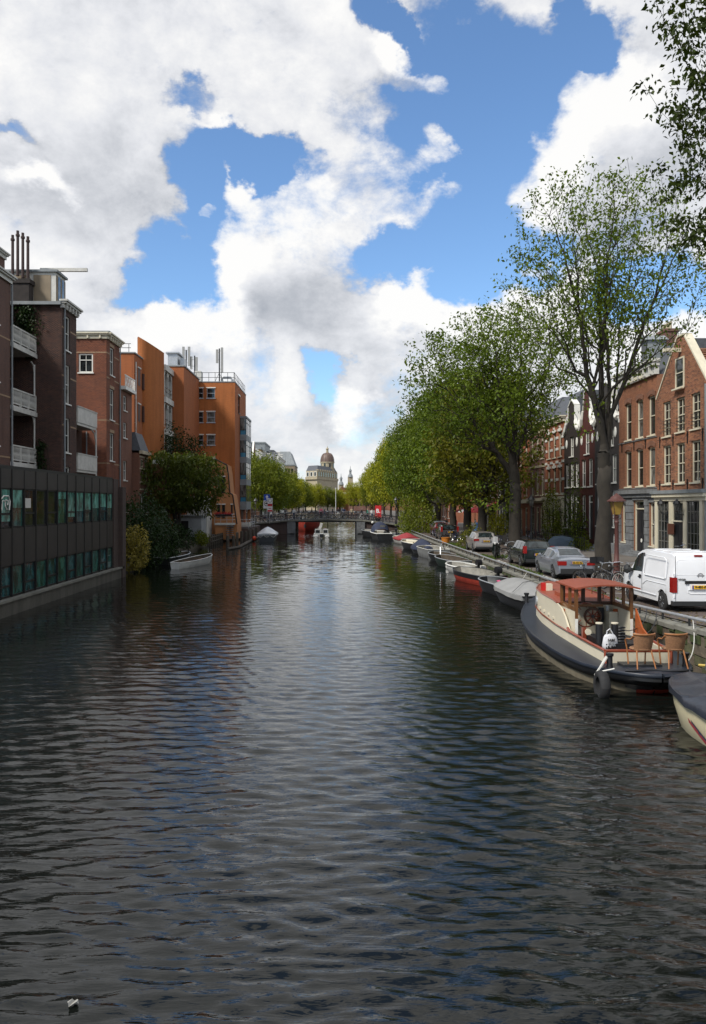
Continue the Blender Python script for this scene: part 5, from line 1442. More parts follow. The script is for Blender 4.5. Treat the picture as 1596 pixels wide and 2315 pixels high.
def turret(px, py_top, Y, r, lab):
    zt = ZY(py_top, Y); x = XY(px, Y)
    t = thing('church_turret', lab, 'turret', (x, Y, 0))
    b = MB(); b.box(-r * 1.6, r * 1.6, -r, r * 1.6, 1, zt - 7 * r); b.build('shaft', M_SAND2, t)
    b = MB(); b.lathe([(r * 1.7, zt - 7 * r), (r * 1.2, zt - 5.5 * r), (r * .7, zt - 5 * r), (r * .7, zt - 3.4 * r), (r * 1.0, zt - 3.3 * r), (r * .6, zt - 2.4 * r), (r * .2, zt - 1.8 * r), (.06, zt)], 10); b.build('spire', M_LEAD, t)
turret(771, 1070, 520, 1.1, 'grey church turret at the end of the canal right of the dome')
turret(792, 1053, 480, 1.0, 'slim church turret just above the right-hand trees')
tw = thing('glass_tower', 'slender pale office tower poking above the right-hand trees', 'tower', (XY(869, 520), 520, 0))
b = MB(); b.box(-2.2, 2.2, -2, 2, 1, 44); b.build('shaft', mat('pale_tower', (.45, .5, .55), .5, .1, .4), tw)
b = MB(); b.box(-1.7, -.2, -1, 1, 44, 49); b.box(.2, 1.6, -1, 1, 44, 47); b.tube([(.2, 0, 44), (.2, 0, 54)], .15, 5); b.build('mast', M_OFFW, tw)
for i in range(9): bar(tw, 'window_band', M_TEAL, (-2.0, 2.0, -2.06, -2.0, 24 + i * 2.2, 25.2 + i * 2.2))
eh = thing('end_house', 'small orange-red gabled house with white trim at the end of the canal', 'house', (XY(774, 370), 370, 0))
b = MB(); front(b, 6, 9.5, [(2.2, 4.5, 1.6, 2.4)], .2, 1); shell(b, 6, 9.5, 8, 1); b.build('wall', B_R6, eh, T(-3, 0, 0)); window(eh, 2.2, 4.5, 1.6, 2.4, 'cross', M_WHITE, M_GLASS, T(-3, 0, 0)); cornice(eh, 6, 9.2, .7, .4, M_WHITE, 0, T(-3, 0, 0))
b = MB(); b.prism([(-3, 9.9), (3, 9.9), (0, 13)], 'y', 0, 8); b.build('roof', M_TILE, eh)
bar(eh, 'door', M_WHITE, (-.8, .8, -.05, -.001, 1.0, 3.4))
for i, (x0, x1, hh, mm, lab) in enumerate(((-60, -22, 17, B_A, 'long brown block closing the left bank beyond the last trees'), (2.5, 17, 12, B_R7, 'red-brown block closing the canal behind the right-hand trees'), (17, 55, 15, B_R2, 'orange brick block closing the right bank far away'))):
    t = thing('end_block', lab, 'building', (0, 380 + 10 * i, 0)); b = MB(); b.box(x0, x1, 0, 10, 1, hh); b.build('wall', mm, t); bar(t, 'roof', M_SLATE, (x0 - .3, x1 + .3, -.3, 10, hh, hh + .8))
    for k in range(8):
        for z in (3.5, 7.2): bar(t, 'window', M_GLASS, (x0 + (x1 - x0) * (.05 + .12 * k), x0 + (x1 - x0) * (.05 + .12 * k) + 1.3, -.06, .0, z, z + 2))
# ================================================================== TREES AND PLANTS
M_BARK = mat('bark', (.027, .022, .016), .9, .35, 3, bump=.8, bscale=14, dirt=.5)
M_BARK2 = mat('mossy_bark', (.055, .055, .032), .9, .35, 3, bump=.8, bscale=14, dirt=.4)
L_ELM = leaf_mat('elm_leaves', (.055, .092, .012), (.095, .148, .016), (.15, .19, .02))
L_ELM2 = leaf_mat('elm_leaves_dark', (.032, .056, .009), (.06, .098, .013), (.105, .14, .018))
L_AUT = leaf_mat('elm_leaves_turning', (.06, .08, .012), (.12, .13, .015), (.18, .16, .02))
L_LIME = leaf_mat('sun_toned_leaves', (.15, .185, .012), (.27, .285, .02), (.40, .37, .035), .4)  # yellow-green leaves, brightened in colour to stand for sunlight on far crowns
L_MIX = leaf_mat('mid_leaves', (.055, .085, .010), (.105, .14, .015), (.19, .20, .022), .38)
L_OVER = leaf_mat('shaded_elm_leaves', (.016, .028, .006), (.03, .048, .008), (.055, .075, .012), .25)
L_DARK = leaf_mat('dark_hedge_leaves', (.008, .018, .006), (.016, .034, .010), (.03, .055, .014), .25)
L_SUM = leaf_mat('sumac_leaves', (.022, .038, .007), (.045, .066, .009), (.10, .11, .014), .3)
L_YEL = leaf_mat('yellow_leaves', (.15, .12, .025), (.25, .20, .045), (.36, .30, .08), .35)
def grow(attr, root, hf, bf, rtrunk, rng_, lean=(0, 0), tip=.006, limbs=None, expo=.52):
    """Connect the points of the crown to the trunk: near neighbours first, weighted by the way back to the root."""
    nodes = [np.array(root, float)]; par = [-1]; plen = [0.0]
    n = max(3, int(hf / .8))
    for i in range(1, n + 1):
        t = i / n
        nodes.append(np.array([root[0] + lean[0] * t + .05 * rng_.normal(), root[1] + lean[1] * t + .05 * rng_.normal(), root[2] + hf * t]))
        par.append(len(nodes) - 2); plen.append(hf * t)
    first = len(nodes) - 1
    for lb in (limbs or []):
        # a limb drawn point by point, starting from the trunk node nearest to its first point
        q = int(np.argmin([np.linalg.norm(nd_ - np.array(lb[0])) for nd_ in nodes]))
        for p_ in lb:
            d_ = np.array(p_, float) - nodes[q]; L_ = np.linalg.norm(d_)
            if L_ < .05: continue
            m_ = max(1, int(round(L_ / .55))); base_ = nodes[q]
            for j_ in range(1, m_ + 1):
                nodes.append(base_ + d_ * j_ / m_ + rng_.normal(0, .025, 3)); par.append(q); plen.append(plen[q] + L_ / m_); q = len(nodes) - 1
    P = np.asarray(attr, float); m = len(P)
    best = np.full(m, 1e9); bp = np.zeros(m, int); done = np.zeros(m, bool)
    def upd(k):
        d = np.linalg.norm(P - nodes[k], axis=1)
        dz = nodes[k][2] - P[:, 2]
        c = d + bf * plen[k] + np.maximum(0, dz) * .8
        s = (c < best) & ~done
        best[s] = c[s]; bp[s] = k
    for k in range(max(1, first - 2), len(nodes)): upd(k)
    for _ in range(m):
        j = int(np.argmin(np.where(done, 1e9, best)))
        q = bp[j]; done[j] = True
        d = P[j] - nodes[q]; L = np.linalg.norm(d)
        if L > 1.1:
            mid = nodes[q] + d * .5 + rng_.normal(0, .05 * L, 3) + np.array([0, 0, -.04 * L])
            nodes.append(mid); par.append(q); plen.append(plen[q] + L * .5); q2 = len(nodes) - 1
            nodes.append(P[j]); par.append(q2); plen.append(plen[q] + L); upd(q2)
        else:
            nodes.append(P[j]); par.append(q); plen.append(plen[q] + L)
        upd(len(nodes) - 1)
    N = len(nodes); load = np.ones(N); kids_ = np.zeros(N, int)
    for k in range(N - 1, 0, -1):
        load[par[k]] += load[k]; kids_[par[k]] += 1
    rad = tip * load ** expo
    rad = rad * (rtrunk / rad[first])
    rad = np.maximum(rad, tip)
    for k in range(first + 1): rad[k] = rtrunk * (1.28 - .28 * min(1, k / max(1, first))) * (1.25 if k == 0 else 1)
    return np.array(nodes), np.array(par), rad, kids_, first
def branch_mesh(name, nodes, par, rad, material, first, minr=0.0):
    vs, fs = [], []
    tm = MB(); tn = [tuple(nodes[k]) for k in range(first + 1)]
    tm.tube(tn, [float(rad[k]) for k in range(first)] + [float(rad[first]) * .96], 12, True)
    vs.append(np.array(tm.v)); fs += [tuple(f) for f in tm.f if len(f) == 4]; n0_ = len(tm.v); fs += [(n0_ - 12, n0_ - 11, n0_ - 10, n0_ - 9), (n0_ - 12, n0_ - 9, n0_ - 8, n0_ - 7), (n0_ - 12, n0_ - 7, n0_ - 6, n0_ - 5), (n0_ - 12, n0_ - 5, n0_ - 4, n0_ - 3), (n0_ - 12, n0_ - 3, n0_ - 2, n0_ - 1)]; cnt = len(tm.v)
    for k in range(1, len(nodes)):
        if rad[k] < minr: continue
        p = par[k]
        a, c = nodes[p], nodes[k]
        t = c - a; L = np.linalg.norm(t)
        if L < 1e-5: continue
        t /= L
        up = np.array([0, 0, 1.]) if abs(t[2]) < .9 else np.array([0, 1., 0])
        u = np.cross(t, up); u /= np.linalg.norm(u); w = np.cross(u, t)
        if k <= first: continue
        n = (6 if rad[k] > .05 else 4 if rad[k] > .02 else 3)
        ra = min(rad[p], rad[k] * 1.45)
        ang = np.arange(n) * 2 * pi / n
        ring = np.outer(np.cos(ang), u) + np.outer(np.sin(ang), w)
        a0 = a - t * ra * (.35 if k > first else .0)
        vs.append(a0 + ring * ra); vs.append(c + t * rad[k] * .2 + ring * rad[k])
        for i in range(n):
            j = (i + 1) % n
            fs.append((cnt + i, cnt + j, cnt + n + j, cnt + n + i))
        cnt += 2 * n
    return fast_mesh(name, np.concatenate(vs), np.array(fs), material, True)
def leaf_cloud(name, centers, per, spread, size, material, rng_, droop=.5, narrow=.55, flat=1.0):
    """Folded leaf-sized faces scattered round the twig ends."""
    C = np.repeat(np.asarray(centers, float), per, axis=0)
    n = len(C)
    pos = C + rng_.normal(0, 1, (n, 3)) * np.array([spread, spread, spread * flat])
    az = rng_.random(n) * 2 * pi
    el = rng_.normal(-droop, .55, n)
    d = np.stack([np.cos(az) * np.cos(el), np.sin(az) * np.cos(el), np.sin(el)], 1)
    roll = rng_.normal(0, .7, n)
    h = np.stack([-np.sin(az), np.cos(az), np.zeros(n)], 1)
    v = np.cross(d, h)
    s = h * np.cos(roll)[:, None] + v * np.sin(roll)[:, None]
    nn = np.cross(d, s)
    L = size * (.6 + .8 * rng_.random(n))[:, None]
    W = L * narrow * .5
    tipp = pos + d * L
    mid = pos + d * L * .45
    V = np.stack([pos, mid + s * W + nn * W * .35, tipp - nn * W * .2, mid - s * W + nn * W * .35], 1).reshape(-1, 3)
    q = np.arange(n)[:, None] * 4 + np.array([[0, 1, 2, 3]])
    return fast_mesh(name, V, q, material)
def crown_points(n, rng_, cz, rx, ry, rz, shell_=.5, lump=.25, bottom=-1.0, top_open=0.0):
    pts = []
    lob = rng_.normal(0, 1, (9, 3)); lob /= np.linalg.norm(lob, axis=1)[:, None]
    while len(pts) < n:
        d = rng_.normal(0, 1, 3); d /= np.linalg.norm(d)
        r = rng_.random() ** shell_
        r *= 1 - lump + lump * 1.6 * np.max(lob @ d) ** 2
        p = d * r
        if p[2] < bottom: continue
        pts.append((p[0] * rx, p[1] * ry, cz + p[2] * rz))
    return np.array(pts)
TREE_CACHE = {}
def tree(name, label, x, y, z, hf, cz, rx, ry, rz, n, per, size, spread, leafm, seed, rtrunk, group, bf=.5, barkm=None, extra=None, lump=.3, shell_=.45, bottom=-.85, minr=0.0, droop=.5, lean=(0, 0), cat='tree', narrow=.55, flat=.8, leaf_frac=1.0, thin_top=None, off=(0, 0), expo=.55, limbs=None, keep=None):
    t = thing(name, label, cat, (x, y, z), 0, group)
    key = (hf, cz, rx, ry, rz, n, per, size, leafm.name, seed)
    if key not in TREE_CACHE:
        r = np.random.default_rng(seed)
        P = crown_points(n, r, cz, rx, ry, rz, shell_, lump, bottom) + np.array([off[0], off[1], 0])
        if keep is not None: P = P[keep(P)]
        if extra is not None: P = np.concatenate([P, np.asarray(extra, float)])
        nodes, par, rad, kc, first = grow(P, (0, 0, -.1), hf, bf, rtrunk, r, lean, limbs=limbs, expo=expo)
        bm_ = branch_mesh('trunk', nodes, par, rad, barkm or M_BARK, first, minr)
        ends = nodes[first + 1:]
        kcc = kc[first + 1:]; rr = rad[first + 1:]
        sel = rr < np.quantile(rr, .86)
        ends = ends[sel]
        if leaf_frac < 1: ends = ends[r.random(len(ends)) < leaf_frac]
        if thin_top:
            keep = r.random(len(ends)) < np.interp(ends[:, 2], thin_top[0], thin_top[1]); ends = ends[keep]
        lm = leaf_cloud('crown', ends, per, spread, size, leafm, r, droop, narrow, flat)
        TREE_CACHE[key] = (bm_, lm)
    bm_, lm = TREE_CACHE[key]
    link('trunk', bm_, t); link('crown', lm, t)
    return t
G_RT = 'trees along the right quay'
# big thin-leaved tree by the street lamp: its main limbs follow the photograph
T1X, T1Y = 12.05, 34.8
def limb(pts, Yc, X0, z0, dys):
    n = len(pts); return [(XY(p, Yc + dys * i / n) - X0, dys * i / n, ZY(q, Yc + dys * i / n) - z0) for i, (p, q) in enumerate(pts)]
L1 = [([(1365, 1052), (1360, 980), (1340, 881), (1321, 822), (1313, 723), (1281, 602), (1255, 520)], -.8), ([(1366, 1020), (1362, 940), (1360, 871), (1357, 717), (1352, 618), (1330, 536), (1307, 430)], 1.0),
      ([(1372, 1020), (1377, 888), (1373, 789), (1367, 717), (1374, 602), (1387, 503), (1386, 404)], -.3), ([(1376, 1000), (1386, 930), (1393, 861), (1398, 756), (1404, 710), (1426, 602), (1440, 503), (1433, 395)], 1.2),
      ([(1378, 990), (1382, 937), (1416, 855), (1456, 735), (1508, 618), (1541, 546)], -1.0), ([(1321, 822), (1290, 760), (1268, 681), (1202, 590), (1160, 570)], -1.2), ([(1384, 930), (1413, 862), (1482, 800), (1560, 725)], .6),
      ([(1358, 985), (1314, 976), (1275, 950), (1232, 938)], -.7), ([(1404, 710), (1440, 640), (1478, 560), (1490, 470)], 1.6), ([(1313, 723), (1262, 640), (1222, 600)], 1.0)]
tree('elm_tree', 'tall thin-leaved tree with many upright limbs between the silver saloon and the lamp', T1X, T1Y, road_z(34.8), 5.3, 12.7, 4.5, 4.2, 5.8, 2100, 8, .16, .19, L_ELM, 41, .30, G_RT, bf=.55, lump=.3, shell_=.5, bottom=-1, droop=.6,
     limbs=[limb(p, T1Y, T1X, road_z(34.8), d) for p, d in L1], keep=lambda P: (P[:, 2] > 7.4 + .95 * np.hypot(P[:, 0], P[:, 1])) | ((np.abs(P[:, 2] - 8.0 - .1 * np.abs(P[:, 0])) < .8) & (P[:, 0] < -.5) & (np.abs(P[:, 1]) < 1.4)), expo=.57)
T2X, T2Y = 12.35, 53.5
L2 = [([(1158, 1120), (1150, 1101), (1113, 1092), (1071, 1098)], -1.0), ([(1160, 1150), (1153, 1148), (1104, 1139), (1060, 1132)], -1.8), ([(1160, 1050), (1140, 960), (1120, 880), (1100, 790)], -.6), ([(1162, 1050), (1165, 940), (1175, 850), (1180, 760)], .8), ([(1163, 1050), (1190, 960), (1225, 880), (1250, 800)], -.5), ([(1155, 1070), (1105, 1000), (1050, 930), (1010, 880)], .5)]
tree('elm_tree', 'leafy dark-trunked tree with low horizontal limbs beside the black scooter', T2X, T2Y, road_z(53), 5.0, 11.6, 5.6, 5.2, 5.2, 1500, 15, .22, .27, L_ELM, 52, .37, G_RT, bf=.5, bottom=-.85, lump=.3, off=(-1.5, 0), expo=.52,
     limbs=[limb(p, T2Y, T2X, road_z(53), d) for p, d in L2], extra=[(-2 - .5 * i, -1 + .4 * r_.normal(), 4.0 + .4 * r_.random()) for i in range(6)] if False else None)
rt = [(12.4, 66, 15.0, 4.6, L_AUT, 61, 'turning yellow-green tree third along the right quay beside the bush'), (12.5, 74, 16.0, 4.6, L_ELM, 62, 'dense green tree fourth along the right quay behind the brown hatchback'),
      (12.6, 83.5, 17.4, 4.8, L_ELM2, 63, 'dark green tree fifth along the right quay'), (12.6, 96, 18.0, 4.7, L_ELM, 64, 'broad green tree sixth along the right quay by the blue-hooded boat'), (12.6, 106, 18.2, 4.6, L_ELM2, 65, 'dark tree last before the bridge on the right quay')]
for (x, y, hh, rr, lm, sd, lab) in rt:
    tree('elm_tree', lab, x, y, road_z(y), 4.2, hh * .58, rr, rr, hh * .42, 760, 16, .34, .36, lm, sd, .33, G_RT, bf=.45, bottom=-.9, lump=.3, minr=.012)
# overhanging tree, its trunk out of the picture
ex = []
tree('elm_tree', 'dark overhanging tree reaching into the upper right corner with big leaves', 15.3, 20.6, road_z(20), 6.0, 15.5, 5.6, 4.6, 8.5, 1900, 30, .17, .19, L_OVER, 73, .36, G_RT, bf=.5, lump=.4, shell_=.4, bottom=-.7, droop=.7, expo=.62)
# trees beyond the bridge
G_BR, G_BL = 'trees past the bridge on the right', 'trees past the bridge on the left'
far_rt = [(12.2, 131, 1.0, L_MIX, 'first green tree past the bridge on the right'), (11.8, 146, 1.05, L_ELM, 'darker second tree past the bridge on the right'), (11.6, 163, 1.0, L_LIME, 'bright yellow-green third tree past the bridge on the right'),
          (11.6, 184, 1.02, L_MIX, 'green fourth tree past the bridge on the right'), (11.5, 208, .98, L_LIME, 'bright yellow-green fifth tree past the bridge on the right'), (11.2, 236, .95, L_LIME, 'sunlit sixth tree past the bridge on the right'),
          (11.0, 268, .9, L_MIX, 'green seventh tree past the bridge on the right'), (10.5, 305, .85, L_LIME, 'sunlit eighth tree past the bridge on the right'), (6.5, 358, .8, L_LIME, 'farthest sunlit tree past the bridge on the right')]
for i, (x, y, s, lm, lab) in enumerate(far_rt):
    t = tree('lime_tree', lab, x, y, 1.05, 4.4, 10.6, 7.0, 7.0, 7.9, 520, 19, .5, .6, lm, 80 + i % 3, .32, G_BR, bf=.45, minr=.02, lump=.3); t.scale = (s * .66, s * .8, s * .95); t.rotation_euler.z = (i % 2) * pi; t.location.x = x + 1.4
far_lt = [(-15.5, 160, 1.0, L_MIX, 'big dark green tree first past the bridge on the left'), (-15.2, 176, .95, L_ELM, 'second dark green tree past the bridge on the left'), (-14.8, 200, .92, L_MIX, 'third tree past the bridge on the left beside the dark pair'),
          (-14.8, 226, .9, L_LIME, 'bright yellow-green fourth tree past the bridge on the left'), (-14.5, 256, .9, L_LIME, 'yellow fifth tree past the bridge on the left'), (-14, 292, .9, L_MIX, 'green sixth tree past the bridge on the left'),
          (-13, 330, .92, L_LIME, 'yellow seventh tree past the bridge on the left'), (-9.5, 356, .9, L_LIME, 'sunlit tree on the far cross street left of the flagpole'), (-4.0, 362, .82, L_MIX, 'green tree on the far cross street behind the flagpole'), (1.5, 366, .75, L_LIME, 'small sunlit tree on the far cross street right of the flagpole')]
for i, (x, y, s, lm, lab) in enumerate(far_lt):
    s *= .82
    t = tree('lime_tree', lab, x, y, 1.1, 3.6, 9.2, 7.0, 7.0, 7.3, 520, 19, .5, .6, lm, 90 + i % 2, .32, G_BL, bf=.45, minr=.02, lump=.3); t.scale = (s, s, s); t.rotation_euler.z = i * 2.3
# ---- left garden
def bush(name, label, x, y, z, rx, ry, rz, n, size, m, seed, cat='bush', droop=.3, group=None, lump=.35, narrow=.5):
    t = thing(name, label, cat, (x, y, z), 0, group)
    r = np.random.default_rng(seed)
    lob = r.normal(0, 1, (8, 3)); lob /= np.linalg.norm(lob, axis=1)[:, None]
    d = r.normal(0, 1, (n, 3)); d /= np.linalg.norm(d, axis=1)[:, None]
    d[:, 2] = np.abs(d[:, 2]) * np.where(r.random(n) < .8, 1, -.3)
    k = (1 - lump + lump * 1.5 * np.max(d @ lob.T, axis=1) ** 2) * (r.random(n) ** .28)
    P = d * k[:, None] * np.array([rx, ry, rz]) + np.array([0, 0, rz * .12])
    link('leaves', leaf_cloud('leaves', P, 1, .06, size, m, r, droop, narrow), t)
    b = MB()
    for i in range(6):
        a = i * 1.05; b.tube([(0, 0, -.3), (rx * .4 * cos(a), ry * .4 * sin(a), rz * .5), (rx * .75 * cos(a), ry * .75 * sin(a), rz * .75)], [.05, .035, .012], 4)
    b.build('stems', M_BARK, t)
    return t
tree('sumac_tree', 'round dark green tree with yellow-green drooping tips in the left garden', -15.35, 74.5, .6, 2.2, 5.6, 4.2, 3.8, 3.3, 560, 22, .36, .27, L_SUM, 21, .22, 'garden trees', bf=.35, droop=.75, narrow=.4, lump=.3, shell_=.3, bottom=-.8)
tree('garden_tree', 'dark slim tree behind the round tree in front of the orange block', -16.7, 82.5, .6, 3.2, 7.4, 2.9, 2.6, 4.2, 420, 18, .24, .32, L_DARK, 22, .16, 'garden trees', bf=.4, bottom=-.9)
bush('yellow_bush', 'bright yellow-leaved bush at the waterside next to the brick pier', -12.75, 49.1, .35, .95, 1.3, 2.3, 2200, .17, L_YEL, 31)
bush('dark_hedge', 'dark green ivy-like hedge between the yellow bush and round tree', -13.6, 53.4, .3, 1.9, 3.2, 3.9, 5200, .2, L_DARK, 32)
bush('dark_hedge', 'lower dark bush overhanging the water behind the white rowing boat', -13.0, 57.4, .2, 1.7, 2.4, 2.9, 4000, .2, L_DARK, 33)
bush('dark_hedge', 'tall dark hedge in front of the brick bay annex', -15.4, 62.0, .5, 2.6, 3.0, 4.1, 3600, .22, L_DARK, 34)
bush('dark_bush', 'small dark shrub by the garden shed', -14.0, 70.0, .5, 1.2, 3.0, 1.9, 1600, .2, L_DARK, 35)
bush('reedy_bush', 'grey-green waterside plants below the round tree', -13.4, 77.0, .45, .7, 2.4, 1.2, 900, .22, L_MIX, 36)
def ivy(name, label, pts, M, m, seed, size=.17):
    t = thing(name, label, 'ivy', (0, 0, 0)); r = np.random.default_rng(seed)
    P = []
    for (x0, x1, z0, z1, n) in pts:
        for i in range(n):
            u = r.normal(0, .33); x = (x0 + x1) / 2 + np.clip(u, -1, 1) * (x1 - x0) / 2; P.append((x, -.08 - .1 * r.random(), z0 + (z1 - z0) * r.random() ** .8))
    P = np.array(P)
    lv = link('leaves', leaf_cloud('leaves', P, 1, .05, size, m, r, .9, .7), t, M)
    b = MB()
    for k in range(5):
        x = pts[0][0] + (pts[0][1] - pts[0][0]) * (k + .5) / 5; b.tube([(x, -.03, pts[0][2]), (x + .15, -.03, (pts[0][2] + pts[0][3]) / 2), (x - .1, -.03, pts[0][3])], .015, 4)
    b.build('stems', M_BARK, t, M)
    return t
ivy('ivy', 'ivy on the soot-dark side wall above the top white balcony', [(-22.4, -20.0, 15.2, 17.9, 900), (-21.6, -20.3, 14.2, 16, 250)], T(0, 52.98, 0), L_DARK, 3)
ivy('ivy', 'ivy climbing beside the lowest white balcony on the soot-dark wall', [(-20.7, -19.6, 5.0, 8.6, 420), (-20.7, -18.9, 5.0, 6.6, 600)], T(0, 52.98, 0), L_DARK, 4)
ivy('ivy', 'ivy covering part of the white stuccoed house front behind the second tree', [(.4, 3.6, 1.2, 6.4, 1500)], T(FX, 89.5, 0) @ RZ(-pi / 2), L_MIX, 5, .22)
# ---- right bank plants
bush('willow_bush', 'olive green bush hanging over the quay near the bridge', 9.9, 96, .75, 2.3, 6.5, 4.3, 5200, .26, L_MIX, 37, droop=.9)
bush('shrub', 'brown-green shrub on the quay in front of the brown hatchback', 10.6, 61.0, .8, 1.0, 1.5, 1.7, 1300, .16, L_AUT, 38)
bush('climbing_plant', 'tall straggly plant in front of the banded house', 18.6, 66.4, .95, .9, 1.6, 4.6, 1900, .2, L_MIX, 39, lump=.55)
bush('climbing_plant', 'climbing roses by the stoop of the oxblood red house', 18.7, 61.2, .95, .8, 1.3, 5.2, 1700, .18, L_ELM2, 40, lump=.6)
bush('climbing_plant', 'leafy plant at the foot of the oxblood house stairs', 18.3, 58.6, .95, .8, .9, 3.0, 900, .18, L_MIX, 43, lump=.55)
bush('planter_shrub', 'low green shrub behind the dark green estate car', 17.9, 57.2, .95, .8, 1.6, .9, 700, .16, L_MIX, 44)
bush('street_shrub', 'pale green shrub beside the white stuccoed house', 17.5, 84.0, .95, 1.0, 2.0, 2.6, 1200, .22, L_LIME, 45)
# ================================================================== VEHICLES
M_TYRE = mat('tyre', (.012, .012, .012), .85, .2, 8)
M_RIM = mat('alloy_rim', (.45, .46, .47), .3, .08, 5, metal=.8)
M_CARGLASS = glass_mat('car_glass', (.02, .028, .03), .03, .8, .02)
M_REDL = mat('red_tail_light', (.26, .010, .008), .15, .1, 6, coat=.6)
M_CLEAR = mat('clear_lamp', (.55, .55, .52), .15, .1, 6, coat=.5)
M_PLATE = mat('yellow_plate', (.75, .42, .02), .5, .03, 2)
M_EUB = mat('plate_blue', (.01, .04, .3), .5, .03, 2)
M_BUMP = mat('bumper_plastic', (.02, .021, .022), .6, .15, 6)
def wheel_meshes(r, w):
    a = MB(); a.lathe([(r * .62, -w / 2), (r * .9, -w / 2), (r, -w * .32), (r, w * .32), (r * .9, w / 2), (r * .62, w / 2)], 24, (0, 0), 'x'); ty = a.mesh('tyre', M_TYRE, 40)
    b = MB(); b.lathe([(r * .63, -w * .40), (r * .62, w * .30), (.06, w * .36), (.03, w * .40)], 20, (0, 0), 'x'); b.lathe([(.02, -w * .1), (r * .63, -w * .42), (r * .64, -w * .46), (r * .56, -w * .46), (r * .52, -w * .30), (.07, -w * .34), (.05, -w * .44), (.01, -w * .45)], 20, (0, 0), 'x')
    for k in range(7):
        c, s = cos(2 * pi * k / 7), sin(2 * pi * k / 7)
        b.tube([(-w * .40, .06 * c, .06 * s), (-w * .43, r * .56 * c, r * .56 * s)], .022, 4)
    ri = b.mesh('rim', M_RIM, 35)
    return ty, ri
def car(name, label, x, y, paint, prof, W, wheels, wr, sill, belt, side_glass, roof_w, rear_glass, lights, plate=None, heading=0.0, cat='car', group='cars parked along the quay', hood_w=.9, details=None, wind=None, taper=.16, plate_z=.72, bump_z=(.28, .52), nose=.18):
    """prof: outline (y, z) from the tail to the nose over the roof; the nose points along +y."""
    t = thing(name, label, cat, (x, y, road_z(y)), heading, group)
    ys0, ye = prof[0][0], prof[-1][0]
    py, pz = [p[0] for p in prof], [p[1] for p in prof]
    ybase = sorted({round(v, 3) for v in list(np.linspace(ys0, ye, 46)) + py + [w + s * wr * 1.14 * cos(a) for w in wheels for s in (1, -1) for a in (0, .35, .7, 1.05, 1.4)]})
    def hw(yv):
        d0, d1 = (yv - ys0), (ye - yv)
        k = 1 - taper * .5 * max(0, 1 - d0 / .35) ** 2 - nose * max(0, 1 - d1 / .8) ** 2
        return W / 2 * k
    def zb(yv):
        z = sill + .0
        d0, d1 = (yv - ys0), (ye - yv)
        z += .10 * max(0, 1 - min(d0, d1) / .3)
        for w in wheels:
            dy = abs(yv - w)
            R = wr * 1.16
            if dy < R: z = max(z, wr + sqrt(max(0, R * R - dy * dy)) - .0)
        return z
    def ring(yv):
        zt = float(np.interp(yv, py, pz)); h = hw(yv); bl = min(belt, zt - .03)
        k = min(1.0, max(0.0, (zt - belt) / .30))
        rw = h * (hood_w * (1 - k) + roof_w * k)
        z0 = zb(yv)
        return [(h * .94, z0), (h * .99, max(z0 + .01, sill + .42 * (bl - sill))), (h, max(z0 + .02, sill + .72 * (bl - sill))), (h * .965, max(z0 + .03, bl)), (rw + (h * .965 - rw) * .10, zt - .045 * (0.4 + .6 * k)), (rw * .86, zt - .006), (rw * .45, zt + .012), (0, zt + .018)]
    rows = []
    for yv in ybase:
        R = ring(yv)
        rows.append([(a, yv, z) for a, z in R] + [(-a, yv, z) for a, z in R[-2::-1]])
    b = MB(); st = b.grid(rows)
    n = len(rows[0])
    b.face([st[0] + k for k in range(n)]); b.face([st[-1] + k for k in range(n - 1, -1, -1)])
    b.build('body', paint, t, None, 32)
    # dark underside and wheel wells
    b = MB(); b.box(-W / 2 * .86, W / 2 * .86, ys0 + .25, ye - .3, sill - .02, sill + .3)
    for w in wheels: b.box(-W / 2 * .9, W / 2 * .9, w - wr * 1.05, w + wr * 1.05, sill, wr * 2.05)
    b.build('underbody', M_BLACK, t)
    def lerp(a, c, s): return (a[0] + (c[0] - a[0]) * s, a[1] + (c[1] - a[1]) * s)
    for sx in (1, -1):
        for (ya_, yb_) in side_glass:
            g = MB(); rr = []
            for yv in np.linspace(ya_, yb_, 8):
                R = ring(yv); lo, hi = lerp(R[3], R[4], .10), lerp(R[3], R[4], .90)
                rr.append([(sx * (lo[0] + .007), yv, lo[1]), (sx * (hi[0] + .007), yv, hi[1])])
            g.grid(rr if sx > 0 else rr[::-1]); g.build('side_window', M_CARGLASS, t, None, 40)
    for nm, ab in (('rear_window', rear_glass), ('windscreen', wind)):
        if ab is None: continue
        ya_, yb_, fr = ab; g = MB(); rr = []
        for yv in np.linspace(ya_, yb_, 7):
            R = ring(yv); zt = R[7][1]; off = .012
            dy = -.012 if nm == 'rear_window' else .012
            xs = np.linspace(-1, 1, 9)
            rr.append([(q * R[5][0] * fr, yv + dy, R[5][1] + (zt - R[5][1]) * (1 - abs(q)) + off * (1 if abs(ya_ - yb_) > .05 else 0)) for q in xs])
        g.grid(rr); g.build(nm, M_CARGLASS, t, None, 40)
    ty, ri = wheel_meshes(wr, .2)
    for w in wheels:
        for sx in (-1, 1):
            M = T(sx * (W / 2 - .11), w, wr) @ (Matrix.Identity(4) if sx < 0 else RZ(pi))
            wo_ = bpy.data.objects.new('wheel', None); COL.objects.link(wo_); wo_.parent = t; wo_.matrix_basis = M; KID.setdefault(t.name, []).append(wo_)
            link('tyre', ty, wo_); link('rim', ri, wo_)
    for (xa, xb, za, zb_, m, nm, dy) in lights:
        for sx in (-1, 1):
            l = MB(); x0, x1 = sorted((sx * xa, sx * xb)); l.box(x0, x1, ys0 - .015 + dy, ys0 + .2 + dy, za, zb_)
            l.build(nm, m, t)
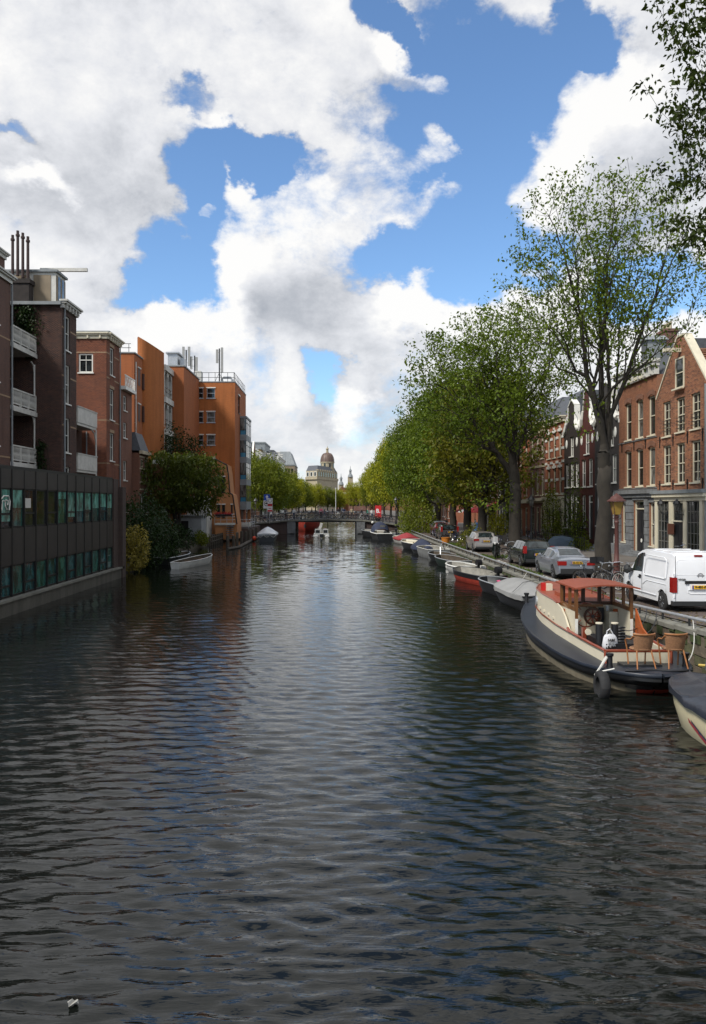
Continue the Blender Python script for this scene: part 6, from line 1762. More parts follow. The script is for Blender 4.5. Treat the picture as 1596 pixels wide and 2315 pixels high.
    b = MB(); b.box(-W * .42, W * .42, ys0 - .03, ys0 + .1, bump_z[0], bump_z[1] - .13); b.build('bumper_strip', M_BUMP, t)
    b = MB(); b.box(-W * .475, -W * .40, ye - .25, ye - .1, .58, .72); b.box(W * .40, W * .475, ye - .25, ye - .1, .58, .72)
    for sx in (-1, 1):
        b = MB(); yv = side_glass[-1][1] - .12; x0 = sx * (hw(yv) * .97); b.ball((x0 + sx * .1, yv, belt + .09), .1, 6, .8); b.box(min(x0, x0 + sx * .08), max(x0, x0 + sx * .08), yv - .03, yv + .03, belt + .02, belt + .07); b.build('wing_mirror', paint if cat == 'car' else M_BUMP, t)
        for (ya_, yb_) in side_glass[:2]:
            b = MB(); x0 = sx * hw(ya_) * 1.0; b.box(min(x0, x0 + sx * .02), max(x0, x0 + sx * .02), ya_ + .08, ya_ + .26, belt - .12, belt - .085); b.build('door_handle', M_BUMP if cat != 'car' else paint, t)
    if plate:
        pl_ = bar(t, 'number_plate', M_PLATE, (-.26, .26, ys0 - .055, ys0 - .03, plate_z - .055, plate_z + .055)); bar(pl_, 'plate_band', M_EUB, (-.26, -.215, ys0 - .058, ys0 - .055, plate_z - .055, plate_z + .055))
        bar(t, 'plate_recess', paint, (-.33, .33, ys0 - .03, ys0 + .12, plate_z - .085, plate_z + .10))
        lettering(plate, .105, M_BLACK, pl_, T(.02, ys0 - .059, plate_z) @ RX90, .004)
    return t
P_SILVER = mat('silver_paint', (.30, .32, .36), .28, .04, 2, metal=.55, coat=.7)
P_CHAMP = mat('champagne_paint', (.36, .33, .31), .28, .04, 2, metal=.5, coat=.7)
P_GREEN = mat('dark_green_paint', (.010, .016, .014), .2, .05, 2, metal=.3, coat=.8)
P_BROWN = mat('dark_brown_paint', (.022, .017, .016), .2, .05, 2, metal=.3, coat=.8)
P_WHITE = mat('van_white_paint', (.74, .75, .77), .3, .03, 1.5, coat=.5, dirt=.10)
P_RED = mat('dark_red_paint', (.10, .01, .012), .25, .05, 2, coat=.7)
car('silver_saloon', 'silver saloon car parked beside the thin-leaved tree, its yellow plate towards us', 10.85, 37.2, P_SILVER,
    [(-2.23, .52), (-2.21, .93), (-2.05, 1.0), (-1.45, 1.04), (-.72, 1.36), (-.1, 1.415), (.4, 1.38), (1.15, .99), (1.95, .80), (2.2, .66), (2.23, .5)], 1.74, (-1.36, 1.36), .315, .23, .92,
    [(-1.02, -.35), (-.27, .62)], .66, (-1.36, -.78, .93), [(.46, .84, .68, .87, M_REDL, 'tail_light', .0)], '32-GV-RL', wind=(.5, 1.08, .93), plate_z=.80, bump_z=(.30, .66))
car('green_estate', 'dark green estate car parked between the scooter and the silver saloon', 11.0, 44.2, P_GREEN,
    [(-2.15, .5), (-2.13, .95), (-2.02, 1.02), (-1.72, 1.40), (-1.0, 1.45), (.1, 1.44), (.5, 1.38), (1.2, .98), (1.95, .82), (2.13, .66), (2.15, .5)], 1.72, (-1.32, 1.3), .31, .24, .93,
    [(-1.72, -1.1), (-1.0, -.3), (-.2, .7)], .70, (-1.99, -1.74, .95), [(.66, .84, .78, 1.18, M_REDL, 'tail_light', .0)], '18-PL-TX', wind=(.58, 1.13, .93), plate_z=.72, bump_z=(.3, .6))
rk = [o for o in bpy.data.objects if o.name.startswith('green_estate')][0]
for sx in (-.5, .5):
    b = MB(); b.tube([(sx, -1.5, 1.45), (sx, -1.4, 1.53), (sx, .1, 1.53), (sx, .2, 1.45)], .02, 5); b.build('roof_rail', M_BLACK, rk)
car('champagne_hatchback', 'champagne coloured hatchback parked next to the scooter and shrub', 10.75, 57.6, P_CHAMP,
    [(-1.98, .5), (-1.96, .95), (-1.86, 1.04), (-1.5, 1.40), (-.8, 1.46), (.1, 1.45), (.45, 1.4), (1.25, 1.0), (1.75, .85), (1.95, .66), (1.98, .5)], 1.74, (-1.25, 1.25), .31, .23, .95,
    [(-1.3, -.45), (-.35, .75)], .68, (-1.83, -1.52, .92), [(.5, .86, .82, .98, M_REDL, 'tail_light', .0)], '6-SKD-27', wind=(.55, 1.18, .93), plate_z=.80, bump_z=(.3, .55))
car('brown_hatchback', 'dark brown estate with tall red tail lights parked beyond the shrub', 10.85, 76.2, P_BROWN,
    [(-2.2, .5), (-2.18, .95), (-2.08, 1.02), (-1.72, 1.40), (-1.0, 1.45), (.1, 1.45), (.5, 1.4), (1.25, 1.0), (1.95, .84), (2.18, .66), (2.2, .5)], 1.8, (-1.35, 1.35), .32, .24, .95,
    [(-1.7, -1.1), (-1.0, -.3), (-.2, .7)], .69, (-2.05, -1.74, .93), [(.68, .87, .8, 1.32, M_REDL, 'tail_light', .0)], '71-NBV-3', wind=(.6, 1.18, .93), plate_z=.78)
for (y, p, lab) in ((84.5, P_RED, 'dark red hatchback behind the bicycles by the fourth quay tree'), (91, P_SILVER, 'silver hatchback deep in the row by the far bridge'), (98.0, P_GREEN, 'dark hatchback last in the row before the far bridge')):
    car('parked_hatchback', lab, 11.3 if p is P_RED else 12.0, y, p,
        [(-1.98, .5), (-1.96, .95), (-1.86, 1.04), (-1.5, 1.40), (-.8, 1.46), (.1, 1.45), (.45, 1.4), (1.25, 1.0), (1.75, .85), (1.95, .66), (1.98, .5)], 1.74, (-1.25, 1.25), .31, .23, .95,
        [(-1.3, -.45), (-.35, .75)], .68, (-1.83, -1.52, .92), [(.5, .86, .82, .98, M_REDL, 'tail_light', .0)], None, wind=(.55, 1.18, .93))
# --- white delivery van
vy = 25.75
van = car('delivery_van', 'white delivery van with orange-yellow number plate parked by the cream shop front', 11.05, vy, P_WHITE,
    [(-2.20, .50), (-2.19, 1.10), (-2.13, 1.55), (-2.05, 1.78), (-1.85, 1.845), (-.6, 1.87), (.45, 1.84), (.8, 1.72), (1.45, 1.13), (1.95, .98), (2.17, .75), (2.2, .5)], 1.70, (-1.42, 1.30), .31, .26, 1.02,
    [(.18, 1.08)], .80, None, [(.70, .845, .66, 1.12, M_REDL, 'tail_light', -.005)], 'V-401-FZ', cat='van', group=None, hood_w=.86, wind=(.86, 1.4, .93), plate_z=.83, bump_z=(.26, .46), taper=.05)
ye = -2.2
b = MB(); b.box(-.46, .46, ye - .035, ye + .05, .93, 1.02); b.build('plate_trim', M_BLACK, van)
b = MB(); b.box(-.12, .12, ye + .11, ye + .2, 1.745, 1.80); b.build('brake_light', M_REDL, van)
b = MB(); b.grid([[(q * cos(2 * pi * k / 24), -.01, q * sin(2 * pi * k / 24)) for q in (.06, .085)] for k in range(25)]); b.box(-.11, .11, -.012, 0, -.016, .016)
b.build('round_badge', M_RIM, van, T(.02, ye + .02, 1.17))
lettering('NV200', .075, M_DKMETAL, van, T(-.55, ye - .012, 1.06) @ RX90, .002)
def groove(pts, r=.012, m=None): 
    b = MB(); b.tube(pts + [pts[0]], r, 4, False); b.build('panel_crease', m or P_WHITE, van)
M_SEAM = mat('seam_shadow_gap', (.10, .10, .11), .6, .05, 3)
for sx in (-1,):
    X = sx * .853
    groove([(X + .0, -1.75, 1.06), (X + .03, -1.75, 1.62), (X + .02, -1.62, 1.68), (X + .02, -.2, 1.70), (X + .03, -.05, 1.62), (X, -.0, 1.10), (X - .002, -.12, 1.03), (X - .002, -1.65, 1.03)], .016)
    b = MB(); b.tube([(X - .002, .12, .36), (X - .006, .12, 1.0), (X + .09, .14, 1.75)], .007, 4); b.tube([(X - .002, 1.12, .55), (X - .004, 1.15, 1.03)], .007, 4); b.build('door_seam', M_SEAM, van)
    b = MB(); b.tube([(X - .003, -1.75, .86), (X - .003, -.35, .86), (X - .003, -.15, .80), (X - .003, .05, .70)], .012, 4); b.tube([(X - .003, -1.0, .45), (X - .003, .9, .45)], .014, 4); b.build('side_crease', P_WHITE, van)
    b = MB(); b.box(X - .012, X + .01, .22, .36, .88, 1.0); b.build('handle_recess', M_BLACK, van)
    b = MB(); b.ball((X - .13, 1.08, 1.12), .13, 8, 1.3); b.build('black_mirror', M_BUMP, van)
groove([(-.70, ye + .03, 1.20), (-.67, ye + .09, 1.58), (-.6, ye + .11, 1.64), (.6, ye + .11, 1.64), (.67, ye + .09, 1.58), (.70, ye + .03, 1.20)], .016)
groove([(-.36, ye - .004, .66), (-.36, ye - .004, .74), (.36, ye - .004, .74), (.36, ye - .004, .66), (.3, ye - .004, .62), (-.3, ye - .004, .62)], .012)
b = MB(); b.tube([(.26, ye - .006, .36), (.26, ye - .0, 1.1), (.26, ye + .07, 1.55), (.26, ye + .18, 1.8)], .007, 4); b.tube([(-.74, ye - .004, .40), (-.745, ye + .0, 1.1), (-.72, ye + .07, 1.55), (-.68, ye + .16, 1.77)], .008, 4); b.build('rear_door_seam', M_SEAM, van)
for z in (.5, 1.15): b = MB(); b.box(-.80, -.76, ye - .02, ye + .03, z, z + .08); b.build('hinge', P_WHITE, van)
b = MB(); b.box(-.84, .84, ye - .06, ye + .12, .27, .40); b.build('rear_bumper', M_BUMP, van)
for y0 in (-1.5, -.9, -.3):
    b = MB(); b.box(-.6, .6, y0, y0 + .12, 1.86, 1.885); b.build('roof_rib', P_WHITE, van)
# --- scooter
def scooter(x, y, rz):
    t = thing('motor_scooter', 'black motor scooter standing on the quay beside the dark tree trunk', 'scooter', (x, y, road_z(y)), rz)
    for yy in (-.62, .62):
        b = MB(); b.lathe([(.10, -.06), (.2, -.06), (.235, -.03), (.235, .03), (.2, .06), (.10, .06)], 16, (yy, .235), 'x'); b.build('wheel', M_TYRE, t, None, 40)
    b = MB(); b.grid([[(-.14, -.75, .5), (-.17, -.4, .38), (-.17, -.05, .34)], [(-.17, -.78, .66), (-.19, -.4, .68), (-.16, -.05, .62)], [(-.08, -.8, .78), (-.12, -.4, .8), (-.1, -.02, .7)], [(.08, -.8, .78), (.12, -.4, .8), (.1, -.02, .7)], [(.17, -.78, .66), (.19, -.4, .68), (.16, -.05, .62)], [(.14, -.75, .5), (.17, -.4, .38), (.17, -.05, .34)]]); b.box(-.16, .16, -.05, .4, .24, .3)
    b.grid([[(-.2, .36, .28), (-.22, .42, .6), (-.14, .5, .98)], [(0, .52, .26), (0, .58, .62), (0, .6, 1.0)], [(.2, .36, .28), (.22, .42, .6), (.14, .5, .98)]]); b.build('body', P_GREEN, t, None, 50)
    b = MB(); b.box(-.13, .13, -.8, -.05, .79, .88); b.build('seat', M_RUBBER, t)
    b = MB(); b.tube([(-.33, .42, 1.05), (-.12, .5, 1.06), (.12, .5, 1.06), (.33, .42, 1.05)], .025, 5); b.tube([(0, .62, .25), (0, .52, 1.05)], .04, 5); b.build('handlebar', M_DKMETAL, t)
    b = MB(); b.ball((0, .58, .98), .085, 8); b.build('headlight', M_CLEAR, t)
    b = MB(); b.grid([[(-.18, .55, 1.0), (0, .62, 1.0), (.18, .55, 1.0)], [(-.15, .45, 1.38), (0, .5, 1.42), (.15, .45, 1.38)]]); b.build('windshield', mat('clear_plastic', (.3, .3, .3), .1, .05, 2), t)
    for sx in (-1, 1):
        b = MB(); b.tube([(sx * .28, .44, 1.06), (sx * .33, .42, 1.26)], .01, 4); b.ball((sx * .34, .41, 1.29), .06, 6); b.build('mirror', M_BLACK, t)
    return t
scooter(10.25, 49.6, radians(160))
# --- bicycles
M_BIKE = [mat('bike_black', (.012, .012, .013), .4, .2, 6), mat('bike_grey', (.12, .12, .13), .4, .2, 6), mat('bike_dark_blue', (.015, .025, .07), .4, .2, 6), mat('bike_dark_red', (.12, .015, .012), .4, .2, 6), mat('bike_cream', (.4, .36, .26), .5, .1, 6)]
M_CHROME = mat('chrome', (.55, .56, .57), .2, .05, 5, metal=.9)
M_LEATHER = mat('saddle_leather', (.025, .018, .014), .6, .2, 6)
def bike_parts(pm_, rimm):
    w = MB(); n = 22
    for (rr, th_) in ((.335, .022),):
        w.grid([[(.0 + th_ * cos(q), (rr + th_ * sin(q)) * cos(2 * pi * k / n), (rr + th_ * sin(q)) * sin(2 * pi * k / n)) for q in (0, 1.57, 3.14, 4.71)] for k in range(n + 1)], True)
    ty = w.mesh('tyre', M_TYRE, 60)
    w = MB()
    w.grid([[(.016 * cos(q), (.308 + .013 * sin(q)) * cos(2 * pi * k / n), (.308 + .013 * sin(q)) * sin(2 * pi * k / n)) for q in (0, 1.57, 3.14, 4.71)] for k in range(n + 1)], True)
    for k in range(14):
        a = 2 * pi * k / 14; w.tube([(.02 * (-1) ** k, .02 * cos(a), .02 * sin(a)), (0, .305 * cos(a + .15), .305 * sin(a + .15))], .003, 3)
    w.tube([(-.045, 0, 0), (.045, 0, 0)], .022, 6); ri = w.mesh('rim', rimm)
    f = MB()
    f.tube([(0, -.12, .30), (0, .40, .52)], .018, 5); f.tube([(0, -.12, .30), (0, -.26, .84)], .017, 5); f.tube([(0, -.20, .62), (0, .36, .80)], .018, 5)
    f.tube([(0, .33, .96), (0, .42, .50)], .019, 5)
    for s in (-.05, .05):
        f.tube([(s, .42, .52), (s, .55, .34)], .012, 4); f.tube([(s, -.12, .30), (s, -.55, .34)], .011, 4); f.tube([(s, -.24, .74), (s, -.55, .34)], .010, 4)
    f.tube([(-.10, -.12, .18), (.10, -.12, .42)], .012, 4); f.box(-.14, -.06, -.16, -.06, .16, .18); f.box(.06, .14, -.2, -.1, .42, .44)
    for yy in (-.55, .55):
        f.grid([[(-.03, yy + .375 * cos(a), .34 + .375 * sin(a)), (.03, yy + .375 * cos(a), .34 + .375 * sin(a))] for a in np.linspace(.3, 2.7, 8)])
    f.box(-.06, .06, -.85, -.4, .72, .74); f.tube([(-.05, -.55, .34), (-.05, -.8, .72)], .008, 4); f.tube([(.05, -.55, .34), (.05, -.8, .72)], .008, 4)
    fr = f.mesh('frame', pm_)
    h = MB(); h.tube([(-.30, .02, 1.03), (-.28, .2, 1.06), (-.12, .36, 1.02), (0, .33, 1.0), (.12, .36, 1.02), (.28, .2, 1.06), (.30, .02, 1.03)], .015, 5); h.tube([(0, .33, .92), (0, .33, 1.0)], .015, 5); h.ball((0, .5, .86), .05, 6); hb = h.mesh('handlebar', M_CHROME)
    s = MB(); s.grid([[(-.1, -.42, .9), (-.06, -.2, .92), (-.02, -.05, .9)], [(0, -.44, .95), (0, -.2, .95), (0, -.04, .92)], [(.1, -.42, .9), (.06, -.2, .92), (.02, -.05, .9)]]); s.tube([(0, -.25, .8), (0, -.28, .92)], .014, 5); sd = s.mesh('saddle', M_LEATHER, 60)
    return ty, ri, fr, hb, sd
BIKES = [bike_parts(m, M_CHROME if i != 1 else M_OFFW) for i, m in enumerate(M_BIKE)]
def bicycle(label, x, y, z, rz, k=0, group=None, lean=.08):
    t = thing('bicycle', label, 'bicycle', (x, y, z), 0, group)
    t.rotation_euler = (0, lean, rz)
    ty, ri, fr, hb, sd = BIKES[k]
    for yy in (-.55, .55):
        w = link('wheel', ty, t, T(0, yy, .345)); link('rim', ri, w)
    link('frame', fr, t); link('handlebar', hb, t); link('saddle', sd, t)
    return t
b_ = bicycle('black bicycle with pale front wheel next to the motor scooter', 11.05, 48.4, road_z(48.4), radians(105), 0); b_.scale = (1.05, 1.05, 1.05)
for i, (x, y, rz, k, lab) in enumerate(((10.35, 31.6, 35, 0, 'black bicycle behind the boat wheelhouse, nearest the quay edge'), (10.9, 31.2, 28, 1, 'grey bicycle second from the quay edge behind the wheelhouse'), (11.4, 31.6, 20, 0, 'black bicycle between trunk and lamp post'), (11.9, 31.0, 30, 4, 'cream bicycle nearest the van behind the wheelhouse'))):
    t = bicycle(lab, x, y, road_z(y), radians(rz), k)
    if i in (1, 3):
        c = thing('bicycle_crate', ['dark', '', 'cream cardboard'][0 if i == 1 else 2] + ' crate on the carrier of the ' + ('grey' if i == 1 else 'cream') + ' bicycle', 'crate', (x, y, road_z(y) + 1.0 if i == 1 else road_z(y) + .76), radians(rz))
        b = MB(); m_ = M_BLACK if i == 1 else M_CREAM; y0 = .35 if i == 1 else -.85
        for q in ((-.2, .2, y0, y0 + .02, 0, .25), (-.2, .2, y0 + .36, y0 + .38, 0, .25), (-.2, -.18, y0, y0 + .38, 0, .25), (.18, .2, y0, y0 + .38, 0, .25), (-.2, .2, y0, y0 + .38, 0, .02)): b.box(*q)
        b.build('crate_box', m_, c)
G_B = 'bicycles parked along the quay'
r = random.Random(4)
spots = [(11.9 + .45 * i, 66.5 + r.uniform(-.4, .4), 'bicycle in the cluster between champagne hatchback and brown estate') for i in range(5)] + [(10.4 + .5 * i, 70.2 + r.uniform(-.4, .4), 'bicycle in the row by the shrub behind the champagne hatchback') for i in range(6)] + [(10.3 + .6 * i, 82 + r.uniform(-.5, .5), 'bicycle in the row just beyond the brown estate') for i in range(5)] + [(14.0, 62 + i * .6, 'bicycle leaning near the pavement by the third tree') for i in range(3)]
ORD = 'first second third fourth fifth sixth seventh eighth ninth tenth eleventh twelfth thirteenth fourteenth fifteenth sixteenth seventeenth eighteenth nineteenth twentieth twenty-first twenty-second twenty-third twenty-fourth twenty-fifth twenty-sixth'.split()
BC = ('black', 'grey', 'dark blue', 'dark red', 'cream')
for i, (x, y, lab) in enumerate(spots):
    k = r.randrange(5); j = i - (0 if i < 5 else 5 if i < 11 else 11 if i < 16 else 16)
    bicycle(ORD[j] + ' from left, ' + BC[k] + ' ' + lab, x, y, road_z(y), radians(r.uniform(-25, 25) + (180 if r.random() < .4 else 0)), k, G_B, r.uniform(-.1, .1))
for i in range(5):
    k = r.randrange(4); y = 47 + (-4.2 if i == 0 else 21 + i * 3.1)
    bicycle(BC[k] + ' bicycle leaning on a house front, ' + ('beside the cream shop door' if i == 0 else ORD[i - 1] + ' beyond the dark gabled houses'), 19.2, y, road_z(60) + .13, radians(r.uniform(-8, 8)), k, 'bicycles against the house fronts', -.15)
for i in range(26):
    x = -12.3 + i * .78 + r.uniform(-.15, .15); k = r.randrange(5)
    bicycle(BC[k] + ' bicycle on the near bridge railing, ' + ORD[i] + ' from the left', x, BY + .55 + r.uniform(-.1, .15), deck_z(x), radians(90 + r.uniform(-18, 18) + (180 if r.random() < .5 else 0)), k, 'bicycles along the bridge railing', r.uniform(-.1, .1))
for i in range(14):
    x = -9 + i * 1.3 + r.uniform(-.3, .3); k = r.randrange(5)
    bicycle(BC[k] + ' bicycle on the far bridge railing, ' + ORD[i] + ' from the left', x, BY + 8.3, deck_z(x), radians(90 + r.uniform(-20, 20)), k, 'bicycles on the far side of the bridge', r.uniform(-.1, .1))
# ================================================================== BOATS
M_WOOD = mat('varnished_wood', (.16, .065, .02), .35, .25, 4, coat=.4, streak=True)
M_DKHULL = mat('black_hull', (.014, .015, .017), .45, .3, 2, dirt=.3)
M_WATERLINE = mat('waterline_growth', (.17, .145, .10), .8, .3, 3, dirt=.5)
def hull_rows(L, B, sheer, drop, bow=.55, tr=.72, fl=.8, n=15, inset=0.0, dz=0.0, bowfull=2.2):
    rows = []
    for i in range(n + 1):
        t = i / n
        if t < bow: k = tr + (1 - tr) * sin(pi / 2 * t / bow) ** .9
        else: k = (1 - ((t - bow) / (1 - bow)) ** bowfull) ** .62 if t < 1 else 0.0
        hb = max(.004, B / 2 * k - inset)
        yv = -L / 2 + L * t - (inset * 1.2 if t > .85 else 0) + (inset if i == 0 else 0)
        zs = sheer[0] + (sheer[1] - sheer[0]) * t ** 2.0 + dz
        f = fl * (1 - .35 * max(0, (t - .6) / .4) ** 2)
        yo = -.10 * L * max(0, (t - .7) / .3) ** 2
        zk = -drop
        rows.append([(hb, yv, zs), (hb * (.96), yv + yo * .25, zs * .55), (hb * f, yv + yo * .6, .02), (hb * f * .7, yv + yo, zk), (0, yv + yo, zk * 1.15), (-hb * f * .7, yv + yo, zk), (-hb * f, yv + yo * .6, .02), (-hb * .96, yv + yo * .25, zs * .55), (-hb, yv, zs)])
    return rows
def boat(name, label, x, y, rz, L, B, sheer, hullm, inm=None, rimm=None, cover=None, tr=.72, bow=.55, fl=.8, thwarts=2, stripe=None, group=None, floor=.12, cov_h=.35, cov_t=(0.0, 1.0), thm=None, cat='boat', rim_r=.035, bowfull=2.2):
    t = thing(name, label, cat, (x, y, 0), rz, group)
    R = hull_rows(L, B, sheer, .25, bow, tr, fl, bowfull=bowfull)
    b = MB(); st = b.grid(R); b.face([st[0] + k for k in range(9)])
    b.build('hull', hullm, t, None, 50)
    if inm is not None:
        I = [[p for p in r_[:3]] + [p for p in r_[6:]] for r_ in hull_rows(L, B, sheer, .0, bow, tr, fl, inset=.045, dz=.005, bowfull=bowfull)]
        for r_ in I:
            r_[2] = (r_[2][0] * .95, r_[2][1], floor); r_[3] = (r_[3][0] * .95, r_[3][1], floor)
        b = MB(); st = b.grid(I); b.face([st[0] + k for k in range(5, -1, -1)]); b.build('inside', inm, t, None, 40)
    b = MB(); n = len(R)
    b.tube([(R[0][8][0], R[0][8][1], R[0][8][2])] + [r_[0] for r_ in R] + [r_[8] for r_ in R[::-1]], rim_r, 5); b.build('gunwale', rimm or hullm, t)
    if stripe:
        b = MB(); b.grid([[(r_[0][0] * 1.0 + .008, r_[0][1], r_[0][2] - .03), (r_[1][0] + .01, r_[1][1], r_[1][2])] for r_ in R[:-1]]); b.grid([[(r_[7][0] - .01, r_[7][1], r_[7][2]), (r_[8][0] - .008, r_[8][1], r_[8][2] - .03)] for r_ in R[:-1]]); b.build('hull_stripe', stripe, t)
    for i in range(thwarts):
        tt = (.16, .5, .74)[i] if thwarts > 1 else .4
        k = R[int(tt * 15)]; z = k[0][2] * .72
        bar(t, 'thwart', thm or M_WOOD, (-k[1][0] * .93, k[1][0] * .93, k[0][1] - .12, k[0][1] + .12, z - .03, z))
    if cover is not None:
        rows = []
        i0, i1 = int(cov_t[0] * 15), int(cov_t[1] * 15)
        rr = random.Random(L * 7 + x)
        for i in range(i0, i1 + 1):
            r_ = R[i]; s = sin(pi * (i - i0 + .35) / (i1 - i0 + .7)) ** .6; h = cov_h * s
            w, z, yv = r_[0][0], r_[0][2], r_[0][1]
            e = .03
            rows.append([(w + .05, yv, z - .13 - .05 * rr.random()), (w + .045, yv, z + .02), (w * .66, yv, z + h * .42 + .02 * rr.random()), (w * .3, yv, z + h * .8 + .02 * rr.random()), (0, yv, z + h), (-w * .3, yv, z + h * .8 + .02 * rr.random()), (-w * .66, yv, z + h * .42 + .02 * rr.random()), (-w - .045, yv, z + .02), (-w - .05, yv, z - .13 - .05 * rr.random())])
        b = MB(); st = b.grid(rows); b.face([st[0] + k for k in range(9)]); b.face([st[-1] + k for k in range(8, -1, -1)])
        b.build('cover', cover, t, None, 60)
    return t
def outboard(parent, y, z, m=None):
    b = MB(); b.grid([[(-.13, y - .42, z + .2), (.13, y - .42, z + .2), (.13, y - .05, z + .2), (-.13, y - .05, z + .2)], [(-.15, y - .48, z + .38), (.15, y - .48, z + .38), (.15, y - .02, z + .38), (-.15, y - .02, z + .38)], [(-.1, y - .42, z + .56), (.1, y - .42, z + .56), (.1, y - .08, z + .54), (-.1, y - .08, z + .54)]], True); b.poly([(-.1, y - .42, z + .56), (.1, y - .42, z + .56), (.1, y - .08, z + .54), (-.1, y - .08, z + .54)])
    b.box(-.06, .06, y - .3, y - .14, z - .6, z + .2); b.box(-.08, .08, y - .14, y + .04, z - .1, z + .12); b.build('outboard_motor', m or M_BLACK, parent, None, 40)
M_TARP = mat('grey_tarpaulin', (.25, .25, .245), .75, .12, 1.5, bump=.5, bscale=6, dirt=.3)
M_NAVY = mat('navy_canvas', (.018, .025, .055), .75, .2, 2, bump=.5, bscale=6)
M_REDC = mat('red_canvas', (.26, .025, .03), .75, .12, 2, bump=.4, bscale=6)
M_ALU = mat('dull_aluminium', (.30, .31, .31), .5, .15, 3, metal=.5, dirt=.4)
M_GRIN = mat('grey_deck_paint', (.22, .21, .18), .75, .25, 3, dirt=.55)
M_DGREEN = mat('dark_green_hull', (.018, .032, .026), .55, .25, 3, dirt=.4)
M_BROWNIN = mat('brown_bilge', (.06, .045, .03), .85, .4, 4, dirt=.5)
M_REDH = mat('red_hull', (.30, .035, .02), .6, .15, 3, dirt=.3)
M_WHULL = mat('white_hull', (.6, .6, .57), .45, .08, 2, dirt=.35)
D180 = pi
# right bank, from the near end to the bridge
b1 = boat('covered_boat', 'dark boat under a pale grey tarpaulin moored just ahead of the tug', 8.05, 33.3, .06, 5.0, 2.0, (.62, .75), M_DKHULL, None, M_BLACK, M_TARP, tr=.8, cov_h=.42, bow=.6)
b = MB(); b.tube([(-.95, -1.6, .72), (-.3, -.9, 1.04), (.5, -.1, 1.05), (.7, .2, .98)], .012, 4); b.build('tie_rope', M_BLACK, b1)
b2 = boat('open_rowboat', 'small black open boat with a red thwart and pink cloth inside', 7.95, 37.7, .12, 4.0, 1.6, (.55, .62), M_DKHULL, M_DKMETAL, M_GREYMETAL, thwarts=1, thm=M_REDH, tr=.85, bow=.6)
c = thing('pink_cloth', 'crumpled pink cloth lying in the small black open boat', 'cloth', (8.2, 38.6, .46), .4); b = MB(); b.grid([[(-.3 + .15 * i, -.15 + .1 * j, .03 * ((i * 7 + j * 5) % 3)) for i in range(5)] for j in range(4)]); b.build('cloth', mat('pink_cloth', (.6, .08, .2), .8), c, None, 60)
b3 = boat('sloop', 'grey open sloop with a red painted hull stripe third ahead of the tug', 7.85, 43.2, .22, 5.0, 2.05, (.52, .62), M_REDH, M_GRIN, M_BLACK, thwarts=0, tr=.86, bow=.5, fl=.9, bowfull=2.6, stripe=M_DKHULL)
bar(b3, 'deck_board', M_GRIN, (-.8, .8, -2.1, -.7, .40, .44)); outboard(b3, -2.55, .5)
b = MB(); b.tube([(.7, -2.3, .7), (.9, -2.2, 1.0), (.6, -1.9, .9)], .02, 4); b.tube([(.3, -2.2, .7), (.5, -2.5, 1.15)], .02, 4); b.build('tiller_gear', M_BLACK, b3)
b4 = boat('motor_dinghy', 'small white plastic dinghy between the red-striped sloop and dark green boat', 8.0, 48.6, .25, 4.0, 1.7, (.42, .55), M_WHULL, M_GRIN, M_WHULL, thwarts=1, tr=.9, thm=M_WHULL, rim_r=.06)
for sx in (-1, 1): bar(b4, 'stern_seat', M_WHULL, (min(sx * .3, sx * .78), max(sx * .3, sx * .78), -1.95, -1.2, .42, .56))
outboard(b4, -1.95, .45)
b5 = boat('open_boat', 'dark green open boat with weathered interior next to the white dinghy', 8.0, 53.8, .2, 4.6, 1.8, (.52, .66), M_DGREEN, M_BROWNIN, M_GREYMETAL, thwarts=2, tr=.82, thm=M_BROWNIN); fe_ = MB(); fe_.ball((-.98, -2.0, .15), .16, 8, 1.4); fe_.build('fender', M_WHULL, b5, None, 60)
b6 = boat('open_boat', 'low black boat with a bent canopy frame ahead of the green one', 8.1, 59.2, .2, 4.2, 1.7, (.48, .6), M_DKHULL, M_BROWNIN, M_GREYMETAL, thwarts=1, tr=.85)
b = MB(); b.tube([(-.8, -1.9, .5), (-.7, -1.6, 1.1), (.1, .3, 1.3), (.7, 1.4, .75)], .04, 5); b.build('canopy_frame', M_GREYMETAL, b6)
b7 = boat('aluminium_boat', 'grey aluminium boat with dark letters on its flat stern', 7.85, 63.6, .12, 4.6, 1.95, (.72, .8), M_ALU, M_GRIN, M_OFFW, thwarts=2, tr=.96, bow=.7, fl=.93, thm=M_ALU, bowfull=3)
lettering('NIMY', .3, M_BLACK, b7, T(-.2, -2.32, .38) @ RX90, .01)
b8 = boat('covered_boat', 'boat hidden under a dark navy cover between aluminium boat and cream sloop', 7.6, 67.8, .15, 4.6, 1.75, (.5, .6), M_DKHULL, None, M_NAVY, M_NAVY, cov_h=.75)
b9 = boat('sloop', 'cream-inside dark sloop between the navy cover and the red cover', 7.5, 74.6, .22, 5.2, 2.0, (.62, .8), M_DKHULL, M_CREAM, M_WHULL, thwarts=2, tr=.8, thm=M_GRIN); bar(b9, 'foredeck', M_CREAM, (-.5, .5, 1.0, 1.9, .62, .66))
b10 = boat('covered_boat', 'white-rimmed boat under a bright red cover', 7.5, 84.8, .15, 5.6, 2.3, (.62, .78), M_WHULL, None, M_WHULL, M_REDC, cov_h=.62, cov_t=(0, .66), tr=.85); bar(b10, 'foredeck', M_CREAM, (-.7, .7, .9, 2.2, .74, .8))
b11 = boat('hooded_sloop', 'black sloop with white rim and navy hood near the bridge', 5.45, 95.3, .1, 6.2, 2.25, (.8, .95), M_DKHULL, M_GRIN, M_WHULL, None, tr=.8, rim_r=.07)
hd = MB(); hr = []
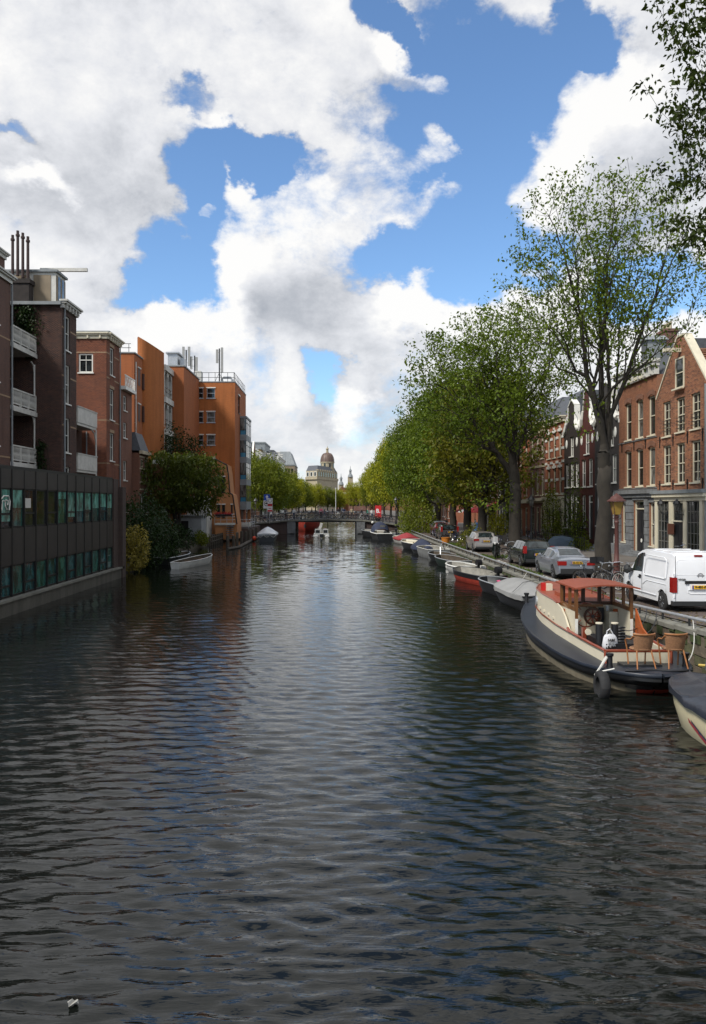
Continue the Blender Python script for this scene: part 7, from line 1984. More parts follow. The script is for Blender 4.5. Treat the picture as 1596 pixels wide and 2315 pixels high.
for q, hh in ((-.8, .5), (-.4, 1.2), (.6, 1.35), (1.4, 1.15), (1.9, .5)):
    hr.append([(1.0 * cos(a), q, .8 + hh * sin(a) ** .7) for a in np.linspace(0, pi, 9)])
st = hd.grid(hr); hd.build('hood', M_NAVY, b11, None, 60); bar(b11, 'hood_window', M_CURT, (-.15, .5, -.66, -.6, 1.3, 1.75))
b12 = boat('open_boat', 'dark low boat tucked behind the navy hood beside the bridge pier', 4.6, 103.5, .3, 5.0, 1.9, (.75, .9), M_DKHULL, M_GRIN, M_GREYMETAL, thwarts=1)
b13 = boat('motor_boat', 'pale motor boat with a black outboard between navy hood and quay', 7.8, 98.5, -.15, 5.0, 2.0, (.75, .85), M_ALU, M_GRIN, M_OFFW, thwarts=1, tr=.92); outboard(b13, -2.4, .8)
bo = thing('mooring_buoy', 'small white float lamp on the right wing wall of the bridge', 'lamp', (XY(1000, BY) * 0 + XY(842, BY), BY - .1, ZY(1181, BY))); b = MB(); b.ball((0, 0, 0), .22, 10); b.tube([(0, 0, 0), (0, .2, 0)], .05, 5); b.build('globe', M_WHITE, bo, None, 60)
# left bank
l1 = boat('rowing_boat', 'slim white rowing boat with wooden seats moored under the dark bushes', -10.0, 54.5, -.22, 6.3, 1.35, (.42, .62), M_WHULL, M_BROWNIN, M_WHULL, thwarts=3, tr=.5, bow=.45, thm=M_WOOD)
bar(l1, 'bottom_board', M_WOOD, (-.35, .35, -1.4, 1.2, .2, .24))
l2 = boat('open_boat', 'black open boat behind the white rowing boat', -12.0, 57.6, -.15, 5.2, 1.6, (.5, .65), M_DKHULL, M_BROWNIN, M_GREYMETAL, thwarts=2); b = MB(); b.tube([(.3, 2.3, .6), (.1, 2.0, 1.5)], .03, 5); b.tube([(-.3, 0, .4), (-.35, 0, 1.1)], .03, 5); b.build('stake', M_BARK, l2)
l3 = boat('covered_boat', 'black sloop with a shiny white cover lying left of the bridge', XY(604, 91.5), 92.2, .05, 6.0, 2.35, (.85, .95), M_DKHULL, None, M_GREYMETAL, mat('white_canvas', (.62, .63, .64), .5, .08, 2, dirt=.2), cov_h=.75, tr=.85)
for k in range(3):
    x = -.75 + .75 * k; b = MB(); b.tube([(x - .35, -3.04, .8), (x - .2, -3.08, .6), (x, -3.1, .52), (x + .2, -3.08, .6), (x + .35, -3.04, .8)], .02, 4); b.build('tie_rope', M_OFFW, l3)
fe_ = MB(); fe_.ball((-1.45, -2.4, .35), .27, 10); fe_.build('orange_fender', mat('orange_buoy', (.6, .06, .02), .5), l3, None, 60)
rb_ = boat('red_barge', 'rust-red barge moored beyond the bridge opening on the left', XY(692, 128), 130, 0.0, 13, 4.6, (1.35, 1.75), M_REDH, M_BROWNIN, M_BLACK, tr=.75, thwarts=0, bow=.5); rb_.rotation_euler.z = pi
b = MB(); b.tube([(0, 6.35, 1.1), (0, 6.4, .55)], .18, 8); b.build('stem_fender', M_BLACK, rb_)
wh = boat('white_sloop', 'small white boat glimpsed beyond the red barge under the bridge', XY(715, 140), 141, .1, 6, 2.2, (.7, .9), M_WHULL, M_GRIN, M_WHULL)
# pedal boat
px_, py_ = XY(726, 100.5), 101.3
pb = thing('pedal_boat', 'white two-seat pedal boat in the middle of the canal before the bridge', 'pedal boat', (px_, py_, 0), .05)
for sx in (-1, 1):
    b = MB(); b.grid([[(sx * .72 + r_ * cos(a), yv, .12 + r_ * .8 * sin(a)) for a in np.linspace(0, 2 * pi, 9)] for yv, r_ in ((-1.6, .2), (-1.5, .33), (1.0, .33), (1.6, .1))]); b.face(range(0, 8)); b.build('float', M_WHULL, pb, None, 50)
bar(pb, 'deck', M_WHULL, (-.95, .95, -1.35, 1.1, .34, .5)); bar(pb, 'paddle_housing', M_BLACK, (-.25, .25, -1.6, -1.3, .05, .45))
for sx in (-.5, .5):
    b = MB(); b.box(sx - .36, sx + .36, -1.3, -1.1, .5, 1.12); b.box(sx - .36, sx + .36, -1.1, -.6, .5, .62); b.build('seat', M_WHULL, pb); bar(pb, 'seat_cushion', M_DKMETAL, (sx - .26, sx + .26, -1.32, -1.302, .6, .98))
# ------------------------------------------------------------------ the tug
TX, TY = 7.2, 22.3
tug = thing('tug_boat', 'black and cream tug boat with red-brown cabin roof and large steering wheel', 'tug boat', (TX, TY, 0), 0)
M_TDECK = mat('blue_black_deck', (.017, .022, .033), .42, .2, 1.5, dirt=.25)
M_TCREAM = mat('tug_cream', (.60, .545, .42), .45, .06, 1.5, dirt=.18)
M_TRED = mat('tug_red_roof', (.26, .062, .03), .5, .12, 1.2, dirt=.25)
M_TRIM = mat('tug_brown_trim', (.22, .045, .02), .4, .15, 3, coat=.3)
M_ORANGE = mat('tug_orange_panel', (.33, .075, .015), .45, .1, 2)
y0, y1 = -5.2, 5.4
def tb(yv):      # half width of the deck
    t = (yv - y0) / (y1 - y0)
    if t <= 0: return .02
    if t < .40: return 1.56 * (1 - (1 - t / .40) ** 2.5) ** .5
    if t > .46: return 1.56 * max(0, (1 - ((t - .46) / .54) ** 2.0)) ** .76
    return 1.56
def ts(yv): return float(np.interp(yv, [-5.2, -3.5, 0, 3, 5.4], [.53, .49, .57, .75, 1.0]))
sty = [y0, -5.17, -5.08, -4.9, -4.6, -4.2, -3.6, -2.8, -2, -1, 0, 1, 2, 2.8, 3.5, 4.1, 4.5, 4.85, 5.1, 5.28, 5.37, 5.4]
rows = []
for yv in sty:
    w = max(.02, tb(yv)); z = ts(yv); sh = -.12 * (yv / 5) ** 3
    tk = max(0, -yv - 2.8) / 2.4
    rows.append([(w, yv, z), (w * .99, yv, z - .16), (w * .93, yv + sh * .6 + tk * .15, z * .42), (w * .89, yv + sh + tk * .3, .2), (w * .86, yv + sh + tk * .4, -.02), (w * .6, yv + sh + tk * .6, -.5), (-w * .6, yv + sh + tk * .6, -.5), (-w * .86, yv + sh + tk * .4, -.02), (-w * .89, yv + sh + tk * .3, .2), (-w * .93, yv + sh * .6 + tk * .15, z * .42), (-w * .99, yv, z - .16), (-w, yv, z)])
b = MB(); b.grid(rows); b.build('hull', M_DKHULL, tug, None, 50)
b = MB()
b.grid([[(p[3][0] * 1.012, p[3][1], .22), (p[4][0] * 1.012, p[4][1], -.02)] for p in rows]); b.grid([[(p[7][0] * 1.012, p[7][1], -.02), (p[8][0] * 1.012, p[8][1], .22)] for p in rows])
b.build('waterline_band', M_WATERLINE, tug, None, 50)
b = MB(); b.grid([[(p[3][0] * 1.014, p[3][1] - .012, .09), (p[8][0] * 1.014, p[8][1] - .012, .09), (p[7][0] * 1.014, p[7][1] - .012, -.02), (p[4][0] * 1.014, p[4][1] - .012, -.02)] for p in rows[:3]], True); b.build('red_antifouling', M_REDH, tug, None, 50)
b = MB(); b.tube([(rows[0][0][0], y0, ts(y0))] + [(r_[0][0], r_[0][1], r_[0][2] - .03) for r_ in rows], .045, 6); b.tube([(r_[11][0], r_[11][1], r_[11][2] - .03) for r_ in rows], .045, 6); b.build('rubbing_strake', M_TDECK, tug, None, 60)
b = MB(); b.grid([[(max(.01, tb(yv)) * s, yv, ts(yv) + .03 * (1 - s * s)) for s in (-1, -.6, -.2, .2, .6, 1)] for yv in sty]); b.build('deck', M_TDECK, tug, None, 60)
def cb(yv):
    return float(np.interp(yv, [-3.8, -2, 0, 1.6, 2.6, 3.3, 3.75, 4.0], [.77, .86, .9, .9, .78, .56, .30, .04]))
def ch(yv):
    return float(np.interp(yv, [-3.8, -1.35, -1.15, -.85, -.5, -.1, .3, 4.0], [.29, .30, .36, .62, .82, .90, .92, .80]))
cys = [-3.8, -3, -2.2, -1.35, -1.15, -1.0, -.85, -.68, -.5, -.3, -.1, .3, .8, 1.4, 2.0, 2.6, 3.0, 3.35, 3.65, 3.85, 3.97, 4.0]
b = MB()
for sx in (1, -1):
    b.grid([[(sx * cb(v), v, ts(v) - .02), (sx * cb(v) * .985, v, ts(v) + ch(v)), (sx * (cb(v) * .985 - .05), v, ts(v) + ch(v)), (sx * (cb(v) - .05), v, ts(v) - .02)] for v in cys])
b.box(-.77, .77, -3.84, -3.78, ts(-3.8) - .02, ts(-3.8) + .29); b.build('cabin_side', M_TCREAM, tug, None, 50)
b = MB()
for sx in (1, -1):
    b.tube([(sx * (cb(v) + .01), v, ts(v) + ch(v) + .02) for v in cys if v <= -1.1], .04, 6)
    b.tube([(sx * (cb(v) + .022), v, ts(v) + .30) for v in cys if v > -1.4], .022, 6)
b.tube([(-.79, -3.82, ts(-3.8) + .31), (.79, -3.82, ts(-3.8) + .31)], .04, 6)
for sx in (-.78, .78): b.tube([(sx, -3.83, ts(-3.8)), (sx, -3.83, ts(-3.8) + .31)], .045, 4)
b.build('brown_trim', M_TRIM, tug, None, 60)
rb = [v for v in cys if v >= -.1]
b = MB(); b.grid([[(cb(v) * .985 * s, v, ts(v) + ch(v) + .01 + .05 * (1 - s * s)) for s in (-1, -.5, 0, .5, 1)] for v in rb]); b.build('cabin_roof', M_TRED, tug, None, 60)
b = MB(); b.tube([(cb(v) * .985, v, ts(v) + ch(v) + .02) for v in rb] + [(-cb(v) * .985, v, ts(v) + ch(v) + .02) for v in rb[::-1]], .025, 5); b.build('roof_edge', M_TRIM, tug)
for sx in (-1, 1): bar(tug, 'orange_panel', M_ORANGE, (min(sx * .60, sx * .84), max(sx * .60, sx * .84), -.5, -.46, .6, 1.36))
for (x, yv, sx_, sy_) in ((-.3, .9, .28, .3), (.3, 2.2, .22, .3)): bar(tug, 'roof_hatch', M_TRED, (x - sx_, x + sx_, yv - sy_, yv + sy_, 1.5 + .06 * yv, 1.62 + .06 * yv))
for yv in (.2, .7, 1.2, 1.7): bar(tug, 'brass_stud', M_CREAM, (-cb(yv) - .03, -cb(yv) * .98, yv - .05, yv + .05, ts(yv) + .40, ts(yv) + .46))
b = MB(); b.lathe([(.10, -.03), (.16, -.03), (.16, .02), (.10, .02)], 14, (0, 0), 'x'); po = b.build('porthole', M_GREYMETAL, tug, T(-cb(2.45) - .0, 2.45, ts(2.45) + .5) @ RZ(-.16)); b = MB(); b.lathe([(.001, -.01), (.1, -.01), (.1, .0), (.001, .0)], 14, (0, 0), 'x'); b.build('pane', M_GLASS, po)
lettering('BERTUS', .17, M_DKMETAL, tug, T(-cb(3.05) - .035, 3.02, ts(3.0) + .64) @ RZ(-pi / 2 - .31) @ RX90, .004)
lettering('REGTER', .13, M_DKMETAL, tug, T(-cb(3.05) - .035, 3.02, ts(3.0) + .46) @ RZ(-pi / 2 - .31) @ RX90, .003)
bar(tug, 'red_lamp_box', mat('signal_red', (.5, .015, .012), .5), (-.72, -.6, 2.1, 2.25, 1.58, 1.82)); bar(tug, 'cream_lamp_box', M_TCREAM, (-.6, -.42, 2.0, 2.2, 1.58, 1.8))
b = MB(); b.tube([(.55, 0, 1.75), (.62, 1.2, 1.85), (.6, 2.8, 1.95)], .03, 5)
for yv in (.3, 1.3, 2.3): b.tube([(.58, yv, 1.5), (.58, yv, 1.8)], .02, 4)
b.build('boat_hook', M_WOOD, tug)
# wheelhouse: cream lower walls, wooden windows, red-brown roof, open towards the stern
zw, zr = 1.47, 2.08
wy0, wy1 = -1.45, -.05
for sx in (-1, 1):
    x = sx * .74
    b = MB(); b.prism([(wy1, .5), (wy1, zw), (wy0, zw), (wy0, .5)], 'x', x - .025, x + .025); b.build('wheelhouse_side', M_TCREAM, tug)
    fr = MB()
    fr.box(x - .035, x + .035, wy0, wy0 + .09, zw, zr); fr.box(x - .035, x + .035, wy0 + .55, wy0 + .62, zw, zr); fr.box(x - .035, x + .035, wy1 - .08, wy1, zw, zr)
    fr.box(x - .037, x + .037, wy0, wy1, zw - .05, zw + .06); fr.box(x - .037, x + .037, wy0, wy1, zr - .07, zr); fr.build('wheelhouse_window', M_WOOD, tug)
    bar(tug, 'corner_board', M_WOOD, (x - .04, x + .04, wy0 - .02, wy0 + .0, zw - .25, zr)); bar(tug, 'wall_edge', M_WHITE, (x - .035, x + .035, wy0 - .02, wy0, .5, zw - .25))
fr = MB()
for x in (-.74, -.17, .30, .66): fr.box(x - .0, x + .10, wy1 - .04, wy1 + .03, zw, zr)
fr.box(-.74, .74, wy1 - .042, wy1 + .032, zw - .05, zw + .05); fr.box(-.74, .74, wy1 - .042, wy1 + .032, zr - .07, zr); fr.build('front_window', mat('dark_wood', (.05, .018, .008), .4, .2, 4), tug)
b = MB(); b.box(-.72, .72, wy1 - .06, wy1 - .043, .5, zw - .05); b.build('dashboard', M_TCREAM, tug)
b = MB()
rw = [[(.86 * s, yv, zr + .09 - .09 * s * s) for s in np.linspace(-1, 1, 9)] for yv in (-1.78, -1.1, -.5, .12)]
b.grid(rw); b.grid([[(p[0], p[1], p[2] - .04) for p in r_] for r_ in rw[::-1]])
b.grid([[(p[0], p[1], p[2] - .04) for p in rw[0]], rw[0]]); b.grid([rw[-1], [(p[0], p[1], p[2] - .04) for p in rw[-1]]])
b.grid([[r_[0], (r_[0][0], r_[0][1], r_[0][2] - .04)] for r_ in rw]); b.grid([[(r_[-1][0], r_[-1][1], r_[-1][2] - .04), r_[-1]] for r_ in rw]); b.build('wheelhouse_roof', M_TRED, tug, None, 30)
b = MB(); x = .86; b.prism([(-1.45, .5), (-3.3, .5), (-3.3, .80), (-2.4, .86), (-1.9, 1.05), (-1.45, 1.5)], 'x', x - .02, x + .02); b.build('side_wing', M_ORANGE, tug)
# steering wheel
swh = bpy.data.objects.new('steering_wheel', None); COL.objects.link(swh); swh.parent = tug; swh.location = (-.02, -.36, 1.16); KID.setdefault(tug.name, []).append(swh)
def torus(mb, R, r, n=26, m=6):
    mb.grid([[((R + r * cos(2 * pi * j / m)) * cos(2 * pi * i / n), r * sin(2 * pi * j / m), (R + r * cos(2 * pi * j / m)) * sin(2 * pi * i / n)) for j in range(m)] for i in range(n + 1)], True)
b = MB(); torus(b, .34, .02); b.build('outer_rim', M_TRIM, swh, T(-.08, .08, .0), 60); b = MB(); torus(b, .22, .036); b.build('inner_rim', mat('dark_wood', (0, 0, 0)), swh, T(.06, -.06, -.02), 60)
b = MB(); b.lathe([(.001, -.1), (.05, -.1), (.065, -.04), (.065, .06), (.001, .06)], 12, (.06, -.02), 'y'); b.build('hub', M_DKMETAL, swh)
for k in range(8):
    a = 2 * pi * k / 8; b = MB(); b.tube([(.06 + .05 * cos(a), -.06, -.02 + .05 * sin(a)), (.06 + .21 * cos(a), -.06, -.02 + .21 * sin(a))], .02, 5); b.tube([(-.08 + .2 * cos(a), .08, .2 * sin(a)), (-.08 + .34 * cos(a), .08, .34 * sin(a))], .013, 5); b.build('spoke', M_TRIM, swh)
b = MB(); b.box(-.45, .36, -.34, -.12, 1.40, 1.47); b.build('shelf', M_WOOD, tug); bar(tug, 'switch_panel', M_DKMETAL, (.30, .44, -.17, -.11, .92, 1.35)); bar(tug, 'locker', M_TCREAM, (.46, .70, -.55, -.12, .45, 1.28))
b = MB(); b.lathe([(.04, 1.28), (.06, 1.29), (.06, 1.42), (.001, 1.43)], 10, (.5, -.3)); b.build('compass', M_GREYMETAL, tug)
bar(tug, 'engine_box', M_BLACK, (-.55, .45, -3.2, -1.7, .40, .86)); bar(tug, 'well_floor', M_DKMETAL, (-.75, .75, -3.77, -.1, .36, .40)); bar(tug, 'red_post', M_TRIM, (-.66, -.57, -1.75, -1.62, .4, 1.02))
b = MB(); b.lathe([(.001, 0), (.085, 0), (.085, .03), (.001, .03)], 12, (-.55, .93), 'y'); b.build('white_disc', M_TCREAM, tug, T(0, -1.85, 0))
for x in (-.64, -.25):
    b = MB(); b.lathe([(.085, .4), (.085, 1.32)], 12, (x, -2.95)); o = b.build('exhaust_post', M_BLACK, tug, None, 40); b = MB(); b.lathe([(.09, 1.32), (.09, 1.35), (.001, 1.36)], 12, (x, -2.95)); b.build('post_cap', M_TCREAM, o)
b = MB()
for k in range(7): b.tube([(-.1 + .1 * cos(a), -2.95 + .06 * sin(a), 1.22 - .07 * k - .02 * sin(a)) for a in np.linspace(0, 2 * pi, 9)], .022, 5, False)
b.tube([(-.02, -2.95, 1.1), (.05, -2.9, .6), (.1, -2.85, .4)], .022, 5); b.build('rope_coil', M_BLACK, tug, None, 60)
bg = thing('plastic_bag', 'white plastic bag with dark letters hanging between two black posts on the tug', 'bag', (TX - .43, TY - 3.12, .12), .03); bg.scale = (.86, .86, .86)
b = MB(); rowsb = []
for z, w, d in ((.66, .15, .05), (.69, .21, .085), (.80, .225, .11), (.94, .215, .09), (1.04, .19, .06), (1.10, .15, .04), (1.13, .10, .02)):
    rowsb.append([(w * cos(a) * (1 + .06 * sin(5 * a + z * 9)), d * sin(a) * (1 + .15 * sin(4 * a + z * 14)), z + .012 * sin(3 * a)) for a in np.linspace(0, 2 * pi, 19)[:-1]])
st = b.grid(rowsb, True); b.face([st[0] + k for k in range(17, -1, -1)]); b.build('bag_body', mat('bag_plastic', (.56, .56, .58), .4, .06, 8, bump=.4, bscale=14), bg, None, 70)
b = MB(); b.tube([(-.1, 0, 1.1), (-.08, 0, 1.22), (0, 0, 1.28), (.05, 0, 1.2), (.1, 0, 1.1)], .018, 5); b.build('bag_handle', mat('bag_plastic', (0, 0, 0)), bg)
for i, s_ in enumerate(('SABE', 'FOR', '& WI')): lettering(s_, .10, M_BLACK if i != 1 else M_GREYMETAL, bg, T(.0, -.118, .97 - .10 * i) @ RX90, .004)
# deck gear
for (x, yv) in ((-.62, 4.5), (.95, -4.2), (-.85, -4.3)):
    b = MB(); b.lathe([(.08, ts(yv)), (.065, ts(yv) + .08), (.065, ts(yv) + .26), (.09, ts(yv) + .28), (.09, ts(yv) + .33)], 10, (x, yv)); b.build('bollard', M_BLACK, tug, None, 40)
b = MB(); b.tube([(-1.2, -4.55, .5), (-.85, -4.25, .8), (-.9, -4.15, .72), (-1.15, -4.5, .55), (-1.3, -4.6, .4)], .022, 5); b.tube([(-1.1, -4.45, .54), (-.85, -4.2, .8)], .02, 5); b.build('mooring_rope', M_OFFW, tug, None, 60)
b = MB(); b.tube([(-.7 + .14 * i, -4.85 - .05 * sin(i), .56) for i in range(12)], .03, 5); b.build('deck_rope', M_BLACK, tug, None, 60); bar(tug, 'stern_hatch', M_DKMETAL, (-.55, .35, -4.35, -3.95, .5, .58))
ft = thing('tyre_fender', 'black car tyre hanging as a fender at the tug stern', 'tyre', (TX - 1.22, TY - 4.85, .22), radians(-92)); b = MB(); b.grid([[(r_ * cos(2 * pi * k / 24), y_, r_ * sin(2 * pi * k / 24)) for r_, y_ in ((.19, -.09), (.26, -.12), (.32, -.09), (.34, 0), (.32, .09), (.26, .12), (.19, .09), (.21, 0))] for k in range(25)], True); b.build('tyre_ring', M_RUBBER, ft, None, 60); b = MB(); b.tube([(0, 0, .32), (.1, .25, .4)], .02, 5); b.build('rope', M_OFFW, ft)
# mooring lines to the quay
for pts, lab in (([(6.95, 19.35, 1.2), (8.2, 20.6, .75), (9.18, 22.9, 1.22)], 'dark mooring line sagging from the tug post to the quay rail'), ([(6.95, 19.35, 1.1), (8.3, 20.2, .6), (9.18, 22.2, 1.2)], 'lower mooring line from the tug to the quay rail'), ([(8.3, 18.3, .6), (8.8, 18.9, .7), (9.2, 20.0, 1.32)], 'pale mooring line behind the right rattan chair')):
    b = MB(); P = [Vector(p) for p in pts]; cv = [tuple((1 - s) ** 2 * P[0] + 2 * s * (1 - s) * P[1] + s * s * P[2]) for s in np.linspace(0, 1, 9)]
    b.tube(cv, .013, 5); tag(b.build('mooring_line', M_BLACK if 'pale' not in lab else M_OFFW), lab, 'rope')
# rattan chairs on the stern deck
M_RAT = mat('rattan', (.27, .135, .065), .7, .25, 30, bump=.8, bscale=60); M_CANE = mat('cane', (.32, .13, .045), .5, .2, 6)
def chair(x, y, rz, lab):
    t = thing('rattan_chair', lab, 'chair', (x, y, ts(y - TY) + .03), rz, 'rattan chairs on the tug stern')
    b = MB(); rr = []
    for z, s in ((.40, .84), (.55, .93), (.68, 1.0), (.78, 1.03)):
        rr.append([(.26 * s * sin(a), -.06 - .2 * s * cos(a) - .12 * (z - .4), z) for a in np.linspace(-1.25, 1.25, 9)])
    b.grid(rr); b.grid([[(p[0] * .93, p[1] + .02, p[2]) for p in r_] for r_ in rr[::-1]]); b.build('backrest', M_RAT, t, None, 60)
    b = MB(); b.lathe([(.001, .40), (.23, .40), (.25, .425), (.23, .45), (.001, .455)], 16); b.build('seat', M_RAT, t, None, 60)
    b = MB(); b.tube([(.27 * sin(a), -.12 - .2 * cos(a), .79) for a in np.linspace(-1.3, 1.3, 9)], .022, 6); b.build('top_rail', M_CANE, t, None, 60)
    for sx in (-1, 1):
        b = MB(); b.tube([(sx * .17, -.17, .41), (sx * .22, -.3, 0)], [.022, .017], 6); b.build('leg', M_CANE, t, None, 60)
        b = MB(); b.tube([(sx * .2, .17, 0), (sx * .23, .2, .42), (sx * .27, .19, .6), (sx * .28, .1, .64), (sx * .28, -.1, .66), (sx * .26, -.18, .74)], .019, 6); b.build('arm_and_leg', M_CANE, t, None, 60)
    t.scale = (1, 1, 1)
    return t
chair(7.04, 17.95, .10, 'left rattan armchair on the tug stern, seen from behind'); chair(7.80, 17.98, .02, 'right rattan armchair on the tug stern, nearest the quay wall')
# nearest boat: cream hull with dark cover
nb = boat('speed_boat', 'cream speedboat with red and blue stripes under a dark blue cover', 7.40, 13.75, .0, 5.0, 1.9, (.66, .76), mat('cream_gelcoat', (.62, .55, .36), .35, .06, 1.5, dirt=.3), None, M_BLACK, None, tr=.9, bow=.5, fl=.9, bowfull=2.7)
Rn = hull_rows(5.0, 1.9, (.66, .76), .25, .5, .9, .9, bowfull=2.7)
rw = []
rr = random.Random(8)
for i, r_ in enumerate(Rn):
    w, yv, z = r_[0]; h = .34 * sin(pi * min(1, (i + 2) / 12)) ** .7
    k = .035
    rw.append([(w + .06, yv + (.10 if i == 15 else 0), z - .06 - .07 * rr.random()), (w + .05, yv, z + .03), (w * .72, yv, z + h * .5 + k * rr.random() * 3), (w * .34, yv, z + h * .82 + k * rr.random() * 4), (0, yv + (.12 if i == 15 else 0), z + h), (-w * .34, yv, z + h * .82 + k * rr.random() * 4), (-w * .72, yv, z + h * .5 + k * rr.random() * 3), (-w - .05, yv, z + .03), (-w - .06, yv + (.10 if i == 15 else 0), z - .06 - .07 * rr.random())])
b = MB(); st = b.grid(rw); b.build('cover', mat('dark_blue_cover', (.022, .026, .036), .35, .2, 2, bump=.7, bscale=4), nb, None, 70)
for k, (m, dyo) in enumerate(((M_REDC, 0), (M_NAVY, -.13))):
    b = MB()
    sl = []
    for s in np.linspace(0, 1, 7):
        yv = .55 + dyo - .75 * s
        i = np.interp(yv, [r_[0][1] for r_ in Rn], range(16)); a = Rn[int(i)]; c = Rn[min(15, int(i) + 1)]; f_ = i - int(i)
        top = Vector(a[7]) * (1 - f_) + Vector(c[7]) * f_; bot = Vector(a[6]) * (1 - f_) + Vector(c[6]) * f_
        p = bot + (top - bot) * (.95 - .95 * s * .8); q = bot + (top - bot) * (.95 - .95 * s * .8 - .22)
        sl.append([(p.x - .02, yv, p.z), (q.x - .02, yv - .02, q.z)])
    b.grid(sl); b.build('hull_stripe', m, nb)
tb_ = thing('tarpaulin_bundle', 'grey tarpaulin bundle lying behind the speedboat by the tug stern', 'tarpaulin', (7.95, 15.6, .82)); b = MB(); b.ball((0, 0, .25), .45, 10, .9); o = b.build('tarpaulin', M_TARP, tb_, None, 70)
for v in o.data.vertices: v.co += Vector((.06 * sin(v.co.z * 17 + v.co.x * 9), .05 * sin(v.co.x * 14), .04 * sin(v.co.y * 15)))
b = MB(); b.tube([(9.0, 16.6, .62), (8.8, 17.2, .68), (8.3, 17.75, .62)], .03, 6); tag(b.build('yellow_hose', mat('yellow_hose', (.45, .32, .06), .5)), 'yellow hose end lying at the quay side of the tug stern', 'hose')
# small scrap floating on the water
x, y = WP(165, 2277); fl_ = thing('floating_scrap', 'small pale crumpled scrap floating in the lower left of the canal', 'litter', (x, y, .03), .5); fl_.scale = (.7,) * 3; b = MB(); b.grid([[(-.06 + .03 * i, -.04 + .03 * j, .012 * ((i * 5 + j * 3) % 4)) for i in range(5)] for j in range(4)]); b.build('paper', mat('wet_paper', (.34, .33, .30), .6), fl_)
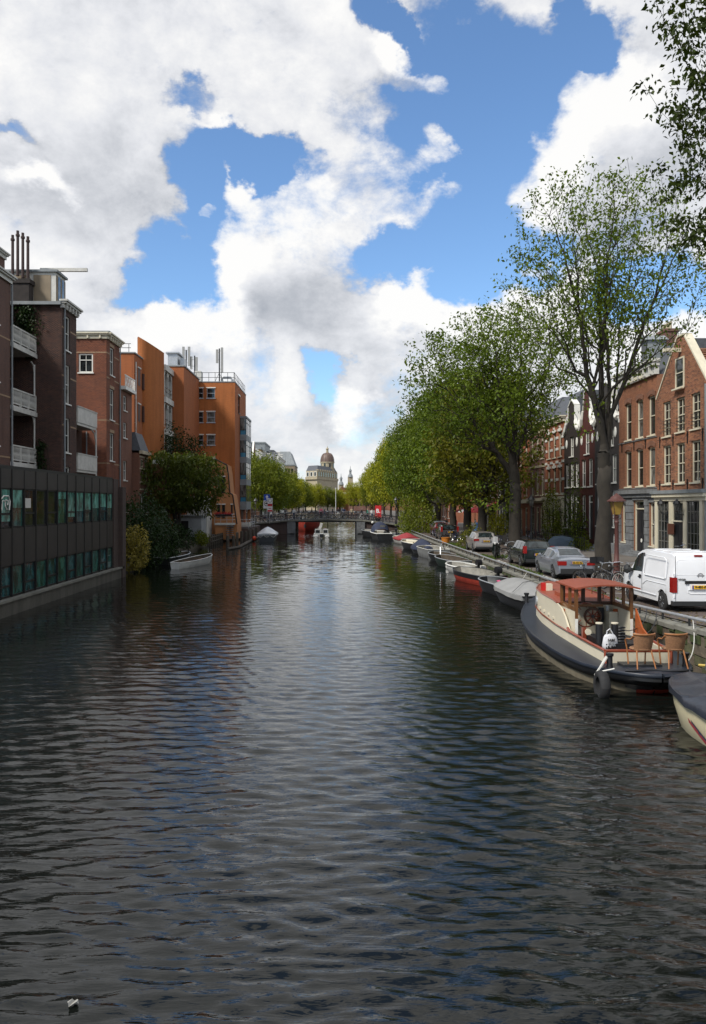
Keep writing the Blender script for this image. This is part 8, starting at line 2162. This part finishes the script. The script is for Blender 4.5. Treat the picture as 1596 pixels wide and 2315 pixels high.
# ================================================================== PEOPLE
SKIN = mat('skin', (.42, .24, .16), .55, .08, 6)
HAIRS = [mat('hair_dark', (.02, .014, .01), .6), mat('hair_brown', (.08, .045, .02), .6), mat('hair_blond', (.30, .2, .08), .6), mat('hair_grey', (.3, .29, .28), .6)]
CLOTH = {k: mat('cloth_' + k, c, .8, .15, 6, bump=.3, bscale=14) for k, c in dict(black=(.015, .015, .017), navy=(.02, .03, .075), grey=(.12, .12, .125), white=(.62, .62, .6), red=(.40, .03, .03), pink=(.62, .14, .2), blue=(.06, .19, .48), olive=(.08, .075, .035), beige=(.36, .29, .19), jeans=(.05, .075, .14), green=(.05, .2, .15), brown=(.09, .05, .03), mauve=(.22, .2, .36)).items()}
def body_mesh(name, pose):
    """One continuous skinned figure, about 1.75 m, facing +y."""
    V, E, R, B = [], [], [], []
    def add(p, r, parent=None, bone='torso'):
        V.append(p); R.append(r); B.append(bone)
        if parent is not None: E.append((parent, len(V) - 1))
        return len(V) - 1
    sit = pose in ('sit', 'pedal')
    pel_z = .95 if not sit else .12
    tl = .04 if pose == 'walk' else (.12 if sit else .01)
    pel = add((0, 0, pel_z), (.155, .115), None, 'hip')
    wa = add((0, tl * .3, pel_z + .16), (.135, .10), pel)
    ch = add((0, tl * .8, pel_z + .36), (.165, .115), wa)
    nb_ = add((0, tl, pel_z + .52), (.075, .065), ch)
    nk = add((0, tl + .01, pel_z + .57), (.055, .055), nb_, 'head')
    hd_ = add((0, tl + .03, pel_z + .66), (.082, .095), nk, 'head')
    top = add((0, tl + .02, pel_z + .755), (.072, .082), hd_, 'hair')
    step = {'walk': .26, 'walk2': -.2}.get(pose, 0.0)
    for s in (-1, 1):
        hp = add((s * .095, 0, pel_z - .06), (.095, .095), pel, 'leg')
        if sit:
            kn = add((s * .13, .46, pel_z + .02), (.062, .062), hp, 'leg'); an = add((s * .13, .62 if pose == 'pedal' else .5, pel_z - .34), (.042, .042), kn, 'leg'); to = add((s * .13, .78, pel_z - .36), (.04, .03), an, 'shoe')
        else:
            st_ = step * s
            kn = add((s * .10, st_ * .55 + .03, .50), (.062, .064), hp, 'leg'); an = add((s * .10, st_ - (.08 if st_ < 0 else 0), .095 + (.06 if st_ < 0 else 0)), (.042, .045), kn, 'leg')
            hl = add((s * .10, st_ - .02, .05), (.042, .04), an, 'shoe'); to = add((s * .115, st_ + .15, .035), (.042, .026), hl, 'shoe')
        sh = add((s * .19, tl * .9, pel_z + .46), (.062, .062), ch, 'arm')
        if pose == 'lean':
            el = add((s * .27, .16, pel_z + .24), (.044, .044), sh, 'arm'); wr = add((s * .2, .36, pel_z + .16), (.032, .032), el, 'arm'); ha = add((s * .17, .45, pel_z + .15), (.035, .022), wr, 'hand')
        elif sit:
            el = add((s * .26, .12, pel_z + .22), (.044, .044), sh, 'arm'); wr = add((s * .2, .34, pel_z + .16), (.032, .032), el, 'arm'); ha = add((s * .19, .43, pel_z + .15), (.035, .022), wr, 'hand')
        else:
            sw = -step * s * .7
            el = add((s * .25, sw * .4 - .02, pel_z + .20), (.044, .044), sh, 'arm'); wr = add((s * .265, sw + .06, pel_z - .05), (.032, .032), el, 'arm'); ha = add((s * .26, sw + .09, pel_z - .14), (.024, .038), wr, 'hand')
        for fi, (fx, fl_) in enumerate(((-.026, .075), (-.009, .085), (.009, .08), (.026, .062))):
            base = V[ha]
            d = (0, .02, -fl_) if not (sit or pose == 'lean') else (fx * .2, fl_, -.015)
            o_ = (0, fx, -.02) if not (sit or pose == 'lean') else (fx, .02, 0)
            add((base[0] + o_[0] + d[0], base[1] + o_[1] + d[1], base[2] + o_[2] + d[2]), (.009, .009), ha, 'hand')
        base = V[ha]; add((base[0] - s * .03, base[1] + .045, base[2] - .02), (.010, .010), ha, 'hand')
    nose = add((0, V[hd_][1] + .105, V[hd_][2] + .0), (.014, .018), hd_, 'head')
    me = bpy.data.meshes.new(name); me.from_pydata(V, E, [])
    o = bpy.data.objects.new(name, me); COL.objects.link(o)
    md = o.modifiers.new('skin', 'SKIN'); md.use_smooth_shade = True
    for i, sv in enumerate(me.skin_vertices[0].data):
        sv.radius = R[i]; sv.use_root = (i == 0)
    o.modifiers.new('smooth', 'SUBSURF').levels = 1
    dg = bpy.context.evaluated_depsgraph_get(); dg.update()
    out = bpy.data.meshes.new_from_object(o.evaluated_get(dg))
    bpy.data.objects.remove(o); bpy.data.meshes.remove(me)
    out.name = name
    idx = {'head': 0, 'hand': 0, 'hair': 1, 'torso': 2, 'arm': 2, 'hip': 3, 'leg': 3, 'shoe': 4}
    seg = [(np.array(V[a]), np.array(V[c]), B[c], B[a]) for a, c in E]
    out.materials.clear()
    for m in (SKIN, HAIRS[0], CLOTH['black'], CLOTH['jeans'], CLOTH['black']): out.materials.append(m)
    mi = []
    hz = V[hd_]
    for p in out.polygons:
        c = np.array(p.center); best = 9; bb = 'torso'
        for a, d, bc, ba in seg:
            ab = d - a; t = np.clip(np.dot(c - a, ab) / max(1e-9, np.dot(ab, ab)), 0, 1); dd = np.linalg.norm(c - a - t * ab)
            if dd < best: best = dd; bb = bc if t > .35 else ba
        if bb in ('head', 'hair'):
            bb = 'hair' if (c[2] > hz[2] + .055 or (c[1] < hz[1] - .015 and c[2] > hz[2] - .06)) else 'head'
        if bb == 'hip' and c[2] > pel_z + .07: bb = 'torso'
        mi.append(idx[bb])
    out.polygons.foreach_set('material_index', mi)
    return out
POSES = {p: body_mesh('person_body', p) for p in ('stand', 'walk', 'walk2', 'lean', 'sit', 'pedal')}
def person(label, x, y, z, rz, pose, top, legs, hair=0, group=None, scale=1.0):
    o = bpy.data.objects.new('person', POSES[pose]); COL.objects.link(o)
    o.location = (x, y, z); o.rotation_euler = (0, 0, rz); o.scale = (scale,) * 3
    for i, m in ((1, HAIRS[hair]), (2, CLOTH[top]), (3, CLOTH[legs])):
        o.material_slots[i].link = 'OBJECT'; o.material_slots[i].material = m
    return tag(o, label, 'person', group)
G_P = 'people on the far bridge'
pp = [(613, 'walk', 'white', 'jeans', 2, 'person in a pale top walking behind a stroller at the left end of the bridge', -90), (646, 'lean', 'grey', 'black', 0, 'person in grey leaning at the left part of the bridge railing', 180), (665, 'stand', 'white', 'jeans', 1, 'person in white on the bridge above the left pier', 170), (686, 'walk', 'olive', 'beige', 1, 'person in olive walking on the bridge left of the pink one', 90),
      (705, 'walk2', 'black', 'beige', 0, 'person in black crossing the bridge beside the pink one', 90), (726, 'stand', 'pink', 'black', 1, 'person in a pink top standing mid-bridge', 175), (733, 'walk', 'grey', 'jeans', 3, 'person in grey walking just right of the pink one', -90), (752, 'walk2', 'black', 'jeans', 0, 'person in black with jeans on the middle of the bridge', 90),
      (765, 'stand', 'black', 'white', 0, 'person in black top and white trousers by the flagpole', 180), (777, 'lean', 'navy', 'grey', 1, 'person in navy leaning on the railing right of the flagpole', 180), (795, 'stand', 'beige', 'grey', 3, 'person in beige standing above the right side of the opening', 180), (817, 'walk', 'black', 'white', 0, 'person in black with white trousers near the right pier', -90), (831, 'walk2', 'green', 'black', 2, 'person in a sea-green top past the right pier', 90), (841, 'stand', 'white', 'jeans', 1, 'person in a white shirt near the red sign on the bridge', 185)]
for (px, pose, a, c, hr, lab, rot) in pp:
    yy = BY + (1.2 if pose in ('lean', 'stand') else 2.4); x = XY(px, yy)
    person(lab, x, yy, deck_z(x) - .02, radians(rot), pose, a, c, hr, G_P)
# wheeled stroller / pram at the left end
pr = thing('pram', 'dark pram pushed by the pale-topped person at the left end of the bridge', 'pram', (XY(600, BY + 2.4), BY + 2.4, deck_z(XY(600, BY + 2.4))), radians(90))
b = MB(); b.grid([[(.25 * cos(a), q, .75 - .3 * sin(a)) for a in np.linspace(0, pi, 7)] for q in (-.4, .4)]); b.tube([(-.2, -.4, .7), (-.2, -.75, 1.05), (.2, -.75, 1.05), (.2, -.4, .7)], .02, 5); b.tube([(-.25, .35, .15), (0, 0, .5), (.25, -.35, .15)], .02, 4); b.build('basket', CLOTH['navy'], pr)
for sx in (-.27, .27):
    for yy in (-.35, .35): b = MB(); b.lathe([(.06, -.02), (.15, -.02), (.15, .02), (.06, .02)], 12, (yy, .15), 'x'); b.build('wheel', M_TYRE, pr, T(sx, 0, 0))
# pedal boat riders
person('left rider on the pedal boat, in black with dark hair', px_ - .5, py_ - .85, .50, 0, 'pedal', 'black', 'jeans', 0, 'riders on the pedal boat'); person('right rider on the pedal boat, in a mauve-blue top', px_ + .5, py_ - .85, .50, 0, 'pedal', 'mauve', 'jeans', 1, 'riders on the pedal boat')
# walker in the blue cape
wk = person('person in a long sky-blue rain cape walking away along the quay street', 13.0, 71.5, road_z(71), radians(8), 'walk', 'blue', 'navy', 1)
b = MB(); rr_ = []
for z, w, d in ((.62, .40, .27), (.8, .38, .25), (1.1, .31, .21), (1.38, .25, .16), (1.47, .16, .12), (1.56, .085, .085)):
    rr_.append([(w * cos(a) * (1 + .05 * sin(6 * a)), .01 + d * sin(a) * (1 + .07 * sin(5 * a)), z) for a in np.linspace(0, 2 * pi, 19)[:-1]])
b.grid(rr_, True); b.build('rain_cape', CLOTH['blue'], wk, None, 70)
b = MB(); b.ball((0, .04, 1.64), .125, 10, 1.15); b.build('hood', CLOTH['blue'], wk, None, 70)
for (x, y, pose, a, c, hr, lab, rot) in ((14.2, 92, 'stand', 'red', 'black', 0, 'person in red by the café front beyond the quay trees', 120), (13.4, 95, 'walk', 'black', 'jeans', 1, 'person in black on the street beyond the quay trees', 180), (15.8, 88, 'stand', 'white', 'jeans', 2, 'person in white on the right pavement far down', 90), (14.8, 99, 'walk2', 'grey', 'black', 3, 'person in grey walking toward the bridge on the right', 0)):
    person(lab, x, y, road_z(y) + (.13 if x > 15.2 else 0), radians(rot), pose, a, c, hr, 'people on the right-hand street')
# ================================================================== STREET FURNITURE
M_LRED = mat('lamp_post_red', (.085, .028, .022), .6, .15, 4, dirt=.3)
M_LGLASS = mat('amber_lantern_glass', (.30, .19, .04), .35, .08, 4)
lp = thing('street_lamp', 'old dark red street lamp with an amber four-sided lantern', 'street lamp', (XY(1394, 33.0), 33.0, road_z(33)))
b = MB(); b.lathe([(.20, 0), (.20, .25), (.15, .32), (.14, .9), (.17, .95), (.11, 1.02), (.095, 1.4), (.085, 2.6), (.11, 2.65), (.075, 2.72), (.07, 2.85), (.10, 2.9), (.05, 2.98)], 10); b.build('post', M_LRED, lp, None, 50)
for a in range(4):
    b = MB(); q = a * pi / 2 + pi / 4; b.tube([(.06 * cos(q), .06 * sin(q), 2.75), (.2 * cos(q), .2 * sin(q), 2.85), (.22 * cos(q), .22 * sin(q), 3.0)], .014, 5); b.build('bracket', M_LRED, lp)
def frust(mb, z0, r0, z1, r1): mb.grid([[(r * cos(pi / 4 + k * pi / 2), r * sin(pi / 4 + k * pi / 2), z) for k in range(4)] for r, z in ((r0, z0), (r1, z1))], True)
b = MB(); frust(b, 2.98, .17, 3.52, .31); b.poly([(.17 * cos(pi / 4 + k * pi / 2), .17 * sin(pi / 4 + k * pi / 2), 2.98) for k in range(4)]); b.build('lantern_glass', M_LGLASS, lp)
b = MB()
for k in range(4):
    q = pi / 4 + k * pi / 2; b.tube([(.175 * cos(q), .175 * sin(q), 2.97), (.32 * cos(q), .32 * sin(q), 3.53)], .015, 4)
b.build('lantern_frame', M_LRED, lp)
b = MB(); b.lathe([(.40, 3.53), (.40, 3.57), (.26, 3.66), (.24, 3.72), (.12, 3.80), (.05, 3.86), (.001, 3.9)], 12); b.build('lantern_cap', M_LRED, lp, None, 50)
def old_lamp(x, y, z, lab, grp='far street lamps'):
    t = thing('street_lamp', lab, 'street lamp', (x, y, z), 0, grp)
    b = MB(); b.lathe([(.16, 0), (.12, .9), (.07, 1.1), (.055, 3.1), (.09, 3.15)], 8); b.build('post', M_BLACK, t)
    b = MB(); frust(b, 3.2, .15, 3.7, .27); b.build('lantern_glass', M_CURT, t); b = MB(); b.lathe([(.33, 3.7), (.2, 3.9), (.06, 4.05), (.02, 4.15)], 8); b.build('lantern_cap', M_BLACK, t)
old_lamp(XY(895, 108), 108.0, road_z(106), 'black lantern lamp at the right end of the bridge'); old_lamp(XY(577, 116), 116.5, 1.12, 'black lantern lamp at the left end of the bridge')
old_lamp(15.6, 62, road_z(62) + .12, 'black lantern lamp on the pavement beyond the second tree')
for y, lab in ((Y0_ := 45.6, 'left wall lantern on the cream shop front'), (43.45, 'right wall lantern on the cream shop front')):
    t = thing('wall_lamp', lab, 'wall lamp', (FX - .2, y, 4.05), -pi / 2, 'wall lanterns on the cream shop front')
    b = MB(); b.tube([(0, 0, -.35), (0, -.35, -.3), (0, -.42, -.12)], .025, 5); b.build('bracket', M_BLACK, t)
    b = MB(); M_ = b; frust(M_, -.1, .1, .28, .19); M_.build('lantern_glass', M_CURT, t, T(0, -.42, 0))
    b = MB(); b.lathe([(.23, .28), (.16, .42), (.05, .5), (.02, .58)], 8); b.build('lantern_cap', M_BLACK, t, T(0, -.42, 0))
    b = MB(); 
    for k in range(4): q = pi / 4 + k * pi / 2; b.tube([(.1 * cos(q), .1 * sin(q), -.1), (.19 * cos(q), .19 * sin(q), .28)], .012, 4)
    b.build('lantern_frame', M_BLACK, t, T(0, -.42, 0))
# traffic signs at the left end of the bridge
M_BLUE = mat('sign_blue', (.015, .07, .42), .45, .03, 2); M_SRED = mat('sign_red', (.50, .015, .02), .45, .03, 2); M_SWH = mat('sign_white', (.74, .74, .74), .45, .03, 2)
sy = BY - .6
def sgn(px, py): return (XY(px, sy), ZY(py, sy))
ps = thing('traffic_sign', 'sign post with blue arrow above a white plate with a ringed car', 'traffic sign', (XY(603.5, sy), sy, deck_z(XY(603.5, sy)) - .2))
zb = ps.location.z
b = MB(); b.tube([(0, .03, 0), (0, .03, ZY(1118, sy) - zb)], .035, 6); b.build('post', M_GREYMETAL, ps)
h = 14 / F * sy / 2
def plate(th, cx, cz, w, hh, m, nm, y=0): return bar(th, nm, m, (cx - w / 2, cx + w / 2, y - .02, y, cz - hh / 2, cz + hh / 2))
z1_ = ZY(1124.5, sy) - zb
pl_ = plate(ps, 0, z1_, .9, .9, M_BLUE, 'blue_arrow_sign'); b = MB(); b.prism([(-.08, -.32), (.08, -.32), (.08, .02), (.24, .02), (0, .34), (-.24, .02), (-.08, .02)], 'y', -.026, -.021); b.build('arrow', M_SWH, pl_, T(0, 0, z1_))
plate(ps, 0, z1_ - .63, .9, .3, M_SWH, 'under_plate')
z2_ = ZY(1139, sy) - zb
def ring(th, x, z, r, m): 
    b = MB(); n = 24
    b.grid([[(x + r_ * cos(2 * pi * k / n), -.026, z + r_ * sin(2 * pi * k / n)) for r_ in (r * .8, r)] for k in range(n + 1)]); return b.build('ring', m, th)
p2 = plate(ps, -.05, z2_ - .1, .95, 1.15, M_SWH, 'car_ban_plate', -.021 + .02); ring(p2, -.05, z2_ + .05, .38, M_BLACK); bar(p2, 'car_symbol', M_BLACK, (-.27, .17, -.026, -.022, z2_ - .03, z2_ + .08), (-.19, .09, -.0265, -.0225, z2_ + .08, z2_ + .18))
ps2 = thing('traffic_sign', 'post with a white and red plate right beside the blue arrow sign', 'traffic sign', (XY(609, sy - .3), sy - .3, zb)); b = MB(); b.tube([(0, .03, 0), (0, .03, ZY(1130, sy) - zb)], .03, 6); b.build('post', M_GREYMETAL, ps2)
z3_ = ZY(1133, sy) - zb; p3 = plate(ps2, .1, z3_, .7, .85, M_SWH, 'ring_plate'); ring(p3, .1, z3_ + .08, .26, M_DKMETAL)
z4_ = ZY(1148, sy) - zb; p4 = plate(ps2, .08, z4_, .72, 1.2, M_SWH, 'red_white_plate', -.0); bar(p4, 'red_field', M_SRED, (.08 - .33, .08 + .33, -.026, -.021, z4_ + .22, z4_ + .56)); bar(p4, 'red_strip', M_SRED, (.08 - .33, .08 + .33, -.026, -.021, z4_ - .56, z4_ - .3)); bar(p4, 'text_bar', M_SRED, (.08 - .2, .08 + .2, -.027, -.022, z4_ - .12, z4_ - .02))
x = XY(855, BY + .9); rs = thing('advertising_sign', 'red advertising board with white letters standing on the right of the bridge', 'sign', (x, BY + .9, deck_z(x)), radians(-12)); bar(rs, 'board', M_SRED, (-.45, .45, -.03, .03, .5, 2.3)); lettering('B.', .8, M_SWH, rs, T(0, -.035, 1.5) @ RX90, .02); bar(rs, 'stand', M_BLACK, (-.3, .3, -.2, .2, 0, .5))
fp = thing('flagpole', 'bare white flagpole on the bridge', 'flagpole', (XY(759, BY + 5), BY + 5, deck_z(0)), 0); b = MB(); b.tube([(0, 0, 0), (0, 0, ZY(1104, BY + 5) - deck_z(0))], [.05, .03], 6); b.build('pole', M_SWH, fp); b = MB(); b.ball((0, 0, ZY(1104, BY + 5) - deck_z(0)), .09, 6); b.build('finial', M_SWH, fp)
# bench, covered bike, planters, orange tub, café awning
cv = thing('covered_cargo_bike', 'blue-grey tarpaulin cover over something parked on the pavement behind the estate car', 'covered bike', (16.9, 58.0, road_z(58) + .12), radians(60)); cv.scale = (.85, .85, .8)
b = MB(); rr_ = [[(w * s, yv, hh * (1 - .25 * abs(s) ** 3) if abs(s) < 1 else .05) for s in (-1, -.98, -.5, 0, .5, .98, 1)] for yv, w, hh in ((-1.2, .35, .8), (-1.0, .42, 1.05), (0, .45, 1.25), (.8, .42, 1.15), (1.2, .3, .75))]
st = b.grid(rr_); b.face([st[0] + k for k in range(7)]); b.face([st[-1] + k for k in range(6, -1, -1)]); b.build('cover', mat('blue_grey_cover', (.06, .09, .125), .7, .12, 2, bump=.4, bscale=5), cv, None, 60)
ot = thing('orange_tub', 'orange plastic tub by the quay rail near the brown estate', 'tub', (9.75, 69.0, road_z(69))); b = MB(); b.lathe([(.34, 0), (.40, .45), (.43, .46), (.43, .5), (.36, .5), (.32, .06), (.001, .05)], 14); b.build('tub_body', mat('orange_plastic', (.48, .17, .02), .5, .08, 4), ot, None, 50); b = MB(); b.tube([(-.4, 0, .48), (0, .02, .66), (.4, 0, .48)], .015, 4); b.build('handle', M_DKMETAL, ot)
bn = thing('bench', 'dark slatted bench against the white stuccoed house front', 'bench', (18.7, 82.4, road_z(82) + .12), -pi / 2)
for k in range(3): bar(bn, 'seat_slat', M_DKMETAL, (-1, 1, -.3 + .17 * k, -.16 + .17 * k, .43, .47))
for k in range(2): bar(bn, 'back_slat', M_DKMETAL, (-1, 1, .2, .24, .6 + .2 * k, .74 + .2 * k))
for sx in (-.85, .85): bar(bn, 'bench_end', M_DKMETAL, (sx - .03, sx + .03, -.3, .24, 0, .43), )
for (y, c, lab) in ((97.5, M_SRED, 'red café awning on the brown house before the bridge'), (103.0, mat('orange_canvas', (.5, .13, .02), .7), 'orange café awning on the pale corner house by the bridge')):
    t = thing('awning', lab, 'awning', (FX, y, 4.1), -pi / 2); b = MB(); b.grid([[(-2.2, 0, .4), (2.2, 0, .4)], [(-2.2, -1.7, -.3), (2.2, -1.7, -.3)], [(-2.2, -1.7, -.6), (2.2, -1.7, -.6)]]); b.build('canvas', c, t); b = MB(); b.tube([(-2.2, 0, 0), (-2.2, -1.65, -.32)], .03, 4); b.tube([(2.2, 0, 0), (2.2, -1.65, -.32)], .03, 4); b.build('awning_arm', M_DKMETAL, t)
for i in range(3):
    t = thing('parasol', ('nearest red', 'white middle', 'farthest red')[i] + ' café parasol on the pavement far down the right bank', 'parasol', (16.3, 91 + 3.4 * i, road_z(92) + .12), 0, 'café parasols'); b = MB(); b.lathe([(1.5, 2.3), (1.45, 2.42), (.1, 2.95), (.02, 3.0)], 8); b.build('canopy', M_SRED if i != 1 else M_SWH, t); b = MB(); b.tube([(0, 0, 0), (0, 0, 2.9)], .03, 5); b.build('pole', M_DKMETAL, t)
fr_ = thing('stoop_railing', 'black iron railing along the stoops of the dark gabled houses', 'railing', (17.6, 0, 0)); b = MB()
for z in (1.35, 1.9): b.tube([(0, 55, z), (0, 66.5, z)], .025, 4)
b.build('rail', M_BLACK, fr_); q = MB(); q.box(-.02, .02, -.02, .02, .9, 2.0); qm = q.mesh('baluster', M_BLACK)
for k in range(22): link('baluster', qm, fr_, T(0, 55 + k * .547, 0))
st_ = bpy.data.objects.get('stone_lintel')

# fallen leaves along the quay and street, a bin, mooring ropes
vs, fs = [], []
r = np.random.default_rng(12)
for i in range(5200):
    y = 16 + 84 * r.random() ** 1.5; x = r.choice([9.25 + abs(r.normal(0, .5)), 12.2 + r.normal(0, .9), 14.9 - abs(r.normal(0, .25)), 9.6 + 5.5 * r.random()])
    if x > 15: continue
    z = (cop_z(y) if x < 9.5 else road_z(y)) + .015; a = r.random() * 6.28; s = .035 + .04 * r.random()
    b0 = len(vs); vs += [(x + s * cos(a), y + s * sin(a), z), (x + s * .5 * cos(a + 2), y + s * .5 * sin(a + 2), z + .02), (x - s * cos(a), y - s * sin(a), z + .005), (x + s * .5 * cos(a - 2), y + s * .5 * sin(a - 2), z + .015)]; fs.append((b0, b0 + 1, b0 + 2, b0 + 3))
tag(link('leaf_litter', fast_mesh('leaf_litter', np.array(vs), np.array(fs), leaf_mat('dry_leaves', (.09, .055, .02), (.16, .11, .03), (.22, .17, .05), .1))), kind='stuff')
for i, (bo_, lab) in enumerate(((b1, 'mooring rope from the grey covered boat to the quay rail'), (b2, 'mooring rope from the black rowboat to the quay rail'), (b3, 'mooring rope from the red-striped sloop to the quay rail'), (b4, 'mooring rope from the white dinghy to the quay rail'), (b5, 'mooring rope from the dark green boat to the quay rail'), (b7, 'mooring rope from the aluminium boat to the quay rail'))):
    x, y = bo_.location.x, bo_.location.y
    b = MB(); P = [Vector((x + .5, y - 1.2, .6)), Vector(((x + 9.2) / 2 + .3, y - .8, .62)), Vector((9.2, y - .3, cop_z(y) + .22))]
    b.tube([tuple((1 - s) ** 2 * P[0] + 2 * s * (1 - s) * P[1] + s * s * P[2]) for s in np.linspace(0, 1, 7)], .016, 4); tag(b.build('mooring_rope', M_OFFW if i % 2 else M_DKMETAL), lab, 'rope')
ww_ = MB()
for k in range(60):
    y = 14 + k * .75; ww_.box(QX - .03, QX + .02, y, y + .25 + .4 * random.random(), cop_z(y) - .16 - .3 * random.random(), cop_z(y) - .13)
tag(ww_.build('moss', mat('moss', (.045, .06, .018), .95, .4, 6, bump=.6, bscale=20)), kind='stuff')
